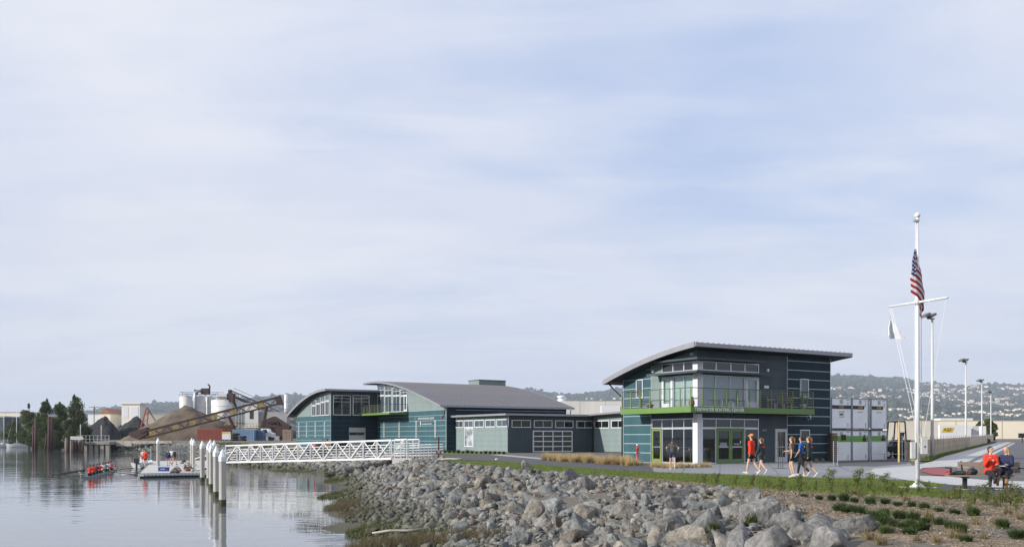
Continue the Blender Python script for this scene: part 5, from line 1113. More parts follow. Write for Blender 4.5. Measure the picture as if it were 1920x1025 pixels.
def dock_gear():
    x, y, z = W(307, 882.5, DK); o = thing('cooler', 'bright blue box lying on the dock boards', 'cooler', (x, y, DK), .05); MB().box(-.42, -.28, 0, .42, .28, .30).build('body', pm('blue_plastic', (.012, .06, .30), .4, .1, 5), o); MB().box(-.44, -.30, .30, .44, .30, .37).build('lid', pm('blue_plastic', (.012, .06, .30)), o); MB().box(-.2, -.32, .18, .2, -.30, .22).build('handle', M['white'], o)
    rg = random.Random(3); spots = [(325 + rg.random() * 12, 880 + rg.random() * 8) for _ in range(9)] + [(337 + rg.random() * 28, 865 + rg.random() * 19) for _ in range(24)]
    cols = [pm('shoe_a', (.05, .05, .055)), pm('shoe_b', (.30, .07, .045)), pm('shoe_c', (.33, .33, .33)), pm('shoe_d', (.16, .15, .13))]; nm = ['black', 'red', 'grey', 'khaki']
    for i, (px, py) in enumerate(spots):
        x, y, z = W(px, py, DK); c = i % 4; o = thing('kit_bag', f'small {nm[c]} kit bag left on the dock boards', 'bag', (x, y, DK), rg.random() * 3, f'{nm[c]} kit bags on the dock')
        l = rg.uniform(.22, .4); mb = MB(); mb.ell((0, 0, .13), l, .17, .14, 10, 6); mb.build('body', cols[c], o, True); MB().tube([(-l * .5, 0, .24), (-l * .3, .02, .36), (l * .3, -.02, .36), (l * .5, 0, .24)], .02, 5).build('strap', M['black'], o)
    # moored launch with outboard at the dock's far-left corner
    x, y, z = W(266, 876.5, WATER); o = thing('motor_launch', 'white motor launch with black outboard moored at the left edge of the dock', 'boat', (x - .35, y + 1.5, WATER), .05)
    hull = [[(-.6, s * .0) for s in (0,)]]; mb = MB(); secs = []
    for t, w_, b_ in ((-2.2, .75, .0), (-1, .85, -.05), (.6, .8, 0), (1.8, .45, .06), (2.5, .04, .2)):
        secs.append([(-w_, t, .62 + b_), (-w_ * .8, t, .1), (0, t, -.12 + b_), (w_ * .8, t, .1), (w_, t, .62 + b_)])
    vs = [p for s_ in secs for p in s_]; fs = [(i * 5 + j, i * 5 + j + 1, i * 5 + j + 6, i * 5 + j + 5) for i in range(4) for j in range(4)] + [(0, 1, 2, 3, 4)]; mb.add(vs, fs); mb.add([vs[i * 5] for i in range(5)] + [vs[i * 5 + 4] for i in range(5)], [(i, i + 1, i + 6, i + 5) for i in range(4)])
    mb.build('hull', M['white'], o); mb = MB(); mb.box(-.2, -2.75, .55, .2, -2.2, 1.15); mb.box(-.08, -2.55, -.4, .08, -2.35, .55); mb.build('outboard', M['black'], o); MB().box(-.35, -.3, .62, .35, .3, 1.25).build('console', M['white'], o)
dock_gear()
# ---------------------------------------------------------------- right side: flagpole, bench, containers, fence, lights
def wtxt(name, s, size, mat, parent, loc, rz=0.0, wid=1.0):
    me = text_mesh(s, size, .006); o = link(name, me, mat, parent); o.location = loc; o.rotation_euler = (R(90), 0, rz); o.scale = (wid, 1, 1); return o
def flag_mat():
    m, nt, N, L, b = _nt('flag_cloth'); uv = N.new('ShaderNodeUVMap'); uv.uv_map = 'UVMap'; sp = N.new('ShaderNodeSeparateXYZ'); L.new(uv.outputs[0], sp.inputs[0])
    def mt(op, a, b_=None):
        x = N.new('ShaderNodeMath'); x.operation = op
        for i, q in enumerate((a, b_)):
            if q is None: continue
            if isinstance(q, (int, float)): x.inputs[i].default_value = q
            else: L.new(q, x.inputs[i])
        return x.outputs[0]
    u, v = sp.outputs[0], sp.outputs[1]
    st = mt('MODULO', mt('FLOOR', mt('MULTIPLY', v, 13.0)), 2.0)          # 0 = red, 1 = white, counted from the top
    c1 = N.new('ShaderNodeMix'); c1.data_type = 'RGBA'; L.new(st, c1.inputs[0]); c1.inputs[6].default_value = (.30, .008, .022, 1); c1.inputs[7].default_value = (.62, .62, .64, 1)
    can = mt('MULTIPLY', mt('LESS_THAN', u, .4), mt('LESS_THAN', v, 7 / 13))
    fu = mt('SUBTRACT', mt('FRACT', mt('MULTIPLY', u, 15.0)), .5); fv = mt('SUBTRACT', mt('FRACT', mt('MULTIPLY', v, 9 * 13 / 7 / 1.0 * .6)), .5)
    dist = mt('ADD', mt('MULTIPLY', fu, fu), mt('MULTIPLY', fv, fv)); star = mt('LESS_THAN', dist, .06)
    c2 = N.new('ShaderNodeMix'); c2.data_type = 'RGBA'; L.new(star, c2.inputs[0]); c2.inputs[6].default_value = (.012, .02, .10, 1); c2.inputs[7].default_value = (.62, .62, .64, 1)
    c3 = N.new('ShaderNodeMix'); c3.data_type = 'RGBA'; L.new(can, c3.inputs[0]); L.new(c1.outputs[2], c3.inputs[6]); L.new(c2.outputs[2], c3.inputs[7])
    L.new(c3.outputs[2], b.inputs['Base Color']); b.inputs['Roughness'].default_value = .8
    tr = N.new('ShaderNodeBsdfTranslucent'); L.new(c3.outputs[2], tr.inputs[0]); ms = N.new('ShaderNodeMixShader'); ms.inputs[0].default_value = .25; L.new(b.outputs[0], ms.inputs[1]); L.new(tr.outputs[0], ms.inputs[2]); L.new(ms.outputs[0], N['Material Output'].inputs[0]); return m
def cloth(name, fn, nu, nv, mat, loc):
    V = []; UV = []
    for j in range(nv + 1):
        for i in range(nu + 1): V.append(fn(i / nu, j / nv)); UV.append((i / nu, j / nv))
    Fs = [(j * (nu + 1) + i, j * (nu + 1) + i + 1, (j + 1) * (nu + 1) + i + 1, (j + 1) * (nu + 1) + i) for j in range(nv) for i in range(nu)]
    me = bpy.data.meshes.new(name); me.from_pydata(V, [], Fs); ul = me.uv_layers.new(name='UVMap')
    for lp in me.loops: ul.data[lp.index].uv = UV[lp.vertex_index]
    me.polygons.foreach_set('use_smooth', [True] * len(me.polygons)); me.update(); return link(name, me, mat, None, loc)
FP = (W(1720, 913.5)[0], W(1720, 913.5)[1])
def flagpole():
    x, y = FP; o = thing('flagpole', 'tall silver flagpole with ball finial and yardarm on the lawn beside the bench', 'flagpole', (x, y, .0)); zt = 1.7 + (820 - 412) * y / F
    MB().lathe([(.078, 0), (.078, 3), (.068, 6.2), (.046, zt)], n=16).build('pole', M['poleal'], o, True)
    MB().lathe([(.26, .0), (.26, .03), (.20, .07), (.13, .12), (.115, .16)], n=20).build('base_collar', M['poleal'], o, True); MB().lathe([(.62, -.02), (.62, .022)], n=24).build('footing', M['conc'], o)
    MB().ell((0, 0, zt + .15), .098, .098, .098, 16, 12).build('ball_finial', M['poleal'], o, True); MB().lathe([(.05, zt - .02), (.05, zt + .06)], n=10).build('truck', M['poleal'], o)
    MB().box(-.13, -.08, zt - .07, .05, .05, zt + .0).build('pulley', M['galv'], o)
    yd = Vector((1.12, -2.0, 0)).normalized(); zy = 1.7 + (820 - 566) * y / F
    MB().tube([yd * -1.16 + Vector((0, 0, zy - .02)), yd * 1.16 + Vector((0, 0, zy + .0))], [.034, .040], 10).build('yardarm', M['poleal'], o, True); MB().lathe([(.10, zy - .10), (.105, zy), (.10, zy + .09)], n=14).build('yard_clamp', M['galw'], o, True)
    zb = Vector((0, 0, 0)); foot = Vector((.1, -.1, 1.35))
    for s, dx in ((-1.1, -.02), (-1.1, .05), (1.1, .0)):
        a = yd * s + Vector((dx, 0, zy - .06)); mb = MB(); mb.tube([a, a.lerp(foot + Vector((dx * 2, 0, 0)), .5) + Vector((0, 0, -.05)), foot + Vector((dx * 2, 0, 0))], .0075, 5); mb.build('halyard', M['white'], o)
    MB().tube([(-.085, -.05, zt - .03), (-.14, -.06, 4), (-.12, -.1, 1.3)], .006, 5).build('halyard', M['white'], o); MB().tube([(.13, 0, zy), (.135, 0, 1.4)], .012, 5).build('halyard', M['white'], o)
    mb = MB(); mb.box(.08, -.16, 1.15, .28, .02, 1.72); mb.build('cleat_box', M['ltgrey'], o); mb = MB(); mb.box(-.24, -.10, 1.0, -.10, .02, 1.55); mb.build('cleat_box', M['ltgrey'], o); MB().ell((.19, -.165, 1.4), .03, .012, .03, 8, 6).build('lock', M['black'], o)
    # American flag hanging limp
    z0 = zt - 1.0; Hh = 1.25
    def fn(u, v):
        px = -.10 + (-.23 * math.sin(min(u, .5) * math.pi) if u < .5 else 0) ; s = u
        xx = np.interp(s, [0, .12, .27, .42, .55, .72, .86, 1.0], [-.06, -.26, -.32, -.11, .12, .28, .13, .20]); yy = np.interp(s, [0, .12, .27, .42, .55, .72, .86, 1.0], [-.10, -.14, -.20, -.24, -.05, .08, .16, .10])
        sp = .35 + .65 * min(1, v * 1.4 + .1); xx = -.06 + (xx + .06) * sp
        zz = z0 - v * Hh - (1.15 * s ** 1.15) * (.55 + .45 * v) + .02 * math.sin(9 * u + 4 * v); return (float(xx) + .012 * math.sin(14 * v + 6 * u), float(yy) * sp, zz)
    tag(cloth('national_flag', fn, 34, 26, flag_mat(), (x, y, 0)), 'red, white and blue stars and stripes flag hanging limp from the flagpole', 'flag')
    # white flag with green emblem on the left yard end
    c0 = yd * -1.1
    m, nt, N, L, b = _nt('white_flag_cloth'); uv = N.new('ShaderNodeUVMap'); vo = N.new('ShaderNodeTexNoise'); vo.inputs['Scale'].default_value = 7; vo.inputs['Detail'].default_value = 1; L.new(uv.outputs[0], vo.inputs['Vector'])
    r = N.new('ShaderNodeValToRGB'); L.new(vo.outputs[0], r.inputs[0]); r.color_ramp.interpolation = 'CONSTANT'; e = r.color_ramp.elements; e[0].color = (.68, .70, .74, 1); e[1].position = .70; e[1].color = (.06, .12, .06, 1)
    L.new(r.outputs[0], b.inputs['Base Color']); b.inputs['Roughness'].default_value = .8
    def fw(u, v):
        xx = np.interp(u, [0, .25, .5, .75, 1], [0, -.12, .05, .12, .52]); yy = np.interp(u, [0, .3, .6, 1], [0, -.12, .06, -.08]); s = .2 + .8 * v
        zz = -.28 - v * .55 - np.interp(u, [0, .4, .75, 1], [0, .42, .38, .45]) * (.6 + .2 * v); return (float(xx) * s + .01 * math.sin(9 * v), float(yy) * s, float(zz))
    tag(cloth('club_flag', fw, 20, 14, m, (x + c0.x, y + c0.y, zy)), 'small white flag with dark green marks hanging from the left yardarm end', 'flag')
flagpole()

def bench():
    x, y, _ = W(1847, 917.5); o = thing('park_bench', 'wooden park bench with dark metal posts on the paved pad beside the road', 'bench', (x, y, .016), R(-9)); L2 = 1.18
    for k in range(3): MB().box(-L2, -.30 + k * .18, .42, L2, -.14 + k * .18, .47).build('seat_plank', M['wood'], o)
    for k in range(2): MB().prism([(-L2 * .62, .27 + k * .05, .52 + k * .19), (-L2 * .62, .31 + k * .05, .52 + k * .19), (-L2 * .62, .355 + k * .05, .69 + k * .19), (-L2 * .62, .315 + k * .05, .69 + k * .19)], (L2 * 1.62, 0, 0)).build('back_plank', M['wood'], o)
    for s in (-.62, .62): 
        mb = MB(); mb.box(s - .06, -.05, .0, s + .06, .07, .38); mb.box(s - .05, -.30, .36, s + .05, .28, .42); mb.bar((s, .25, .4), (s, .40, .90), .05, .05); mb.build('leg', M['black'], o); MB().lathe([(.30, -.005), (.30, .012)], (s, 0, 0), 20).build('footing', M['walk'], o)
    for s in (-L2 + .05, L2 - .05): mb = MB(); mb.bar((s, -.26, .47), (s, -.26, .68), .05, .04); mb.bar((s, -.28, .69), (s, .30, .69), .05, .035); mb.build('armrest', M['black'], o)
    bx, by = x - .85 * math.cos(R(-9)), y - .85 * math.sin(R(-9)) - .03
    j = thing('folded_jacket', 'dark green and red jacket lying on the left end of the bench', 'jacket', (bx, by, .488)); mb = MB(); mb.ell((0, 0, .05), .34, .16, .06, 12, 6); mb.ell((.1, .04, .09), .2, .1, .05, 10, 6); mb.build('cloth', pm('dark_green_cloth', (.015, .035, .032), .8, .3, 8), j, True); mb = MB(); mb.ell((.30, -.05, .04), .16, .08, .035, 10, 6); mb.ell((-.30, -.05, .04), .1, .09, .04, 8, 6); mb.build('lining', pm('orange_red_cloth', (.55, .05, .02), .8, .2, 8), j, True)
    b = thing('black_bag', 'small black bag slumped on the bench beside the seated pair', 'bag', (x - .40, by - .02 - .06, .488)); mb = MB(); mb.ell((0, 0, .10), .17, .12, .12, 12, 8); mb.ell((-.10, -.05, .05), .10, .09, .07, 8, 6); mb.build('body', M['black'], b, True); MB().tube([(-.08, 0, .16), (0, -.02, .26), (.1, 0, .16)], .012, 5).build('strap', M['black'], b)
    return x, y
BX, BY = bench()

# ---- stacked storage containers
def containers():
    pale = pm('container_white', (.84, .86, .88), .5, .06, 1.2); frame = pm('container_frame', (.27, .29, .31), .5, .1, 3); band = pm('container_navy_band', (.018, .024, .034), .5, .1, 3); gr = pm('container_green_band', (.14, .34, .045), .5, .12, 3); yel = pm('logo_yellow', (.62, .40, .02), .5, .05, 3)
    fr = Fr(*W(1573, 864.5)[:2]); cols = [(1573, 1597), (1598, 1629), (1633, 1663)]; edges = [(1559, 1597), (1598, 1629), (1633.5, 1664)]
    side = ['left', 'middle', 'right']
    for i, (a, b) in enumerate(edges):
        y0 = [0, 0, 0][i]; x0, x1 = fr.atx(a, y0), fr.atx(b, y0); wd = x1 - x0; hh = 2.22
        for k in range(2):
            z0 = .02 + k * (hh + .10); wx = fr.w(x0, y0)
            o = thing('storage_container', f"white storage container, {side[i]} column, {'bottom with green stripe' if k == 0 else 'top with dark stripe and yellow letters'}", 'container', (wx[0], wx[1], z0), ANG)
            MB().box(.03, .03, .06, wd - .03, 2.0, hh - .05).build('body', pale, o)
            for xx in (0, wd - .07): MB().box(xx, .0, 0, xx + .07, .07, hh).build('corner_post', frame, o)
            for zz in (0, hh - .06): MB().box(.07, .005, zz, wd - .07, .065, zz + .06).build('frame_rail', frame, o)
            for xx in (0, wd - .07): MB().box(xx, .07, hh - .06, xx + .07, 2.02, hh).build('frame_rail', frame, o)
            for xx in (.25, wd - .45): MB().box(xx, .2, -.09, xx + .2, 1.9, 0).build('skid', frame, o)
            MB().box(wd * .42, .018, hh - .42, wd * .58, .029, hh - .12).build('vent', M['galv'], o)
            for z in (.35, 1.85): MB().bar((wd * .82, .01, z - .2), (wd * .82, .01, z + .1), .03).build('lock_rod', M['galv'], o)
            mb = MB(); 
            for q in range(6): mb.box(wd - .55 + q * .06, .024, hh - .17, wd - .51 + q * .06, .029, hh - .13)
            mb.build('serial_mark', M['black'], o)
            if k == 1:
                s = .62 if i == 0 else .72; zb = 1.43; MB().prism([(.04, .02, zb), (wd * s if i else wd - .04, .02, zb), ((wd * s + .10) if i else wd - .04, .02, zb + .26), (.04, .02, zb + .26)], (0, .009, 0)).build('stripe', band, o)
                wtxt('logo', 'ABF', .27, yel, o, (wd * .5, .012, zb + .13), 0, 1.25)
                for n_, (w_, zc) in enumerate(((.62, 1.22), (.4, .98), (.45, .86))):
                    if i and n_ != 0: continue
                    mb = MB(); xx = wd * .5 - w_ / 2
                    while xx < wd * .5 + w_ / 2: l = random.uniform(.03, .08); mb.box(xx, .024, zc - .02, xx + l, .029, zc + .02); xx += l + .015
                    mb.build('print_line', M['black'], o)
                if i == 0: mb = MB(); mb.ell((wd * .5, .026, 1.06), .26, .004, .055, 12, 6); mb.build('oval_mark', pm('mark_green', (.08, .14, .03)), o)
            else:
                MB().box(.04, .02, 1.38, wd - .04, .029, 1.82).build('stripe', gr, o)
                if i == 0: mb = MB(); mb.box(wd * .48, -.0, 1.50, wd * .72, .019, 1.90); mb.build('panel_box', M['rusted'], o)
                else: mb = MB(); mb.prism([(wd * .62, .012, 1.42), (wd * .84, .012, 1.38), (wd * .86, .012, 1.66), (wd * .66, .012, 1.70)], (0, .007, 0)); mb.ell((wd * .73, .014, 1.80), .09, .005, .11, 8, 6); mb.build('printed_figure', M['rusted'], o)
    # brick-red pallet stack beside the wall
    x, y, _ = W(1563, 865.5); o = thing('pallet_stack', 'brown stack of wooden pallets squeezed between the navy wall and the containers', 'pallets', (x - .05, y + .8, 0), ANG)
    for k in range(14): MB().box(-.35, -.5, .02 + k * .145, .30, .5, .02 + k * .145 + .12).build('pallet', pm('old_pallet', (.10, .060, .045), .9, .4, 6), o)
containers()

def fence():
    fm = pm('weathered_slat', (.44, .37, .28), .85, .25, 2.5, objrand=.18, bump=.2); pmt = M['galv']
    f = thing('slatted_fence', 'long weathered tan slatted fence running along the sidewalk into the distance', 'fence', (0, 0, 0)); Lt = math.hypot(FEN_B[0] - FEN_A[0], FEN_B[1] - FEN_A[1]); me = MB().box(-.14, -.015, 0, .14, .015, 1.48).mesh('slat'); me.materials.append(fm); t = .2; k = 0; rg = random.Random(4); az = math.atan2(fd.y, fd.x)
    far = MB(); 
    while t < Lt:
        p = off(t, 0); z = Hs(*p)
        if k < 200: o = link('slat', me, None, f, (p[0], p[1], z + .02 + rg.uniform(-.012, .012)), az); o.rotation_euler = (rg.gauss(0, .008), rg.gauss(0, .008), az + rg.gauss(0, .03)); t += .30
        else: d = Vector((fd.x, fd.y)) * .29; n = Vector((fn.x, fn.y)) * .012; far.prism([(p[0] - n.x, p[1] - n.y, z), (p[0] + d.x - n.x, p[1] + d.y - n.y, z), (p[0] + d.x + n.x, p[1] + d.y + n.y, z), (p[0] + n.x, p[1] + n.y, z)], (0, 0, 1.48 + rg.uniform(-.01, .01))); t += .30
        k += 1
    tag(far.build('far_slats', fm, f), kind='stuff')
    t = 0
    while t < Lt: p = off(t, -.06); MB().lathe([(.035, 0), (.035, 1.75)], (p[0], p[1], Hs(*p)), 8).build('post', pmt, f); t += 3.0
    for zz in (.5, 1.5): 
        P = [off(t, -.06) for t in np.linspace(0, Lt, 24)]; MB().tube([(p[0], p[1], Hs(*p) + zz) for p in P], .02, 5).build('rail', pmt, f)
    # gate section nearest to the containers
    g = thing('yard_gate', 'open chain link gate frame and posts in front of the forklift', 'gate', W(1690, 864.5)); b = Vector(W(1690, 864.5)); 
    for px, h, r in ((1691.5, 1.85, .045), (1697, 1.75, .05), (1632, 1.72, .03)): q = Vector(W(px, 865.0)) - b; MB().lathe([(r, 0), (r, h)], (q.x, q.y, 0), 8).build('post', M['galv'], g)
    q0 = Vector(W(1632, 865.)) - b; q1 = Vector(W(1697, 865.)) - b
    for z in (.55, 1.45): MB().bar(q0 + Vector((0, 0, z)), q1 + Vector((0, 0, z)), .04).build('rail', M['galv'], g)
    q0 = Vector(W(1698, 865.)) - b; q1 = Vector((FEN_A[0], FEN_A[1], 0)) - b; n = 7
    for k in range(n): c = q0.lerp(q1, (k + .5) / n); MB().box(c.x - .1, c.y - .015, .05, c.x + .1, c.y + .015, 1.42).build('slat', fm, g)
    y = thing('yellow_bollard', 'tall yellow steel post standing in front of the forklift', 'post', W(1685.5, 866)); MB().lathe([(.07, 0), (.07, 2.78), (.02, 2.82)], n=10).build('tube', pm('faded_yellow', (.50, .38, .16), .7, .2, 3), y)
fence()

def forklift():
    x, y, _ = W(1693, 862.0); o = thing('forklift', 'black forklift truck with tall mast and open cab parked behind the gate', 'forklift', (x + .45, y + 3.2, .03), R(8)); bl = M['black']
    MB().prism([(-1.0, -.6, .55), (1.15, -.6, .55), (1.15, -.6, 1.25), (.5, -.6, 1.35), (-.2, -.6, 1.0), (-1.0, -.6, 1.0)], (0, 1.2, 0)).build('body', bl, o); MB().box(.6, -.55, 1.2, 1.3, .55, 1.5).build('counterweight', bl, o)
    for sx in (-.35, .95):
        for s in (-.5, .5): MB().bar((sx + (.2 if sx < 0 else 0), s, 1.0), (sx + (.35 if sx < 0 else -.12), s, 2.95), .08).build('cab_post', bl, o)
    for s in (-.5, .5): MB().bar((-.0, s, 2.95), (.84, s, 2.92), .08).build('roof_bar', bl, o)
    for k in range(5): MB().bar((.05 + k * .19, -.5, 2.96), (.05 + k * .19, .5, 2.96), .05).build('roof_bar', bl, o)
    for s in (-.42, .42): MB().box(-1.28, s - .07, .25, -1.12, s + .07, 3.15).build('mast_rail', bl, o); MB().box(-1.48, s - .05, .25, -1.34, s + .05, 2.9).build('mast_rail', bl, o)
    for z in (1.1, 2.0, 2.9, 3.1): MB().box(-1.28, -.42, z, -1.18, .42, z + .1).build('mast_cross', bl, o)
    MB().box(-1.55, -.55, .6, -1.48, .55, 1.2).build('carriage', bl, o)
    for s in (-.3, .3): MB().box(-2.5, s - .06, .55, -1.5, s + .06, .60).build('fork', bl, o)
    mb = MB(); mb.box(.2, -.28, 1.3, .7, .28, 1.45); mb.prism([(.62, -.28, 1.45), (.78, -.28, 1.45), (.95, -.28, 2.1), (.82, -.28, 2.1)], (0, .56, 0)); mb.build('seat', bl, o); MB().tube([(-.1, 0, 1.1), (.1, 0, 1.75)], .03, 6).build('steering_column', bl, o)
    for sx in (-.7, .85):
        for s in (-.66, .52): w = MB().tube([(sx, s, .38), (sx, s + .16, .38)], .38, 16).build('wheel', bl, o); MB().tube([(sx, s - .012 if s < 0 else s + .15, .38), (sx, s + .0 if s < 0 else s + .172, .38)], .2, 12).build('rim', M['white'], w)
forklift()

def trailers():
    def tr(px0, px1, y, ztop, mat, lab, logo=None, yaw=0.0):
        x0, x1 = (px0 - 960) / F * y, (px1 - 960) / F * y; g = Hs((x0 + x1) / 2, y); o = thing('box_trailer', lab, 'trailer', (x0, y, g), yaw); w = x1 - x0
        MB().box(0, 0, 1.1, w, 2.5, ztop - g).build('box', mat, o); MB().box(0, -.02, 1.0, w, 0, 1.12).build('side_rail', M['galv'], o)
        for k in range(1, int(w / 1.2)): MB().box(k * 1.2 - .02, -.015, 1.14, k * 1.2 + .02, .0, ztop - g - .05).build('side_rib', mat, o)
        for sx in (w * .12, w * .12 + 1.1): MB().tube([(sx, .1, .5), (sx, .5, .5)], .5, 14).build('wheel', M['black'], o)
        MB().box(w - .06, .2, 0, w + .06, .4, 1.1).build('landing_leg', M['galv'], o)
        if logo:
            MB().prism([(.25, -.03, ztop - g - 1.15), (2.0, -.03, ztop - g - 1.15), (2.35, -.03, ztop - g - .35), (.6, -.03, ztop - g - .35)], (0, .012, 0)).build('logo_panel', M['yellow'], o); wtxt('logo', logo, .75, M['black'], o, (1.3, -.035, ztop - g - .76), 0, 1.1)
    cw = pm('trailer_white', (.66, .67, .68), .5, .06, .5); cr = pm('trailer_cream', (.64, .59, .50), .5, .06, .5)
    tr(1664, 1759, 118, 3.75, cr, 'cream box trailer parked beyond the forklift behind the fence'); tr(1762, 1821, 150, 3.7, cw, 'white box trailer with yellow logo parked behind the slatted fence', 'ABF'); tr(1823, 1836, 152, 3.6, M['ltgrey'], 'grey box trailer end on, next to the white trailer with yellow logo'); tr(1840, 1849, 160, 3.7, cw, 'narrow white trailer end farthest along the fence')
trailers()
def wall_far():
    y = 340; x0 = (1662 - 960) / F * y; x1 = x0 + 150; o = thing('warehouse', 'long tan concrete warehouse wall closing the far end of the road', 'building', (x0, y, 0))
    g = Hs(x0 + 30, y); MB().box(0, .3, 0, 150, 40, 7.7).build('core', M['tan'], o); k = 0; xx = 0
    while xx < 150: MB().box(xx + .03, 0, g - .5, xx + 8.4, .3, 7.8).build('tilt_up_panel', M['tan'], o); MB().box(xx + 8.36, -.05, g - .5, xx + 8.5, .31, 7.7).build('joint_cover', M['wood'], o) if k % 1 == 0 else None; xx += 8.43; k += 1
    MB().box(-.2, -.1, 7.8, 150.2, .6, 8.0).build('coping', M['conc'], o); MB().box(22, 5, 7.7, 34, 12, 8.9).build('roof_unit', M['ltgrey'], o)
    t = thing('post_box', 'small dark box on a post at the far end of the sidewalk', 'box', (*off(134, 5.0), Hs(*off(134, 5.0)))); MB().lathe([(.12, 0), (.12, 1.0)], n=8).build('post', M['rust'], t); MB().box(-.6, -.3, 1.0, .6, .3, 1.9).build('box', M['black'], t)
wall_far()
def light_poles():
    for t, px, top, lab in ((7.8, 1748, 590, 'nearest light pole with floodlights, right behind the flagpole'), (50.8, 1811, 674, 'second light pole along the slatted fence'), (91, 1841, 712, 'third light pole along the slatted fence'), (129.8, 1858, 733, 'farthest light pole along the slatted fence')):
        p = off(t, -.6); y = p[1]; x = (px - 960) / F * y; g = Hs(x, y); h = CAMZ + (HY - top) * y / F - g; o = thing('light_pole', lab, 'light pole', (x, y, g), R(20))
        MB().lathe([(.13, 0), (.12, 2), (.075, h - .3)], n=10).build('pole', M['ltgrey'], o, True); MB().lathe([(.25, 0), (.25, .5)], n=12).build('base', M['conc'], o); MB().bar((-.5, 0, h - .3), (.2, 0, h - .3), .09).build('cross_arm', M['black'], o)
        for s in (-.62, -.05): mb = MB(); mb.prism([(s - .28, -.3, h - .28), (s + .22, -.3, h - .02), (s + .16, -.3, h + .14), (s - .34, -.3, h - .1)], (0, .5, 0)); mb.build('floodlight', pm('lamp_housing', (.14, .14, .13), .5, .2, 4), o)
light_poles()
def small_things():
    # red standpipe at the teal wall
    x, y, _ = W(1194, 869.5); o = thing('fire_standpipe', 'red fire standpipe in front of the striped teal wall', 'hydrant', (x, y - .3, 0)); MB().lathe([(.11, 0), (.11, .12), (.07, .14), (.07, .95), (.10, .98), (.10, 1.1)], n=12).build('barrel', M['red'], o, True); MB().lathe([(.06, 1.1), (.08, 1.25), (.02, 1.34)], n=12).build('bonnet', M['steel'], o, True)
    for s in (-1, 1): MB().tube([(0, 0, .75), (s * .16, -.04, .72)], .045, 8).build('nozzle', M['steel'], o, True)
    x, y, _ = W(822.5, 860); o = thing('notice_post', 'brown wooden post with small brown notice board at the gangway path', 'sign', (x, y, Hs(x, y)), .1); MB().box(-.06, -.06, -.1, .06, .06, 1.75).build('post', pm('brown_post', (.085, .028, .020), .7, .2, 4), o); MB().box(-.21, -.085, .38, .21, -.061, .72).build('board', pm('brown_board', (.10, .03, .02), .7, .15, 4), o); mb = MB()
    for k in range(3): mb.box(-.13 + .02 * k, -.09, .64 - k * .08, .13 - .03 * k, -.086, .67 - k * .08)
    mb.build('print_line', M['white'], o)
    # staked saplings
    for (pa, pb, py, lab) in ((1459.5, 1467.5, 877.5, 'bare staked sapling in front of the grey steel door'), (1563, 1570.5, 873.5, 'bare staked sapling at the corner of the navy wall')):
        a, b = Vector(W(pa, py)), Vector(W(pb, py)); o = thing('staked_sapling', lab, 'sapling', ((a + b) / 2)); c = (a + b) / 2; r = random.Random(int(pa))
        for q in (a, b): q = q - c; MB().lathe([(.022, 0), (.022, 1.5)], (q.x, q.y, 0), 6).build('stake', M['galv'] if pa > 1500 else M['slate'], o)
        mb = MB(); mb.tube([(0, 0, 0), (.02, 0, .8), (-.01, .02, 1.5), (.03, 0, 2.1)], [.018, .015, .011, .004], 5)
        for k in range(26):
            z = r.uniform(.7, 2.0); an = r.random() * 6.28; l = r.uniform(.12, .38); mb.tube([(.0, 0, z), (l * .5 * math.cos(an), l * .5 * math.sin(an), z + .1), (l * math.cos(an), l * math.sin(an), z + r.uniform(.1, .3))], [.007, .005, .002], 4)
        mb.build('trunk', M['twig'], o)
        MB().lathe([(.4, 0), (.42, .015)], n=14).build('soil_ring', M['twig'], o)
    # white litter on the lawn
    x, y, _ = W(931, 861.8); mb = MB(); mb.ell((0, 0, .05), .13, .09, .06, 8, 6); mb.ell((.12, .03, .04), .07, .05, .04, 8, 6); tag(mb.build('paper_litter', M['white'], None, True, (x, y, .012)), 'scrap of white litter on the lawn edge by the path', 'litter')
small_things()
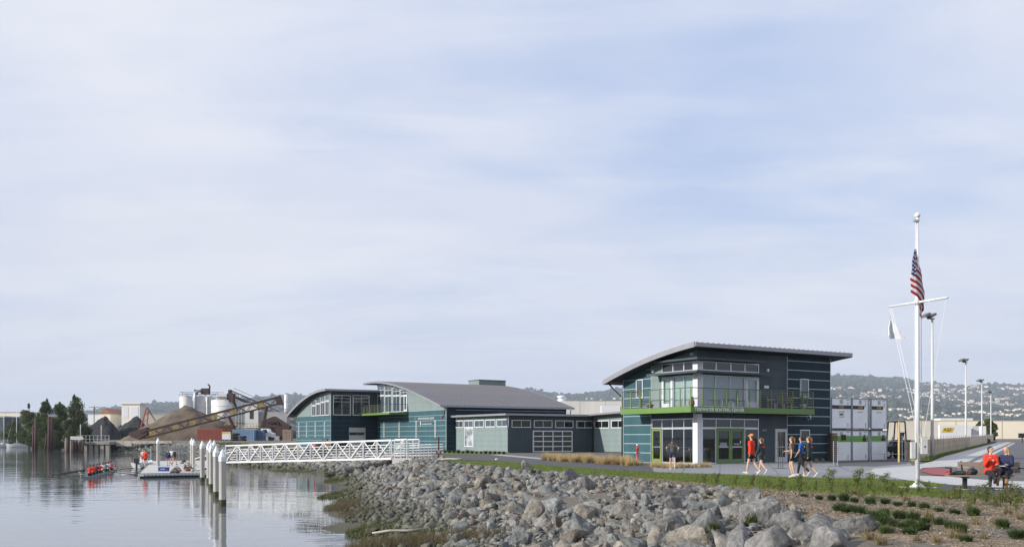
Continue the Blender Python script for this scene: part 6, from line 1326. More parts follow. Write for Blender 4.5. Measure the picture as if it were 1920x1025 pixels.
def balcony_things():
    def pot(px, py, prof, mat, lab, plant, ax):
        a, b = 1.3, .85
        if ax == 'x': yy = f1.aty(px, -a); p = loc1(-a, yy, 3.59)
        else: xx = f1.atx(px, -b); p = loc1(xx, -b, 3.59)
        o = thing('plant_pot', lab, 'pot', p); MB().lathe(prof, n=14).build('pot', mat, o, True); rg = np.random.default_rng(int(px)); V, Fc, T = leafcloud([(0, 0, prof[-1][1] + .08 * k) for k in range(plant)], [(.12, .12, .08)] * plant, 40 * plant, (.02, .05), rg); link('foliage', np_mesh('foliage', V, Fc, attr={'tint': T}), M['shrubleaf'], o)
    pot(1219, 762, [(.15, 0), (.24, .26), (.26, .26), (.26, .31), (.2, .31)], M['terra'], 'terracotta pot on the left arm of the green balcony', 2, 'x'); pot(1297, 752, [(.09, 0), (.19, .2), (.17, .42), (.12, .46), (.15, .52)], pm('brown_glaze', (.16, .07, .035), .3, .2, 4), 'brown glazed urn at the corner of the green balcony', 2, 'x')
    pot(1505, 760, [(.17, 0), (.23, .36), (.25, .38), (.2, .39)], M['white'], 'white pot with a tall plant at the right end of the green balcony', 7, 'y')
    def chair(px, rz, lab):
        xx = f1.atx(px, -.6); o = thing('patio_chair', lab, 'chair', loc1(xx, -.6, 3.57), ANG + rz); gm = pm('chair_wicker', (.16, .13, .10), .7, .2, 9)
        MB().box(-.24, -.24, .42, .24, .24, .46).build('seat', gm, o); MB().prism([(-.24, .22, .46), (.24, .22, .46), (.24, .30, .92), (-.24, .30, .92)], (0, .03, 0)).build('backrest', gm, o)
        for sx in (-.22, .22):
            for sy in (-.22, .22): MB().bar((sx, sy, 0), (sx, sy, .42), .03).build('leg', M['ltgrey'], o)
            MB().bar((sx, -.24, .66), (sx, .26, .66), .035).build('armrest', M['ltgrey'], o)
    chair(1447, .6, 'left patio chair on the green balcony beside the doors'); chair(1462, 2.5, 'middle patio chair on the green balcony'); chair(1478, -.9, 'right patio chair on the green balcony by the navy wall')
    for px, lab, h in ((1365, 'low metal side table on the green balcony behind the lettering', .55), (1385, 'second low metal table on the green balcony near the white door', .50)):
        xx = f1.atx(px, -.7); o = thing('patio_table', lab, 'table', loc1(xx, -.7, 3.57), ANG); MB().box(-.35, -.25, h, .35, .25, h + .04).build('table_top', M['black'], o)
        for sx in (-.3, .3):
            for sy in (-.2, .2): MB().bar((sx, sy, 0), (sx, sy, h), .025).build('leg', M['galv'], o)
balcony_things()
# ---------------------------------------------------------------- people
SKIN = [pm('skin_light', (.50, .32, .235), .55, .06, 6), pm('skin_tan', (.36, .21, .14), .55, .06, 6)]
HAIR = dict(brown=pm('hair_brown', (.085, .045, .022), .5, .3, 20), dark=pm('hair_dark', (.015, .011, .010), .45, .3, 20), blond=pm('hair_blond', (.36, .24, .105), .5, .25, 20), auburn=pm('hair_auburn', (.14, .065, .028), .5, .3, 20))
def clothm(n, c): return pm('cloth_' + n, c, .85, .18, 7, bump=.25, bscale=14)
CL = dict(red=clothm('red', (.62, .035, .012)), navy=clothm('navy', (.014, .020, .060)), charcoal=clothm('charcoal', (.022, .032, .038)), black=clothm('black', (.010, .010, .013)), olive=clothm('olive', (.075, .070, .052)), taupe=clothm('taupe', (.17, .115, .085)), blue=clothm('blue', (.015, .10, .42)), white=clothm('white', (.62, .62, .62)), grey=clothm('grey', (.13, .13, .155)), orange=clothm('orange', (.62, .21, .035)), tanboot=clothm('tanboot', (.24, .125, .055)), shoe=clothm('shoe', (.45, .43, .42)), green=clothm('green', (.02, .05, .045)), yellow=clothm('yellow', (.60, .40, .05)))
REMESH = []
def cvt(mb, name, mat, parent, vox, extra=None):
    me = mb.mesh(name); me.materials.append(mat); o = bpy.data.objects.new(name, me); COL.objects.link(o); o.parent = parent
    md = o.modifiers.new('surface', 'REMESH'); md.mode = 'VOXEL'; md.voxel_size = vox; md.use_smooth_shade = True
    sm = o.modifiers.new('soften', 'SMOOTH'); sm.factor = .5; sm.iterations = 3; REMESH.append((o, extra)); return o
def person(label, loc, face, Ht=1.68, sex='f', pose=None, top=('red', 'long'), bottom=('black', 'shorts'), hair='brown', ponytail=True, shoes='shoe', skin=0, vox=.016, cap=None, group=None, hood=False, longhair=False, boots=False, ground=True, extras=()):
    """face = heading in degrees (0 looks at the camera, 90 looks right). pose: lh, lk, rh, rk = hip and knee flex; la, le, ra, re = shoulder and elbow flex; lab, rab = arm abduction; lean; hy = head yaw"""
    p = dict(lh=0, lk=0, rh=0, rk=0, la=0, le=10, ra=0, re=10, lab=8, rab=8, lean=0, hy=0, hp=0, lo=3, ro=3); p.update(pose or {}); s = Ht / 1.70
    def V3(x, y, z): return Vector((x * s, y * s, z * s))
    def rot(flex, abd=0, side=1):                       # unit vector hanging down, flexed forward (-y), opened sideways
        f, a = R(flex), R(abd); return Vector((side * math.sin(a), -math.sin(f) * math.cos(a), -math.cos(f) * math.cos(a)))
    pel = V3(0, 0, .90); J = {}
    for k, sd in (('l', 1), ('r', -1)):
        hip = pel + V3(sd * .085, 0, -.03); kn = hip + rot(p[k + 'h'], p[k + 'o'], sd) * .42 * s; an = kn + rot(p[k + 'h'] - p[k + 'k'], p[k + 'o'] * .4, sd) * .41 * s
        fdir = rot(p[k + 'h'] - p[k + 'k'] + 90 - (12 if p[k + 'k'] > 20 and ground and p[k + 'h'] < 40 else 0), 0, sd); J[k] = (hip, kn, an, an + fdir * .17 * s + V3(0, 0, -.045), an - fdir * .05 * s + V3(0, 0, -.04))
    low = min(min(j[3].z, j[4].z) for j in J.values()) - .030 * s; dz = Vector((0, 0, -low)) if ground else Vector((0, 0, 0))
    if not ground: dz = Vector((0, 0, (ground if not isinstance(ground, bool) else 0) - pel.z))
    pel = pel + dz; J = {k: tuple(q + dz for q in j) for k, j in J.items()}
    ln = R(p['lean']); upv = Vector((0, -math.sin(ln), math.cos(ln))); fwd = Vector((0, -math.cos(ln), -math.sin(ln)))
    chest = pel + upv * .36 * s; neck = pel + upv * .53 * s; head = neck + (upv + Vector((0, -math.sin(R(p['hp'])), 0))).normalized() * .165 * s; wsh = .165 if sex == 'f' else .19
    ARM = {}
    for k, sd in (('l', 1), ('r', -1)):
        sh = pel + upv * .475 * s + V3(sd * wsh, 0, 0); el = sh + rot(p[k + 'a'], p[k + 'ab'], sd) * .28 * s; inward = p.get(k + 'in', 0)
        fv = rot(p[k + 'a'] + p[k + 'e'], 0, sd); fv = (fv + Vector((-sd * inward + sd * math.sin(R(p[k + 'ab'])) * .4, 0, 0))).normalized(); wr = el + fv * .245 * s; ARM[k] = (sh, el, wr, fv)
    root = thing('person', label, 'person', loc, R(face), group)
    m = 1.0 if sex == 'm' else .93
    def torso(mb, g):
        mb.cap(pel + V3(-.075, 0, .0), pel + V3(.075, 0, .0), (.105 + g) * s, (.105 + g) * s); mb.cap(pel + upv * .05 * s, pel + upv * .2 * s, (.112 * m + g) * s, (.108 * m + g) * s); mb.cap(pel + V3(-.04, 0, 0) + upv * .2 * s, pel + V3(.04, 0, 0) + upv * .2 * s, (.098 * m + g) * s, (.098 * m + g) * s)
        mb.cap(chest + V3(-.07, 0, 0), chest + V3(.07, 0, 0), (.112 * m + g) * s, (.112 * m + g) * s); mb.cap(chest, pel + upv * .2 * s, (.11 * m + g) * s, (.105 * m + g) * s)
        mb.cap(ARM['l'][0] + V3(-.02, 0, 0), ARM['r'][0] + V3(.02, 0, 0), (.062 + g) * s, (.062 + g) * s); mb.cap(pel + upv * .47 * s, chest, (.08 + g) * s, (.1 + g) * s)
    def arm(mb, k, g, upto=1.0):
        sh, el, wr, fv = ARM[k]; mb.cap(sh, el if upto >= .5 else sh.lerp(el, upto * 2), (.050 + g) * s, (.040 + g) * s)
        if upto > .5: mb.cap(el, el.lerp(wr, (upto - .5) * 2), (.040 + g) * s, (.028 + g) * s)
    def leg(mb, k, g, upto=1.0):
        hip, kn, an, to, he = J[k]; mb.cap(hip, hip.lerp(kn, min(1, upto * 2)), (.088 + g) * s, (.088 - (.088 - .058) * min(1, upto * 2) + g) * s)
        if upto > .5: mid = kn.lerp(an, .33); mb.cap(kn, mid, (.056 + g) * s, (.055 + g) * s); mb.cap(mid, kn.lerp(an, (upto - .5) * 2), (.055 + g) * s, (.036 + g) * s)
    mb = MB(); torso(mb, -.012); mb.cap(neck - upv * .05 * s, head - upv * .03 * s, .055 * s, .05 * s)
    hy = Matrix.Rotation(R(p['hy']), 3, 'Z'); hf = hy @ Vector((0, -1, 0)); hs_ = hy @ Vector((1, 0, 0)); up = Vector((0, 0, 1)); hd = head + up * .02 * s
    mb.ell(hd + up * .03 * s, .076 * s, .088 * s, .088 * s, 14, 10); mb.cap(hd + hf * .025 * s - up * .03 * s, hd + hf * .055 * s - up * .075 * s, .058 * s, .030 * s); mb.cap(hd + hf * .085 * s + up * .015 * s, hd + hf * .105 * s - up * .018 * s, .010 * s, .016 * s, 6)
    for k in ('l', 'r'):
        arm(mb, k, 0); leg(mb, k, 0); hip, kn, an, to, he = J[k]; mb.cap(he, to, .036 * s, .030 * s); mb.cap(an, he, .036 * s, .034 * s); sd = 1 if k == 'l' else -1; mb.ell(hd + hs_ * .076 * s * sd, .014 * s, .022 * s, .032 * s, 8, 6)
        sh, el, wr, fv = ARM[k]; mb.cap(wr, wr + fv * .055 * s, .026 * s, .028 * s)
    hands = MB()
    for k in ('l', 'r'):
        sh, el, wr, fv = ARM[k]; sd = 1 if k == 'l' else -1; side = fv.cross(Vector((0, 0, 1)) if abs(fv.z) < .8 else Vector((0, -1, 0))).normalized(); nrm = side.cross(fv).normalized(); pc = wr + fv * .07 * s
        for q, ln_ in enumerate((.068, .078, .073, .056)):
            b0 = pc + side * (.030 - q * .020) * s; c1 = b0 + (fv * .8 + nrm * .35 * sd) * ln_ * .55 * s; c2 = c1 + (fv * .45 + nrm * .8 * sd) * ln_ * .5 * s; hands.tube([b0 - fv * .02 * s, b0, c1, c2], [.010 * s, .010 * s, .009 * s, .007 * s], 5)
        t0 = wr + fv * .02 * s + side * .024 * s; hands.tube([t0, t0 + (side * .6 + fv * .6) * .04 * s, t0 + (side * .45 + fv * .9) * .075 * s], [.012 * s, .011 * s, .008 * s], 5)
    cvt(mb, 'body', SKIN[skin], root, vox, hands)
    # clothes
    mb = MB(); torso(mb, .012 if top[1] != 'jacket' else .026); up_ = {'long': .96, 'jacket': .96, 'short': .34, 'tank': .05}[top[1]]
    for k in ('l', 'r'): arm(mb, k, .012 if top[1] != 'jacket' else .022, up_)
    if top[1] == 'jacket' or top[1] == 'long': mb.cap(neck - upv * .04 * s, neck - upv * .01 * s, .072 * s, .066 * s)
    sh_ = cvt(mb, 'jacket' if top[1] == 'jacket' else 'shirt', CL[top[0]], root, vox)
    mb = MB(); mb.cap(pel + V3(-.075, 0, .0), pel + V3(.075, 0, .0), .122 * s, .122 * s); mb.cap(pel + upv * .02 * s, pel + upv * .07 * s, .122 * s, .116 * s)
    for k in ('l', 'r'): leg(mb, k, .018 if bottom[1] == 'shorts' else .010, .20 if bottom[1] == 'shorts' else .97)
    cvt(mb, 'shorts' if bottom[1] == 'shorts' else 'trousers', CL[bottom[0]], root, vox)
    for k in ('l', 'r'):
        hip, kn, an, to, he = J[k]; mb = MB(); mb.cap(he, to, .046 * s, .038 * s); mb.cap(an, he, .046 * s, .046 * s)
        if boots: mb.cap(an, kn.lerp(an, .42), .054 * s, .064 * s)
        cvt(mb, 'boot' if boots else 'shoe', CL[shoes], root, vox)
    mb = MB(); mb.ell(hd + up * .045 * s - hf * .018 * s, .088 * s, .096 * s, .086 * s, 14, 10); mb.cap(hd - hf * .06 * s + up * .02 * s, hd - hf * .065 * s - up * .05 * s, .062 * s, .045 * s)
    for sd in (-1, 1): mb.cap(hd + hs_ * .066 * s * sd - hf * .01 * s + up * .03 * s, hd + hs_ * .066 * s * sd - hf * .03 * s - up * .05 * s, .028 * s, .024 * s)
    hm = HAIR[hair]
    if ponytail: t = hd - hf * .10 * s + up * .05 * s; mb.tube([t + hf * .03 * s, t - hf * .03 * s, t - hf * .05 * s - up * .12 * s, t - hf * .02 * s - up * .30 * s], [.03 * s, .042 * s, .040 * s, .012 * s], 8)
    if longhair: mb.cap(hd - hf * .05 * s, hd - hf * .09 * s - up * .22 * s, .085 * s, .060 * s); mb.cap(hd + hs_ * .07 * s - hf * .02 * s, hd + hs_ * .08 * s - hf * .04 * s - up * .2 * s, .035 * s, .03 * s)
    cvt(mb, 'hair', hm, root, vox * .85)
    eyes = MB()
    for sd in (-1, 1): eyes.ell(hd + hf * .078 * s + hs_ * .030 * s * sd + up * .018 * s, .011 * s, .008 * s, .006 * s, 8, 6); eyes.tube([hd + hf * .080 * s + hs_ * .016 * s * sd + up * .040 * s, hd + hf * .074 * s + hs_ * .046 * s * sd + up * .040 * s], .004 * s, 5)
    eyes.build('eyes', HAIR['dark'], root); mth_ = MB(); mth_.tube([hd + hf * .083 * s - hs_ * .018 * s - up * .055 * s, hd + hf * .091 * s - up * .055 * s, hd + hf * .083 * s + hs_ * .018 * s - up * .055 * s], .005 * s, 5); mth_.build('mouth', pm('lips', (.32, .10, .08), .5), root)
    if cap:
        mb = MB(); mb.ell(hd + up * .065 * s - hf * .01 * s, .098 * s, .106 * s, .082 * s, 14, 10); mb.cap(hd + up * .055 * s + hf * .07 * s, hd + up * .045 * s + hf * .165 * s, .045 * s, .018 * s); cvt(mb, 'cap', CL[cap], root, vox)
    for kind, c in extras:
        if kind == 'back_panel': q = chest - fwd * (.142 * s) + upv * .02; MB().prism([q + V3(-.10, 0, -.035), q + V3(.10, 0, -.035), q + V3(.10, 0, .035), q + V3(-.10, 0, .035)], fwd * -.012).build('back_print', CL[c], root)
        if kind == 'side_panel':
            mb = MB(); mb.cap(pel + V3(.125, 0, .02) + upv * .02, pel + V3(.125, 0, 0) + upv * .30 * s, .040 * s, .030 * s); cvt(mb, 'side_panel', CL[c], root, vox)
        if kind == 'chest_mark': q = chest + fwd * (.128 * s); MB().prism([q + V3(.02, 0, -.02), q + V3(.07, 0, -.02), q + V3(.07, 0, .04), q + V3(.02, 0, .04)], fwd * .012).build('chest_mark', CL[c], root)
    return root
walkA = dict(lh=14, lk=5, rh=-12, rk=24, la=-10, le=14, ra=10, re=20); walkB = dict(lh=-12, lk=30, rh=12, rk=3, la=12, le=18, ra=-10, re=14)
def at(px, py, dz=0): x, y, _ = W(px, py); return (x, y, dz + .012)
person('walker in orange cap and bright red jacket on the plaza', at(1409, 890.5), -128, 1.74, 'm', walkA, ('red', 'jacket'), ('black', 'shorts'), 'brown', False, cap='orange')
person('walker with long ponytail and charcoal jacket with red back print, beside the orange cap', at(1427, 889), -132, 1.60, 'f', walkB, ('charcoal', 'jacket'), ('black', 'shorts'), 'brown', extras=[('back_panel', 'red')])
person('walker in brown t-shirt and black shorts with ponytail, leading the group of three', at(1484, 896), -118, 1.62, 'f', dict(walkA, ra=14, re=70, lh=-8, rh=10), ('taupe', 'short'), ('black', 'shorts'), 'auburn')
person('walker in bright blue t-shirt and black leggings in the middle of the group of three', at(1502, 893), -112, 1.66, 'f', walkB, ('blue', 'short'), ('black', 'long'), 'dark', False, skin=1, extras=[('back_panel', 'yellow')])
person('walker in charcoal jacket with red panels at the right of the group of three', at(1516, 895.5), -122, 1.64, 'f', walkA, ('charcoal', 'jacket'), ('black', 'shorts'), 'auburn', extras=[('back_panel', 'red'), ('side_panel', 'red')])
person('jogger in olive t-shirt and dark shorts in front of the shopfront, hands on hips', at(1261, 881.5), 172, 1.60, 'f', dict(lh=18, lk=10, rh=-14, rk=30, la=-25, le=85, ra=-25, re=85, lab=38, rab=38, lin=.5, rin=.5), ('olive', 'short'), ('navy', 'shorts'), 'dark')
# the pair on the bench
def bench_pt(dx, dy, z): c, s_ = math.cos(R(-9)), math.sin(R(-9)); return (BX + dx * c - dy * s_, BY + dx * s_ + dy * c, z)
def seated(lab, dx, face, pose, **k):
    q = bench_pt(dx, .02, .016 + .47 + .115); return person(lab, q, face, pose=dict(dict(lh=86, lk=80, rh=84, rk=78, lean=4), **pose), ground=False, **k)
seated('seated person in bright red jacket, hand raised to chin, on the bench', .16, -10, dict(ra=22, re=120, rin=.35, la=20, le=70, lin=.5, hy=26, lh=92, lk=40, rh=84, rk=84, lo=-16, ro=4), Ht=1.66, sex='f', top=('red', 'jacket'), bottom=('black', 'long'), hair='dark', ponytail=False, shoes='charcoal', extras=[('chest_mark', 'white')], vox=.013)
seated('seated person with long blond hair and navy jacket at the right end of the bench', .66, -42, dict(ra=26, re=62, rin=.3, la=24, le=66, lin=.3, hy=-22, lh=84, lk=72, rh=90, rk=52, ro=2, lo=4), Ht=1.66, sex='f', top=('navy', 'jacket'), bottom=('black', 'long'), hair='blond', ponytail=False, longhair=True, shoes='tanboot', boots=True, vox=.013)
q = bench_pt(.40, -.28, .78); b = thing('notebook', 'white notebook held between the seated pair', 'notebook', q, R(-20)); MB().box(-.11, -.07, 0, .11, .07, .018).build('pages', M['white'], b); MB().box(-.115, -.075, -.006, .115, .075, -.001).build('cover', CL['green'], b)
# on the dock
DKv = .03
def dk(px, py): x, y, _ = W(px, py, DK); return (x, y, DK + .005)
person('person in bright red jacket and black shorts standing on the left edge of the dock', dk(272, 876), -15, 1.72, 'm', walkA, ('red', 'jacket'), ('black', 'shorts'), 'dark', False, vox=.026)
person('person in white shirt and black shorts behind the red jacket on the dock', dk(268.5, 872), 20, 1.72, 'm', walkB, ('white', 'short'), ('black', 'shorts'), 'brown', False, vox=.026)
person('person in grey shirt leaning over on the dock by the cage', dk(297, 872.5), 80, 1.62, 'f', dict(lean=12, la=30, ra=35), ('grey', 'short'), ('grey', 'shorts'), 'brown', vox=.026, shoes='black')
person('person in navy jacket with white chest print on the dock', dk(315.5, 872.7), 5, 1.64, 'm', dict(lh=5, rh=-5), ('navy', 'jacket'), ('grey', 'shorts'), 'dark', False, vox=.026, extras=[('chest_mark', 'white')], shoes='black')
person('person in charcoal jacket and red shorts striding on the dock', dk(327.5, 871.6), 75, 1.66, 'm', walkA, ('charcoal', 'jacket'), ('red', 'shorts'), 'dark', False, vox=.026, shoes='black')
person('person in white shirt at the back of the dock next to the striding one', dk(322, 868), 0, 1.68, 'm', {}, ('white', 'short'), ('grey', 'shorts'), 'brown', False, vox=.026, shoes='black')
# group on the path beyond the gangway
for i, (px, y, top, lab) in enumerate(((578, 103, 'navy', 'standing alone left of the group beyond the gangway, in navy'), (590, 104, 'red', 'in red at the left end of the group beyond the gangway'), (595.5, 105, 'charcoal', 'in charcoal, second from left in the group beyond the gangway'), (600, 103.5, 'black', 'in black, third in the group beyond the gangway'), (606, 104.5, 'taupe', 'in brown, fourth in the group beyond the gangway'), (610, 103, 'olive', 'in olive, fifth in the group beyond the gangway'), (614.5, 104, 'orange', 'in orange at the right end of the group beyond the gangway'))):
    x = (px - 960) / F * y; person('person ' + lab, (x, y, Hs(x, y)), 40 * i - 100, 1.72, 'm' if i % 2 else 'f', dict(lh=4, rh=-4, le=30 + 10 * i), (top, 'jacket'), ('black', 'long'), 'dark', i % 2 == 0, vox=.03, shoes='black')

# ---- rowing eight
def rowing():
    A = Vector(W(156, 898.0, WATER)); Bq = Vector(W(219, 881.0, WATER)); d = (Bq - A); Ln = d.length; yaw = math.atan2(d.y, d.x); c = (A + Bq) / 2
    o = thing('rowing_shell', 'long dark rowing shell with a crew of eight and long oars on the water', 'rowing boat', (c.x, c.y, WATER - .10), yaw); h = Ln / 2; mb = MB(); n = 20; vs = []
    for i in range(n + 1):
        t = -1 + 2 * i / n; w = .30 * max(.03, (1 - abs(t) ** 3.2)); vs += [(t * h, -w, .26 + .06 * abs(t) ** 4), (t * h, -w * .75, .0), (t * h, 0, -.12 * (1 - abs(t) ** 4)), (t * h, w * .75, .0), (t * h, w, .26 + .06 * abs(t) ** 4)]
    mb.add(vs, [(i * 5 + j, i * 5 + j + 1, i * 5 + j + 6, i * 5 + j + 5) for i in range(n) for j in range(4)]); mb.add([vs[i * 5] for i in range(n + 1)] + [vs[i * 5 + 4] for i in range(n + 1)], [(i, i + 1, n + 2 + i, n + 1 + i) for i in range(n)]); mb.build('hull', pm('shell_grey', (.11, .115, .12), .3, .1, 2), o, True)
    ca, sa = math.cos(yaw), math.sin(yaw); wp = lambda lx, ly, lz: (c.x + lx * ca - ly * sa, c.y + lx * sa + ly * ca, WATER + lz)
    tops = ['red', 'red', 'navy', 'red', 'white', 'grey', 'white', 'red']
    for k in range(8):
        lx = -h * .68 + k * (h * 1.24 / 7); sd = 1 if k % 2 == 0 else -1
        MB().box(lx - .2, -.15, .2, lx + .2, .15, .3).build('sliding_seat', M['black'], o); MB().bar((lx + .15, 0, .3), (lx + .15, sd * .85, .40), .04).build('rigger', M['galv'], o)
        r = thing('oar', f"long black sweep oar, number {'one two three four five six seven eight'.split()[k]} from the near end of the shell", 'oar', wp(lx + .15, sd * .85, .42), yaw); zt = -.22; MB().tube([(0, -sd * 1.0, .18), (0, sd * 2.2, zt)], .03, 6).build('shaft', M['black'], r); MB().prism([(-.10, sd * 2.2, zt - .02), (.10, sd * 2.2, zt + .02), (.12, sd * 2.75, zt - .02), (-.12, sd * 2.75, zt - .08)], (0, 0, .025)).build('blade', M['black'], r); MB().ell((0, 0, .04), .06, .09, .06, 8, 6).build('collar', pm('pale_green_collar', (.45, .5, .15)), r)
        person(f"rower in {tops[k]}, seat {'one two three four five six seven eight'.split()[k]} from the near end of the shell", wp(lx, 0, .20 + .12), math.degrees(yaw) + 90 + (180 if False else 0), 1.70, 'f', dict(lh=95, lk=60, rh=95, rk=60, la=60, le=20, ra=60, re=20, lean=10 + (k % 3) * 4), (tops[k], 'long'), ('black', 'shorts'), 'dark' if k % 2 else 'brown', True, ground=False, vox=.032)
    person('coxswain in white at the far end of the shell', wp(h * .68, 0, .26), math.degrees(yaw) - 90, 1.55, 'f', dict(lh=90, lk=60, rh=90, rk=60, la=30, le=50, ra=30, re=50), ('white', 'long'), ('black', 'shorts'), 'dark', True, ground=False, vox=.032)
rowing()
def finish_people():
    bpy.context.view_layer.update(); dg = bpy.context.evaluated_depsgraph_get(); res = []
    for o, ex in REMESH: res.append(bpy.data.meshes.new_from_object(o.evaluated_get(dg)))
    for (o, ex), me in zip(REMESH, res):
        if ex is not None:
            bm = bmesh.new(); bm.from_mesh(me); hm = ex.mesh('hand', True); bm.from_mesh(hm); bm.to_mesh(me); bm.free()
        me.polygons.foreach_set('use_smooth', [True] * len(me.polygons)); o.modifiers.clear(); o.data = me
        if not me.materials: print('no mat', o.name)
    print('people tris', sum(len(m.polygons) for m in res) * 2)
finish_people()
# ---------------------------------------------------------------- industrial shore on the left
GY = 1.0                                             # level of the yard over there
def mound(px0, px1, pxa, ptop, y, mat, lab, depth=1.0, seed=0, flat=.0):
    x0, x1 = (px0 - 960) / F * y, (px1 - 960) / F * y; xa = (pxa - 960) / F * y; h = CAMZ + (HY - ptop) * y / F; rg = np.random.default_rng(seed); n, m = 110, 30; V = []; 
    for j in range(m + 1):
        t = j / m
        for i in range(n):
            a = 2 * math.pi * i / n; rx = (xa - x0) if math.cos(a) < 0 else (x1 - xa); ry = (x1 - x0) / 2 * depth; prof = (1 - t) * (1 - flat) + flat * (1 - t ** 3); k = 1 + .16 * mnoise.noise((math.cos(a) * 1.6 + seed, math.sin(a) * 1.6, t * 1.5)) + .05 * mnoise.noise((math.cos(a) * 6 + seed, math.sin(a) * 6, t * .6))
            V.append((xa + rx * t * math.cos(a) * k, y + ry * t * math.sin(a) * k, GY - .3 + (h - GY + .3) * prof + .55 * mnoise.noise((math.cos(a) * t * 5 + seed, math.sin(a) * t * 5, 2)) + .28 * mnoise.noise((math.cos(a) * t * 14 + seed, math.sin(a) * t * 14, 4))))
    i = np.arange(n); Fs = [(j * n + k, (j + 1) * n + k, (j + 1) * n + (k + 1) % n, j * n + (k + 1) % n) for j in range(m) for k in range(n)]
    tag(link('gravel_mound', np_mesh('gravel_mound', V, np.array(Fs), True), mat), lab, 'gravel mound')
gb = pm('brown_aggregate', (.108, .082, .058), .95, .35, .5, bump=.8, bscale=3, stretch=(1, 1, .4)); gk = pm('black_aggregate', (.028, .029, .032), .95, .3, .3, bump=.6, bscale=3)
mound(226, 482, 346, 759, 252, gb, 'large brown gravel mound behind the conveyor', .55, 3, .12); mound(140, 236, 196, 779, 300, gk, 'left black gravel mound behind the timber wharf', .5, 8, .2); mound(196, 292, 258, 779, 306, gk, 'right black gravel mound beside the brown one', .5, 12, .15)

def truss(par, A, Bq, w, hgt, n, mat, chord=.16, web=.10):
    A, Bq = Vector(A), Vector(Bq); d = Bq - A; sd = Vector((-d.y, d.x, 0)).normalized() * w; upn = d.cross(sd).normalized(); upn = upn if upn.z > 0 else -upn
    for s in (0, 1):
        for t in (0, 1): MB().bar(A + sd * s + upn * hgt * t, Bq + sd * s + upn * hgt * t, chord).build('chord', mat, par)
        for i in range(n):
            a, b = A + d * (i / n), A + d * ((i + 1) / n); p, q = (a, b + upn * hgt) if i % 2 else (a + upn * hgt, b); MB().bar(p + sd * s, q + sd * s, web).build('web_bar', mat, par)
    return d, sd, upn
def conveyors():
    y = 232; A = Vector(D(266, 822, y)); Bq = Vector(D(519, 757, y)); o = thing('red_conveyor', 'long rusty red truss conveyor with yellow panels rising over the gravel', 'conveyor', (0, 0, 0)); rr = pm('conveyor_red', (.040, .017, .014), .8, .4, 2)
    d, sd, up = truss(o, A, Bq, 1.3, 1.55, 22, rr, .26, .13)
    for s in (0, 1): MB().bar(A + sd * s + up * 1.55 + Vector((0, 0, .2)), Bq + sd * s + up * 1.55 + Vector((0, 0, .2)), .3, .14).build('belt_edge', M['rusted'], o)
    yel = pm('old_yellow', (.20, .15, .045), .8, .5, 1.5)
    for t in (.06, .235, .36, .52, .66, .86): a = A + d * t - sd * .06 + up * .22; b = A + d * (t + .045) - sd * .06 + up * .22; MB().prism([a, b, b + up * 1.05, a + up * 1.05], sd.normalized() * -.04).build('yellow_panel', yel, o)
    a = A + d * .025; MB().prism([a + Vector((-4.2, 0, 1.3)), a + Vector((.2, 0, 2.6)), a + Vector((.4, 0, .9)), a + Vector((-1.8, 0, -.4)), a + Vector((-3.6, 0, .2))], (0, 2.2, 0)).build('hopper', M['rusted'], o)
    MB().prism([Bq + up * -.2, Bq + up * 1.8, Bq + up * 1.9 + d.normalized() * 1.2, Bq + d.normalized() * 1.4 - up * .6], sd).build('head_box', rr, o)
    for t, px, pb in ((.92, 489, 794), (.64, 448, 792)): q = Vector(D(px, pb, y)); MB().bar(A + d * t, Vector((q.x, q.y, GY + (q.z - GY) * .0)), .3).build('support_leg', rr, o); MB().bar(A + d * t + sd, Vector((q.x, q.y + 1.5, GY)), .3).build('support_leg', rr, o)
    y = 300; A = Vector(D(574, 803, y)); Bq = Vector(D(432, 741, y)); o = thing('grey_conveyor', 'grey covered conveyor descending from the silos to the right', 'conveyor', (0, 0, 0)); gm = pm('conveyor_grey', (.10, .095, .09), .7, .25, 1); d, sd, up = truss(o, A, Bq, 1.6, 1.6, 26, gm, .3, .16)
    MB().prism([A + up * .1, Bq + up * .1, Bq + up * .65, A + up * .65], sd).build('belt_trough', gm, o); MB().bar(A + up * 2.6, Bq + up * 2.6, .14).build('hand_rail', gm, o)
    for t in (.3, .6): q = A + d * t; MB().bar(q, Vector((q.x, q.y, GY)), .4).build('support_leg', gm, o)
conveyors()
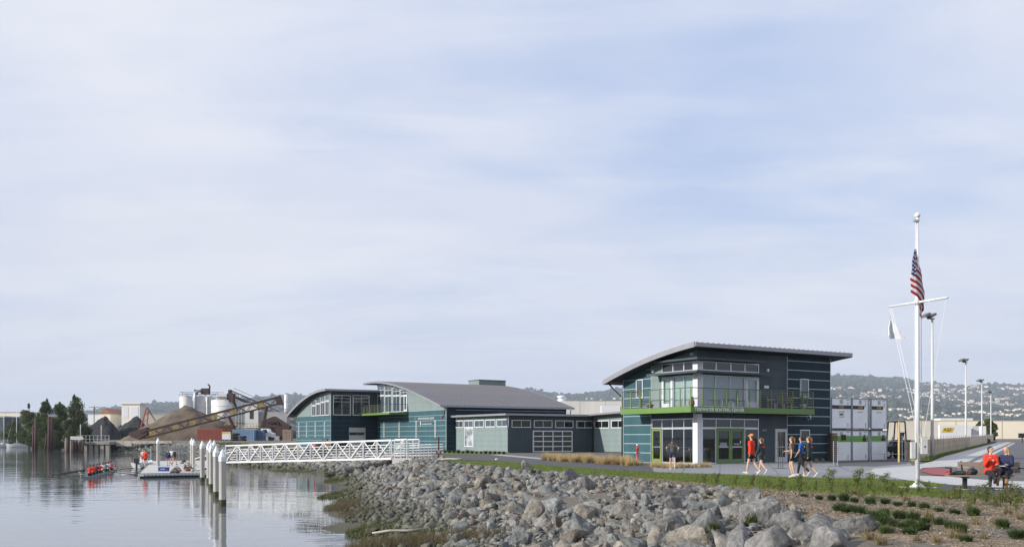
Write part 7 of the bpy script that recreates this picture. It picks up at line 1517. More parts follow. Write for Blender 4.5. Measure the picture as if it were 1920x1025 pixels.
def silo(px0, px1, ptop, pbot, y, lab, cone=False, mat=None):
    x0, x1 = (px0 - 960) / F * y, (px1 - 960) / F * y; r = (x1 - x0) / 2; zt = CAMZ + (HY - ptop) * y / F; zb = CAMZ + (HY - pbot) * y / F; o = thing('silo', lab, 'silo', ((x0 + x1) / 2, y, GY)); mat = mat or M['silo']
    if cone: MB().lathe([(.5, zb - GY - r * .55), (r, zb - GY), (r, zt - GY), (r * .3, zt - GY + .5)], n=32).build('shell', mat, o, True)
    else: MB().lathe([(r, 0), (r, zt - GY), (r * .2, zt - GY + .4)], n=32).build('shell', mat, o, True)
    for k in range(1, 4): z = (zb - GY) + (zt - zb) * k / 4 if cone else (zt - GY) * k / 4; MB().lathe([(r + .02, z - .06), (r + .05, z), (r + .02, z + .06)], n=32).build('band', M['galv'], o)
    MB().lathe([(r + .12, zt - GY + .9), (r + .12, zt - GY + 1.0)], n=32).build('guard_rail', M['galv'], o)
    for k in range(14): a = 2 * math.pi * k / 14; MB().bar(((r + .1) * math.cos(a), (r + .1) * math.sin(a), zt - GY - .05), ((r + .1) * math.cos(a), (r + .1) * math.sin(a), zt - GY + .95), .06).build('rail_post', M['galv'], o)
    if cone:
        for k in range(8): a = 2 * math.pi * k / 8; MB().bar((r * .95 * math.cos(a), r * .95 * math.sin(a), 0), (r * .95 * math.cos(a), r * .95 * math.sin(a), zb - GY + .2), .35).build('support_leg', M['rust'], o)
    return o
M['silo'] = pm('silo_steel', (.60, .585, .56), .55, .16, .4, stretch=(1, 1, .15), metal=.1)
silo(337, 360, 743, 800, 318, 'leftmost pale silo behind the brown gravel mound'); silo(364, 384, 743, 800, 322, 'middle pale silo carrying the pipework'); silo(387, 404, 744, 800, 326, 'half-hidden pale silo between the piped one and the big one'); s4 = silo(397, 444, 750, 797, 298, 'big wide silo on rusty legs beside the conveyor head', True)
def plant():
    y = 317; b = Vector(D(375, 741, y)); o = thing('silo_pipework', 'dark curved ducts and blower on top of the middle silo', 'pipework', (b.x, b.y, b.z)); dk = M['rusted']; MB().tube([(-1.0, -2.2, -12), (-1.0, -2.2, -1), (-1.0, -2.0, .9), (-.3, -1.5, 1.5), (1.0, 0, 1.5)], .45, 10).build('duct', M['galv'], o, True); MB().box(.6, -1, .4, 3.2, 1, 2.4).build('blower', dk, o); MB().tube([(2.6, 0, 1.2), (3.2, 0, 1.8), (3.3, 0, 3.2), (2.7, 0, 3.8)], .28, 8).build('duct', dk, o, True)
    for k in range(4): MB().bar((-6 + k * 4, 0, -.1), (-6 + k * 4, 0, 1.2), .15).build('rail_post', dk, o)
    MB().bar((-7, 0, 1.2), (8, 0, 1.0), .12).build('rail', dk, o); MB().box(-1.8, -.6, .2, -.9, .6, 2.0).build('filter_box', dk, o)
    b = Vector(D(430, 748, 296)); o = thing('transfer_tower', 'cluttered conveyor transfer head on top of the big silo', 'machinery', (b.x, b.y, b.z)); MB().box(-3.4, -1.5, 0, -.4, 1.5, 1.6).build('housing', M['ltgrey'], o); MB().box(-.3, -1.2, -.8, 1.6, 1.2, 1.9).build('drive', dk, o); MB().box(-.2, -.6, 1.9, .7, .6, 3.0).build('motor', gk, o); MB().bar((-5, 0, 1.6), (1, 0, 1.6), .15).build('rail', dk, o); MB().bar((1.4, 0, -.6), (3.2, 0, -4.5), .5).build('chute', dk, o)
    b = Vector(W(537, 828, GY)); y = 305; x = (536.5 - 960) / F * y; h = CAMZ + (HY - 739) * y / F - GY; o = thing('chimney_stack', 'white cylindrical chimney with a dark band by the curved-roof shed', 'chimney', (x, y, GY)); MB().lathe([(.62, 0), (.62, h), (.5, h + .05)], n=16).build('shaft', M['white'], o, True); mb = MB(); mb.lathe([(.66, h * .36), (.66, h * .52)], n=16); mb.build('dark_band', M['black'], o)
    for k in range(1, 6): MB().lathe([(.65, h * k / 6), (.68, h * k / 6 + .08), (.65, h * k / 6 + .16)], n=16).build('flange', M['galv'], o)
    # batch plant block
    y = 285; x = (478 - 960) / F * y; o = thing('batch_plant', 'pale square plant house with dark doorway under the crossing conveyors', 'building', (x, y, GY)); MB().box(-3, 0, 0, 1.0, 4, 11.0).build('wall', M['ltgrey'], o); MB().box(1.0, .8, 0, 9.5, 5, 8.6).build('annexe', pm('corrugated_grey', (.28, .28, .28), .6, .2, .5), o); MB().box(-1.6, -.05, 6.4, -.4, .0, 9.0).build('doorway', M['dark'], o); MB().box(-3.2, -.2, 11.0, 1.2, 4.2, 11.3).build('roof', M['galv'], o)
    for k in range(6): MB().bar((-6 + k * .9, .5, 0), (-6 + k * .9, .5, 9.5), .2).build('steel_column', M['galv'], o)
    for z in (5.2, 8): MB().bar((-6.3, .5, z), (-1.2, .5, z), .25).build('steel_beam', M['rust'], o)
    # yellow screening gantry
    y = 236; x = (462 - 960) / F * y; z = CAMZ + (HY - 802) * y / F; o = thing('yellow_gantry', 'pale yellow steel gantry walkway above the blue container', 'gantry', (x, y, 0)); ym = pm('pale_yellow', (.48, .42, .20), .7, .2, 1.5)
    for zz in (z, z + .55, z + 1.1): MB().bar((-5.4, 0, zz), (3.4, 0, zz), .12).build('rail', ym, o)
    for k in range(12): MB().bar((-5.4 + k * .8, 0, z), (-5.4 + k * .8, 0, z + 1.1), .1).build('rail_post', ym, o)
    MB().box(-5.4, .1, z - .25, 3.4, 2, z - .02).build('deck', ym, o)
    for xx in (2.6, -4.8): MB().bar((xx, .6, GY), (xx, .6, z - .2), .35).build('leg', M['ltgrey'], o)
    MB().prism([(-5.4, 0, z), (-7.0, 0, z - .9), (-6.6, 0, z - .9), (-5.4, 0, z - .3)], (0, 1.5, 0)).build('ramp', ym, o)
    # dark loader and rock crusher clutter
    y = 240; x = (520 - 960) / F * y; o = thing('crusher_machine', 'dark jumble of crusher machinery behind the truck', 'machinery', (x, y, GY)); rg = random.Random(9)
    MB().prism([(-5, 0, 1.5), (1.5, 0, 1.0), (3.2, 0, 3.6), (-1, 0, 6.2), (-4, 0, 5.0)], (0, 3, 0)).build('body', M['rusted'], o)
    for k in range(7): a = (rg.uniform(-5, 4), -.2, rg.uniform(.5, 5)); b = (a[0] + rg.uniform(-2.5, 2.5), -.2, a[2] + rg.uniform(-2, 2)); MB().bar(a, b, rg.uniform(.2, .6)).build('arm', [M['rusted'], gk, M['yellow'], M['galv']][k % 4], o)
    for k in range(3): MB().tube([(-4 + k * 2.6, -.4, .6), (-4 + k * 2.6, .4, .6)], .65, 14).build('wheel', M['black'], o)
plant()
def containers_left():
    def cont(px0, px1, pt, y, mat, lab, dz=0.0):
        x0, x1 = (px0 - 960) / F * y, (px1 - 960) / F * y; w = x1 - x0; zt = CAMZ + (HY - pt) * y / F; o = thing('shipping_container', lab, 'container', (x0, y, GY)); h = zt - GY
        MB().box(.05, .06, .05, w - .05, 2.4, h - .05).build('body', mat, o); n = max(6, int(w / .3)); me = MB().box(0, 0, .15, .12, .06, h - .15).mesh('corrugation'); me.materials.append(mat)
        for k in range(n): link('corrugation', me, None, o, (.1 + k * (w - .3) / (n - 1), .0, 0))
        for xx in (0, w - .14): MB().box(xx, -.01, 0, xx + .14, .12, h).build('corner_post', mat, o)
        for z in (0, h - .14): MB().box(.14, -.005, z, w - .14, .1, z + .14).build('frame_rail', mat, o)
    cont(369, 416, 803.5, 214, pm('oxide_red', (.27, .075, .055), .75, .18, .8), 'oxide red shipping container on the far bank'); cont(436, 476, 804.5, 222, pm('faded_blue', (.17, .28, .42), .7, .15, .8), 'pale blue shipping container under the yellow gantry'); cont(477, 494, 806, 224, pm('dull_blue', (.07, .13, .22), .7, .15, .8), 'darker blue container right of the pale blue one'); cont(411, 437, 797, 232, M['rust'], 'dark rusty container behind the warning sign'); cont(530, 545, 805, 200, pm('tan_box', (.30, .23, .17), .75, .15, .8), 'tan box container close to the curved-roof shed')
    y = 206; x0 = (416.5 - 960) / F * y; o = thing('warning_board', 'white and yellow notice board on two posts on the far bank', 'sign', (x0, y, GY)); zt = CAMZ + (HY - 809) * y / F - GY; MB().box(0, 0, zt - 1.65, 1.85, .08, zt - .5).build('lower_panel', M['white'], o); MB().box(0, 0, zt - .498, 1.85, .08, zt).build('upper_panel', M['yellow'], o)
    for xx in (.4, 1.4): MB().box(xx, .09, -.3, xx + .12, .2, zt - .1).build('post', M['galv'], o)
    mb = MB()
    for k in range(7): mb.box(.2 + k * .22, -.01, zt - .35, .34 + k * .22, -.001, zt - .18)
    for r in range(3):
        for k in range(8): mb.box(.2 + k * .19, -.01, zt - .8 - r * .26, .32 + k * .19, -.001, zt - .74 - r * .26)
    mb.box(1.55, -.012, zt - 1.3, 1.65, -.001, zt - .8); mb.build('print_line', M['galv'], o)
    for i, (px, y, r, n, lab) in enumerate(((441, 208, .72, 3, 'left stack of big black tyres on the far bank'), (455, 206, .62, 2, 'right stack of big tyres on the far bank'))):
        x = (px - 960) / F * y; o = thing('tyre_stack', lab, 'tyres', (x, y, GY - .1))
        for k in range(n): MB().lathe([(r * .6, k * .62), (r * .95, k * .62 + .04), (r * 1.5, k * .62 + .2), (r * 1.5, k * .62 + .42), (r * .95, k * .62 + .58), (r * .6, k * .62 + .6)], n=20).build('tyre', gk, o, True)
    y = 226; x = (500 - 960) / F * y; o = thing('white_truck', 'white truck cab parked among the machinery on the far bank', 'truck', (x, y, GY)); MB().prism([(-1.4, 0, .8), (1.6, 0, .8), (1.6, 0, 1.9), (.7, 0, 2.0), (.4, 0, 2.9), (-1.4, 0, 2.9)], (0, 2.2, 0)).build('cab', M['white'], o); MB().prism([(-.9, -.02, 1.9), (.2, -.02, 1.9), (.0, -.02, 2.7), (-.9, -.02, 2.7)], (0, .03, 0)).build('window', M['gdark'], o); MB().box(-6.0, 0, .8, -1.45, 2.2, 1.2).build('bed', M['galv'], o)
    for xx in (.8, -2.6, -4.6): MB().tube([(xx, -.05, .5), (xx, .4, .5)], .5, 14).build('wheel', M['black'], o)
    # pale block wall on the bank
    o = thing('block_wall', 'low wall of pale concrete blocks along the far bank', 'wall', (0, 0, 0)); xs = np.linspace((217 - 960) / F * 219, (322 - 960) / F * 219, 8); bm_ = pm('block_concrete', (.40, .37, .31), .9, .2, 1, objrand=.12)
    for i, (a, b) in enumerate(zip(xs[:-1], xs[1:])):
        for k in range(2 if i < 2 else 1): MB().box(a + .03, 219 + .02 * i, .35 + k * .62 - (.0 if i > 1 else .62), b - .03, 220.2, .35 + k * .62 + .58 - (.0 if i > 1 else .62)).build('block', bm_, o)
    x = (262 - 960) / F * 225
    # grassy top of the far bank
    rg = np.random.default_rng(2); n = 5200; px = rg.uniform(250, 560, n); y = np.interp(px, [250, 400, 560], [208, 172, 128]) + rg.uniform(-3, 14, n); X = (px - 960) / F * y; V, Fc, T = blades(0, np.c_[X, y, H(X, y) - .02], (.15, .5), (.1, .4), (.03, .08), rg, 1); tag(link('bank_grass', np_mesh('bank_grass', V, Fc, attr={'tint': T}), M['weed']), 'rough grass on top of the far bank', 'grass', kind='stuff')
containers_left()
def wharf():
    y = 219; o = thing('concrete_wharf', 'old concrete wharf deck on dark piers at the far bank', 'wharf', (0, 0, 0)); x0, x1 = (157 - 960) / F * y, (217 - 960) / F * y
    MB().box(x0, y - 3.5, .15, x1, y + 8, .75).build('deck', M['concd'], o)
    for k in range(6): xx = x0 + .6 + k * (x1 - x0 - 1.2) / 5; MB().box(xx - .4, y - 3.2, WATER - 1, xx + .4, y - 2.4, .15).build('pier', M['concd'], o)
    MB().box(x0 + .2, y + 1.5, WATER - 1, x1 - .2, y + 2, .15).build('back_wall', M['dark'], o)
    for k in range(9): xx = x0 + .2 + k * (x1 - x0 - .4) / 8; MB().bar((xx, y - 3.2, .75), (xx, y - 3.2, 2.2), .09).build('fence_post', M['galv'], o)
    for z in (1.4, 2.2): MB().bar((x0, y - 3.2, z), (x1, y - 3.2, z), .07).build('fence_rail', M['galv'], o)
    rg = random.Random(8)
    for k in range(13):
        px = 122.5 + k * 2.75 + rg.uniform(-.6, .6); yy = 214 + rg.uniform(-1.5, 1.5); x = (px - 960) / F * yy; h = rg.uniform(2.4, 3.4); p = MB(); p.tube([(0, 0, -1.2), (rg.uniform(-.15, .15), 0, h)], [.28, .25], 8); tag(p.build('timber_pile', [M['timber'], pm('grey_timber', (.19, .17, .15), .9, .3, 3, stretch=(6, 6, 1)), M['rusted']][k % 3], None, True, (x, yy, WATER)), 'old timber pile in the close row before the wharf', 'pile', 'timber piles of the wharf')
    for px, pt, w, y, lab in ((62.5, 797, .5, 232, 'shorter rusty steel pile of the left pair in the water'), (67, 785, .6, 231, 'taller rusty steel pile of the left pair in the water'), (92, 781, .62, 229, 'left half of the tall dark double steel pile'), (97, 781, .62, 230, 'right half of the tall dark double steel pile'), (83, 812, .35, 231, 'short leaning rusty pile between the two pairs')):
        x = (px - 960) / F * y; h = CAMZ + (HY - pt) * y / F - WATER; mb = MB(); mb.tube([(0, 0, -1), (.05 if pt < 800 else .6, 0, h)], [w * .62, w * .58], 10); tag(mb.build('steel_pile', M['rusted'], None, True, (x, y, WATER)), lab, 'pile')
    y = 211; x = (143 - 960) / F * y; s = thing('faded_sign', 'faded white sign board at the head of the timber piles', 'sign', (x, y, .75)); zt = 1.1; MB().box(-1.35, 0, .5, 1.4, .1, 1.25).build('board', M['ltgrey'], s); mb = MB(); xx = -1.1
    while xx < 1.1: l = rg.uniform(.12, .3); mb.box(xx, -.01, .75, xx + l, -.001, 1.0); xx += l + .08
    mb.build('print_line', M['galv'], s); 
    for xx in (-1.2, 1.2): MB().box(xx - .06, .11, -2.2, xx + .06, .25, 1.2).build('post', M['timber'], s)
    y = 220; x = (167 - 960) / F * y; s = thing('mooring_bollard', 'yellow bollard standing on the wharf deck', 'bollard', (x, y - 3, .75)); MB().lathe([(.2, 0), (.2, .9), (.1, 1.0)], n=10).build('post', M['yellow'], s)
    for px, pt, y, lab in ((151, 795, 216, 'thin pole with a pale top near the wharf sign'), (190, 797, 226, 'thin pale pole standing on the wharf')): x = (px - 960) / F * y; h = CAMZ + (HY - pt) * y / F - .7; tag(MB().tube([(0, 0, 0), (0, 0, h * .7), (0, 0, h)], [.12, .11, .10], 8).build('thin_pole', M['ltgrey'], None, True, (x, y, .7)), lab, 'pole')
wharf()
def sailboats():
    def boat(px, y, L_, mast_top, lab, yaw, cover=None):
        x = (px - 960) / F * y; o = thing('sailboat', lab, 'sailboat', (x, y, WATER), yaw); vs = []; n = 10; mb = MB()
        for i in range(n + 1): t = i / n; w = 1.25 * math.sin(math.pi * min(1, .18 + t * .82)) ** .7 * (1 if t < .97 else .2); vs += [((t - .5) * L_, -w, 1.0 + .3 * t), ((t - .5) * L_ * .96, -w * .6, .0), ((t - .5) * L_ * .9, 0, -.3), ((t - .5) * L_ * .96, w * .6, .0), ((t - .5) * L_, w, 1.0 + .3 * t)]
        mb.add(vs, [(i * 5 + j, i * 5 + j + 1, i * 5 + j + 6, i * 5 + j + 5) for i in range(n) for j in range(4)] + [(4, 3, 2, 1, 0)]); mb.add([vs[i * 5] for i in range(n + 1)] + [vs[i * 5 + 4] for i in range(n + 1)], [(i, i + 1, n + 2 + i, n + 1 + i) for i in range(n)]); mb.build('hull', M['white'], o, True)
        MB().prism([(-L_ * .15, -.7, 1.1), (L_ * .25, -.6, 1.15), (L_ * .2, -.55, 1.6), (-L_ * .12, -.6, 1.6)], (0, 1.3, 0)).build('cabin', M['ltgrey'], o); h = CAMZ + (HY - mast_top) * y / F - WATER; MB().tube([(L_ * .1, 0, 1.0), (L_ * .1, 0, h)], [.11, .08], 8).build('mast', M['white'], o, True); MB().bar((L_ * .1, 0, 2.1), (-L_ * .35, 0, 2.0), .16).build('boom', M['white'] if not cover else pm('blue_cover', (.02, .12, .35), .7), o); MB().tube([(L_ * .48, 0, 1.2), (L_ * .1, 0, h - .3)], .015, 4).build('forestay', M['galv'], o)
    boat(36, 322, 8.0, 753, 'white sailboat with tall bare mast moored at the far left', R(200)); boat(11, 326, 6.5, 770, 'smaller sailboat with blue sail cover at the left edge', R(230), True)
sailboats()
def left_buildings():
    def block(px0, px1, pt, y, mat, lab, name='warehouse', depth=30, roof=None, wins=0):
        x0, x1 = (px0 - 960) / F * y, (px1 - 960) / F * y; w = x1 - x0; h = CAMZ + (HY - pt) * y / F; o = thing(name, lab, 'building', (x0, y, 0)); MB().box(0, 0, -1, w, depth, h).build('wall', mat, o)
        if roof: MB().prism([(-.5, -.4, h), (w + .5, -.4, h), (w / 2, -.4, h + roof)], (0, depth, 0)).build('roof', pm('clay_roof', (.30, .14, .08), .8, .2, 1), o)
        else: MB().box(-.3, -.3, h, w + .3, depth, h + .5).build('parapet', M['conc'], o)
        for k in range(wins): xx = w * (k + .5) / wins; MB().box(xx - w / wins * .3, -.06, h * .35, xx + w / wins * .3, -.01, h * .7).build('window', M['gblue'], o)
        return o, w, h
    block(-40, 8, 782, 345, M['slate'], 'grey building cut by the left edge of the view', depth=12, wins=6); block(-30, 42, 773, 620, M['cream'], 'cream building with flat roof behind the sailboats', wins=5); block(18, 36, 790, 400, M['white'], 'small white harbour building behind the left sailboat', wins=3, depth=8)
    block(165, 232, 776, 640, M['white'], 'long white store building behind the black gravel', wins=0); block(186, 207, 775, 600, M['tan'], 'tan gabled store front behind the black gravel', roof=3.5, wins=2); block(262, 345, 776, 640, pm('pale_taupe', (.40, .36, .31), .8, .08, .2), 'pale taupe warehouse right of the square tower')
    o, w, h = block(228, 262, 757, 600, M['cream'], 'square cream tower with white panels above the black gravel', 'square_tower', 9)
    MB().box(-.8, -.8, h, w + .8, 10, h + .9).build('cornice', M['cream'], o)
    for a, b in ((.08, .38), (.52, .92)):
        for z0, z1 in ((.62, .92), (.30, .50)): MB().box(w * a, -.12, h * z0, w * b, -.01, h * z1).build('panel', M['white'], o)
    y = 420; x = (176.5 - 960) / F * y; o = thing('utility_pole', 'wooden utility pole with crossarm behind the black gravel', 'pole', (x, y, 0)); h = CAMZ + (HY - 761) * y / F; MB().tube([(0, 0, 0), (0, 0, h)], [.22, .16], 8).build('pole', M['timber'], o); MB().bar((-2.4, 0, h - .4), (2.4, 0, h - .4), .22).build('crossarm', M['timber'], o)
    y = 290; x = (270 - 960) / F * y; o = thing('orange_crane', 'small orange lattice crane beside the black gravel', 'crane', (x, y, GY)); rm = pm('crane_orange', (.30, .075, .045), .7, .2, 2); MB().bar((-2.2, 0, 0), (.8, 0, 10), .35).build('boom', rm, o); MB().bar((.4, 0, 0), (1.4, 0, 9.5), .3).build('mast', rm, o); MB().bar((1.0, 0, 10), (4.8, 0, 4.0), .22).build('strut', gk, o)
    for k in range(4): MB().bar((-1.8 + k * .6, 0, 1.4 + k * 2), (.6 + k * .2, 0, 2.4 + k * 2), .18).build('lattice', rm, o)
    # big white plant behind the boat house
    y = 175; x0, x1 = (1040 - 960) / F * y, (1230 - 960) / F * y; o = thing('white_plant', 'long white industrial building with roof equipment behind the boat house', 'building', (x0, y, 0)); h = CAMZ + (HY - 751.5) * y / F; w = x1 - x0; cm = pm('stained_white', (.58, .56, .52), .8, .12, .25, stretch=(1, 1, .3)); n = 4
    for k in range(n): MB().box(w * k / n + .03, 0, 0, w * (k + 1) / n - .03, .3, h - .02 * (k % 2)).build('wall_panel', cm, o)
    MB().box(0, .3, 0, w, 20, h - .3).build('core', cm, o)
    for px, s in ((1055, .75),):
        xx = (px - 960) / F * y - x0; MB().lathe([(1.2 * s, h - .3), (1.0 * s, h + .5), (.7 * s, h + .6), (.7 * s, h + .8), (1.1 * s, h + .85), (1.1 * s, h + 1.15), (.3, h + 1.3)], (xx, 5, 0), 16).build('roof_ventilator', M['white'], o, True)
    for k in range(3): MB().box(w * .12 + k * 4.2, -.25, h - 4.2, w * .12 + k * 4.2 + 3, -.02, h - 3.4).build('dock_canopy', M['ltgrey'], o)
    o2 = thing('tank_unit', 'white tank trailer unit with ribbed sides on the flat roof line left of the balcony', 'tank', ((1128 - 960) / F * 150, 150, 0)); zt = CAMZ + (HY - 760) * 150 / F; MB().box(0, 0, zt - 4, 3.0, 2, zt).build('cabin', M['white'], o2)
    for k in range(5): MB().box(3.1 + k * .75, 0, zt - 4, 3.1 + k * .75 + .6, 2, zt - .15).build('ribbed_panel', M['ltgrey'], o2)
    MB().lathe([(.5, zt), (.5, zt + 1.6), (.2, zt + 2)], (4.3, 1, 0), 12).build('dome', M['white'], o2, True); xx = 5.9; MB().tube([(xx, -.1, zt + .9), (xx, .2, zt + .9)], .62, 16).build('round_sign', M['white'], o2); MB().tube([(xx, -.16, zt + .9), (xx, -.1, zt + .9)], .34, 12).build('sign_centre', M['yellow'], o2)
left_buildings()

def tree(px, ptop, y, wpx, lab, seed, kind='pine', zb=None, group=None):
    rg = np.random.default_rng(seed); x = (px - 960) / F * y; zb = Hs(x, y) if zb is None else zb; h = CAMZ + (HY - ptop) * y / F - zb; R0 = wpx / F * y / 2; o = thing('tree', lab, 'tree', (x, y, zb), 0, group)
    mb = MB(); mb.tube([(0, 0, -.2), (rg.normal(0, .1), 0, h * .45), (rg.normal(0, .2), 0, h * .92)], [h * .028, h * .02, h * .005], 8); C = []; Rr = []
    for k in range(34):
        t = rg.uniform(.06, .97); rad = R0 * (1 - t) ** .65 * 1.05 + .15 * R0 if kind == 'pine' else R0 * math.sin(math.pi * min(1, t * .9 + .1)) ** .6; a = rg.random() * 6.28; q = rad * rg.uniform(.35, .95); z = h * (t * .93 + .03); C.append((q * math.cos(a), q * math.sin(a), z)); s = rg.uniform(.32, .55) * R0; Rr.append((s, s, s * .8)); mb.tube([(0, 0, z * .86), (q * math.cos(a) * .9, q * math.sin(a) * .9, z)], [h * .007, h * .003], 5)
    C.append((0, 0, h * .96)); Rr.append((.12 * R0, .12 * R0, h * .06))
    V, Fc, T = leafcloud(C, Rr, 9500, (.13, .32), rg); link('crown', np_mesh('crown', V, Fc, attr={'tint': T}), M['pine'], o); mb.build('trunk', M['timber'], o)
M['pine'] = foliage_mat('pine_foliage', (.026, .046, .012), (.105, .135, .036))
for a in ((54, 757, 300, 34, 'leftmost round-topped dark tree behind the sailboat mast', 1, 'round'), (88, 748, 285, 34, 'tall dark pine behind the double steel pile', 2, 'pine'), (72, 775, 275, 44, 'lower bushy tree between the dark pines', 3, 'round'), (112, 754, 265, 32, 'pointed green pine left of the tallest one', 4, 'pine'), (139, 741, 258, 44, 'tallest pine at the right of the group by the wharf', 5, 'pine'), (100, 786, 262, 50, 'low bushy tree at the foot of the pines', 6, 'round'), (28, 790, 330, 40, 'low tree at the left edge behind the sailboats', 7, 'round'), (158, 800, 262, 30, 'dark shrubby tree between pine and black gravel', 8, 'round')): tree(*a)
tree(1855, 786, 210, 26, 'small leafy tree before the tan warehouse at the road end', 21, 'round'); tree(1838, 790, 230, 16, 'thin young tree behind the trailers before the tan warehouse', 22, 'round')
# ---------------------------------------------------------------- hills, far town, haze
SKY = [(-400, 778), (0, 776), (160, 770), (190, 764), (230, 760), (265, 757), (290, 752), (320, 753), (360, 752), (430, 748), (480, 742), (510, 740), (545, 737), (620, 742), (720, 740), (860, 733), (930, 729), (985, 727), (1005, 729), (1040, 737), (1075, 738), (1110, 733), (1165, 725), (1300, 712), (1450, 704), (1560, 702), (1600, 701), (1645, 704), (1690, 706), (1712, 711), (1724, 715), (1745, 715), (1765, 717), (1790, 722), (1830, 720), (1870, 717), (1900, 719), (1960, 718), (2300, 722)]
SX, SY = np.array([p[0] for p in SKY], float), np.array([p[1] for p in SKY], float)
R0H, R1H = 2300.0, 5600.0
def hill_z(px, r, X, Y):
    top = (HY - np.interp(px, SX, SY)) / F * R1H * .985; t = np.clip((r - R0H) / (R1H - R0H), 0, 1.25)
    base = np.where(t <= 1, 1.0 + top * (t ** 1.15), 1.0 + top * (1 - (t - 1) * 1.2))
    return base
def hnoise(X, Y):
    return np.array([60 * mnoise.noise((x / 900, y / 900, 1)) + 26 * mnoise.noise((x / 330, y / 330, 2)) + 9 * mnoise.noise((x / 110, y / 110, 3)) for x, y in zip(np.ravel(X), np.ravel(Y))]).reshape(np.shape(X))
def hz_full(px, Y):
    X = (px - 960) / F * Y; t = np.clip((Y - R0H) / (R1H - R0H), 0, 1.25); z = hill_z(px, Y, X, Y) + hnoise(X, Y) * np.sin(np.pi * np.clip(t, 0, 1)) ** .8 * .75; return X, np.maximum(z, .2)
def hills():
    px = np.linspace(-380, 2300, 420); Yv = np.linspace(R0H, R1H * 1.12, 60); PX, YY = np.meshgrid(px, Yv); X, Z = hz_full(PX, YY)
    fine = np.array([5.5 * mnoise.noise((x / 26, y / 120, 7)) + 4 * mnoise.noise((x / 11, y / 60, 9)) for x, y in zip(X.ravel(), YY.ravel())]).reshape(X.shape); Z = Z + fine * np.clip((YY - R0H) / 800, 0, 1)
    V = np.stack([X.ravel(), YY.ravel(), Z.ravel()], 1); a, b = Z.shape; i = np.arange(a * b).reshape(a, b); Fc = np.stack([i[:-1, :-1].ravel(), i[:-1, 1:].ravel(), i[1:, 1:].ravel(), i[1:, :-1].ravel()], 1)
    m, nt, N, L, bs = _nt('hill_woods'); geo = N.new('ShaderNodeNewGeometry'); nz = N.new('ShaderNodeTexNoise'); nz.inputs['Scale'].default_value = .006; nz.inputs['Detail'].default_value = 10; nz.inputs['Roughness'].default_value = .68; L.new(geo.outputs['Position'], nz.inputs['Vector'])
    r = N.new('ShaderNodeValToRGB'); L.new(nz.outputs[0], r.inputs[0]); e = r.color_ramp.elements; e[0].position = .38; e[0].color = (.010, .018, .010, 1); e[1].position = .68; e[1].color = (.115, .105, .055, 1); x = e.new(.54); x.color = (.035, .048, .022, 1)
    L.new(r.outputs[0], bs.inputs['Base Color']); bs.inputs['Roughness'].default_value = 1; bs.inputs['Specular IOR Level'].default_value = 0
    tag(link('hills', np_mesh('hills', V, Fc), m), kind='structure')
hills()
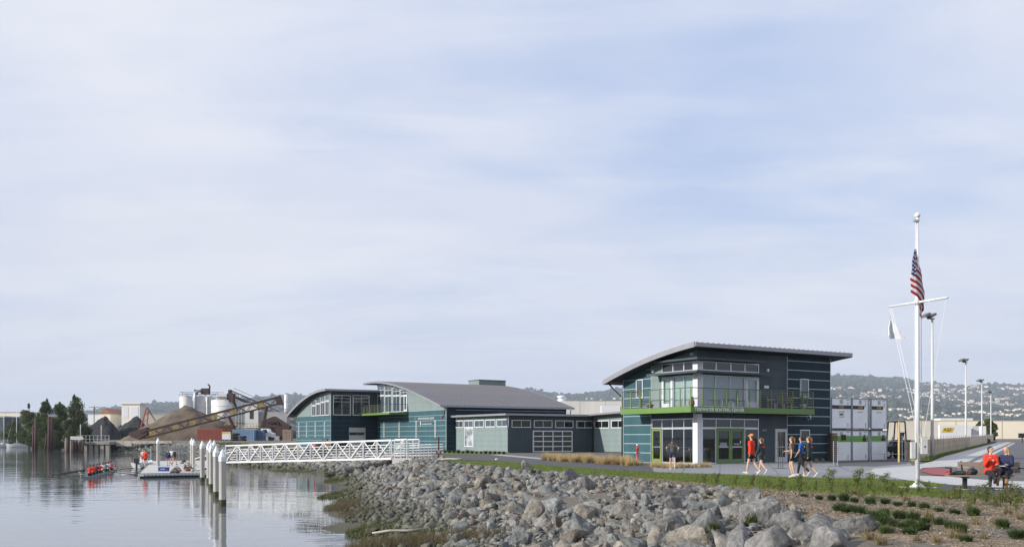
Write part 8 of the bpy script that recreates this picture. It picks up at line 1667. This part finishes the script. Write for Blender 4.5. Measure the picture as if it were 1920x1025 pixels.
def town():
    rg = np.random.default_rng(31); cols = [pm('stucco_white', (.68, .66, .62), .8, .06, .01), pm('stucco_cream', (.60, .52, .42), .8, .06, .01), pm('stucco_pink', (.55, .42, .36), .8, .06, .01)]; rf = pm('house_roof', (.16, .11, .09), .9, .2, .01); meshes = []
    for k in range(6):
        w, d, h = rg.uniform(10, 20), rg.uniform(9, 13), rg.uniform(4.5, 7.5); mb = MB(); mb.m(0).box(-w / 2, -d / 2, -5, w / 2, d / 2, h); mb.m(1).prism([(-w / 2 - .5, -d / 2 - .6, h), (-w / 2 - .5, d / 2 + .6, h), (-w / 2 - .5, 0, h + 2.2)], (w + 1, 0, 0)); mb.m(2)
        for q in range(3): mb.box(-w * .36 + q * w * .3, -d / 2 - .08, h * .35, -w * .36 + q * w * .3 + w * .13, -d / 2 - .01, h * .7)
        me = mb.mesh('hillside_house'); me.materials.append(cols[k % 3]); me.materials.append(rf); me.materials.append(M['gdark']); meshes.append(me)
    spots = []
    # terraces read off the photograph: (px0, px1, py, number)
    for a, b, py, n in ((1722, 1760, 724, 9), (1740, 1830, 722, 18), (1815, 1850, 726, 10), (1700, 1760, 731, 10), (1765, 1810, 731, 11), (1700, 1730, 737, 6), (1728, 1770, 737, 11), (1760, 1820, 737, 9), (1725, 1762, 743, 9), (1762, 1792, 743, 8), (1750, 1800, 749, 8), (1835, 1860, 735, 9), (1870, 1918, 728, 12), (1905, 1935, 739, 9), (1866, 1902, 747, 13), (1838, 1866, 744, 5), (1790, 1830, 761, 18), (1830, 1872, 757, 26), (1870, 1905, 758, 12), (1800, 1826, 753, 8), (1610, 1660, 742, 12), (1560, 1600, 727, 9), (1640, 1700, 731, 8), (1600, 1640, 737, 8), (1655, 1690, 745, 7), (1570, 1625, 744, 8), (1000, 1060, 746, 5), (1100, 1165, 748, 6), (1705, 1725, 772, 5), (1850, 1880, 776, 13), (1890, 1925, 779, 13), (1810, 1850, 773, 9), (1740, 1800, 778, 10), (1670, 1700, 770, 7), (500, 545, 788, 8), (1880, 1920, 770, 7), (1690, 1730, 783, 7)):
        for p in np.linspace(a, b, n): spots.append((p + rg.normal(0, 1.0), py + rg.normal(0, 1.2)))
    # find where each line of sight meets the slope
    Yv = np.linspace(R0H * .9, R1H, 120); out = []
    for px, py in spots:
        X, Z = hz_full(np.full(len(Yv), px), Yv); v = HY - F * (Z + 2 - CAMZ) / Yv; k = np.argmax(v <= py) if (v <= py).any() else -1
        if k <= 0: y = rg.uniform(1500, 2300); z = 1.0
        else: y = Yv[k]; z = Z[k]
        out.append(((px - 960) / F * y, y, z))
    for i, (x, y, z) in enumerate(out[:300]):
        o = bpy.data.objects.new('hillside_house', meshes[i % 6]); COL.objects.link(o); s = rg.uniform(.6, 1.05) * y / 4200 ; o.scale = (s, s, s); o.location = (x, y, z + 1.0); o.rotation_euler = (0, 0, rg.normal(0, .35)); v_ = HY - F * (z - CAMZ) / y; z_ = 'on the top terrace' if v_ < 728 else 'on an upper terrace' if v_ < 741 else 'on a middle terrace' if v_ < 752 else 'in the dense lower rows' if v_ < 766 else 'at the foot'; w_ = 'of the hazy hill left of the flagpole' if x / y < (1715 - 960) / F else 'of the hazy hill right of the flagpole'; tag(o, f'small pale house {z_} {w_}', 'house', f'houses {z_} {w_}')
    rest = out[300:]
    if rest:
        Vs, Fs, b = [], [], 0
        for x, y, z in rest:
            w, d, h = 7 * y / 4200, 5, 6; q = np.array([(sx * w, sy * d, sz) for sz in (-5, h) for sx, sy in ((-1, -1), (1, -1), (1, 1), (-1, 1))]) + np.array([x, y, z]); Vs.append(q); Fs.append(np.array([(0, 1, 5, 4), (1, 2, 6, 5), (2, 3, 7, 6), (3, 0, 4, 7), (4, 5, 6, 7)]) + b); b += 8
        tag(link('farther_houses', np_mesh('farther_houses', np.concatenate(Vs), np.concatenate(Fs)), cols[1]), 'more tiny pale houses scattered over the hillside', 'houses', kind='stuff')
    print('houses', len(out))
    # tree crowns over the slope and the flat town at its foot
    def blobs(n, fn, name, lab, mat):
        V0, F0 = rock_geo(3, 0, 12); Vs, Fs, T, b = [], [], [], 0
        for k in range(n):
            x, y, z, r = fn(); q = V0 * np.array([r, r, r * rg.uniform(.8, 1.5)]) + np.array([x, y, z + r * .5]); Vs.append(q); Fs.append(F0 + b); b += len(V0); T.append(np.full(len(V0), rg.random()))
        tag(link(name, np_mesh(name, np.concatenate(Vs), np.concatenate(Fs), attr={'tint': np.concatenate(T)}), mat), lab, 'woodland', kind='stuff')
    wm = foliage_mat('far_tree', (.010, .018, .010), (.042, .055, .024), .0)
    PXr = rg.uniform(-100, 1980, 6500); YR = rg.uniform(2500, R1H * 1.0, 6500); XR, ZR = hz_full(PXr, YR); it = iter(zip(XR, YR, ZR))
    def f1_(): x, y, z = next(it); return x, y, z - 2, rg.uniform(5, 13)
    blobs(6000, f1_, 'hillside_woodland', 'dark tree crowns covering the hazy hills', wm)
    def f2_():
        px = rg.uniform(1540, 1960) if rg.random() < .7 else rg.uniform(100, 1200); y = rg.uniform(520, 2400); return (px - 960) / F * y, y, .5, rg.uniform(2.5, 7)
    blobs(1500, f2_, 'town_trees', 'dark trees of the flat town at the foot of the hills', wm)
    for i in range(90):
        px = rg.uniform(1660, 1930); y = rg.uniform(900, 2300); o = bpy.data.objects.new('town_house', meshes[i % 6]); COL.objects.link(o); s = rg.uniform(.7, 1.3); o.scale = (s, s, s); o.location = ((px - 960) / F * y, y, 1.0); o.rotation_euler = (0, 0, rg.normal(0, .4)); tag(o, 'pale low building among the town trees below the hill', 'house', 'pale buildings of the flat town')
town()
def haze():
    m, nt, N, L, b = _nt('haze_air'); N.remove(b); v = N.new('ShaderNodeVolumePrincipled'); v.inputs['Color'].default_value = (.74, .83, .98, 1); v.inputs['Density'].default_value = 0.95e-4; v.inputs['Anisotropy'].default_value = .0; L.new(v.outputs[0], N['Material Output'].inputs['Volume'])
    tag(MB().box(-8900, -390, -6, 8900, 7200, 430).build('haze', m), 'pale blue haze in the air over the town and hills', 'haze', kind='stuff')
haze()
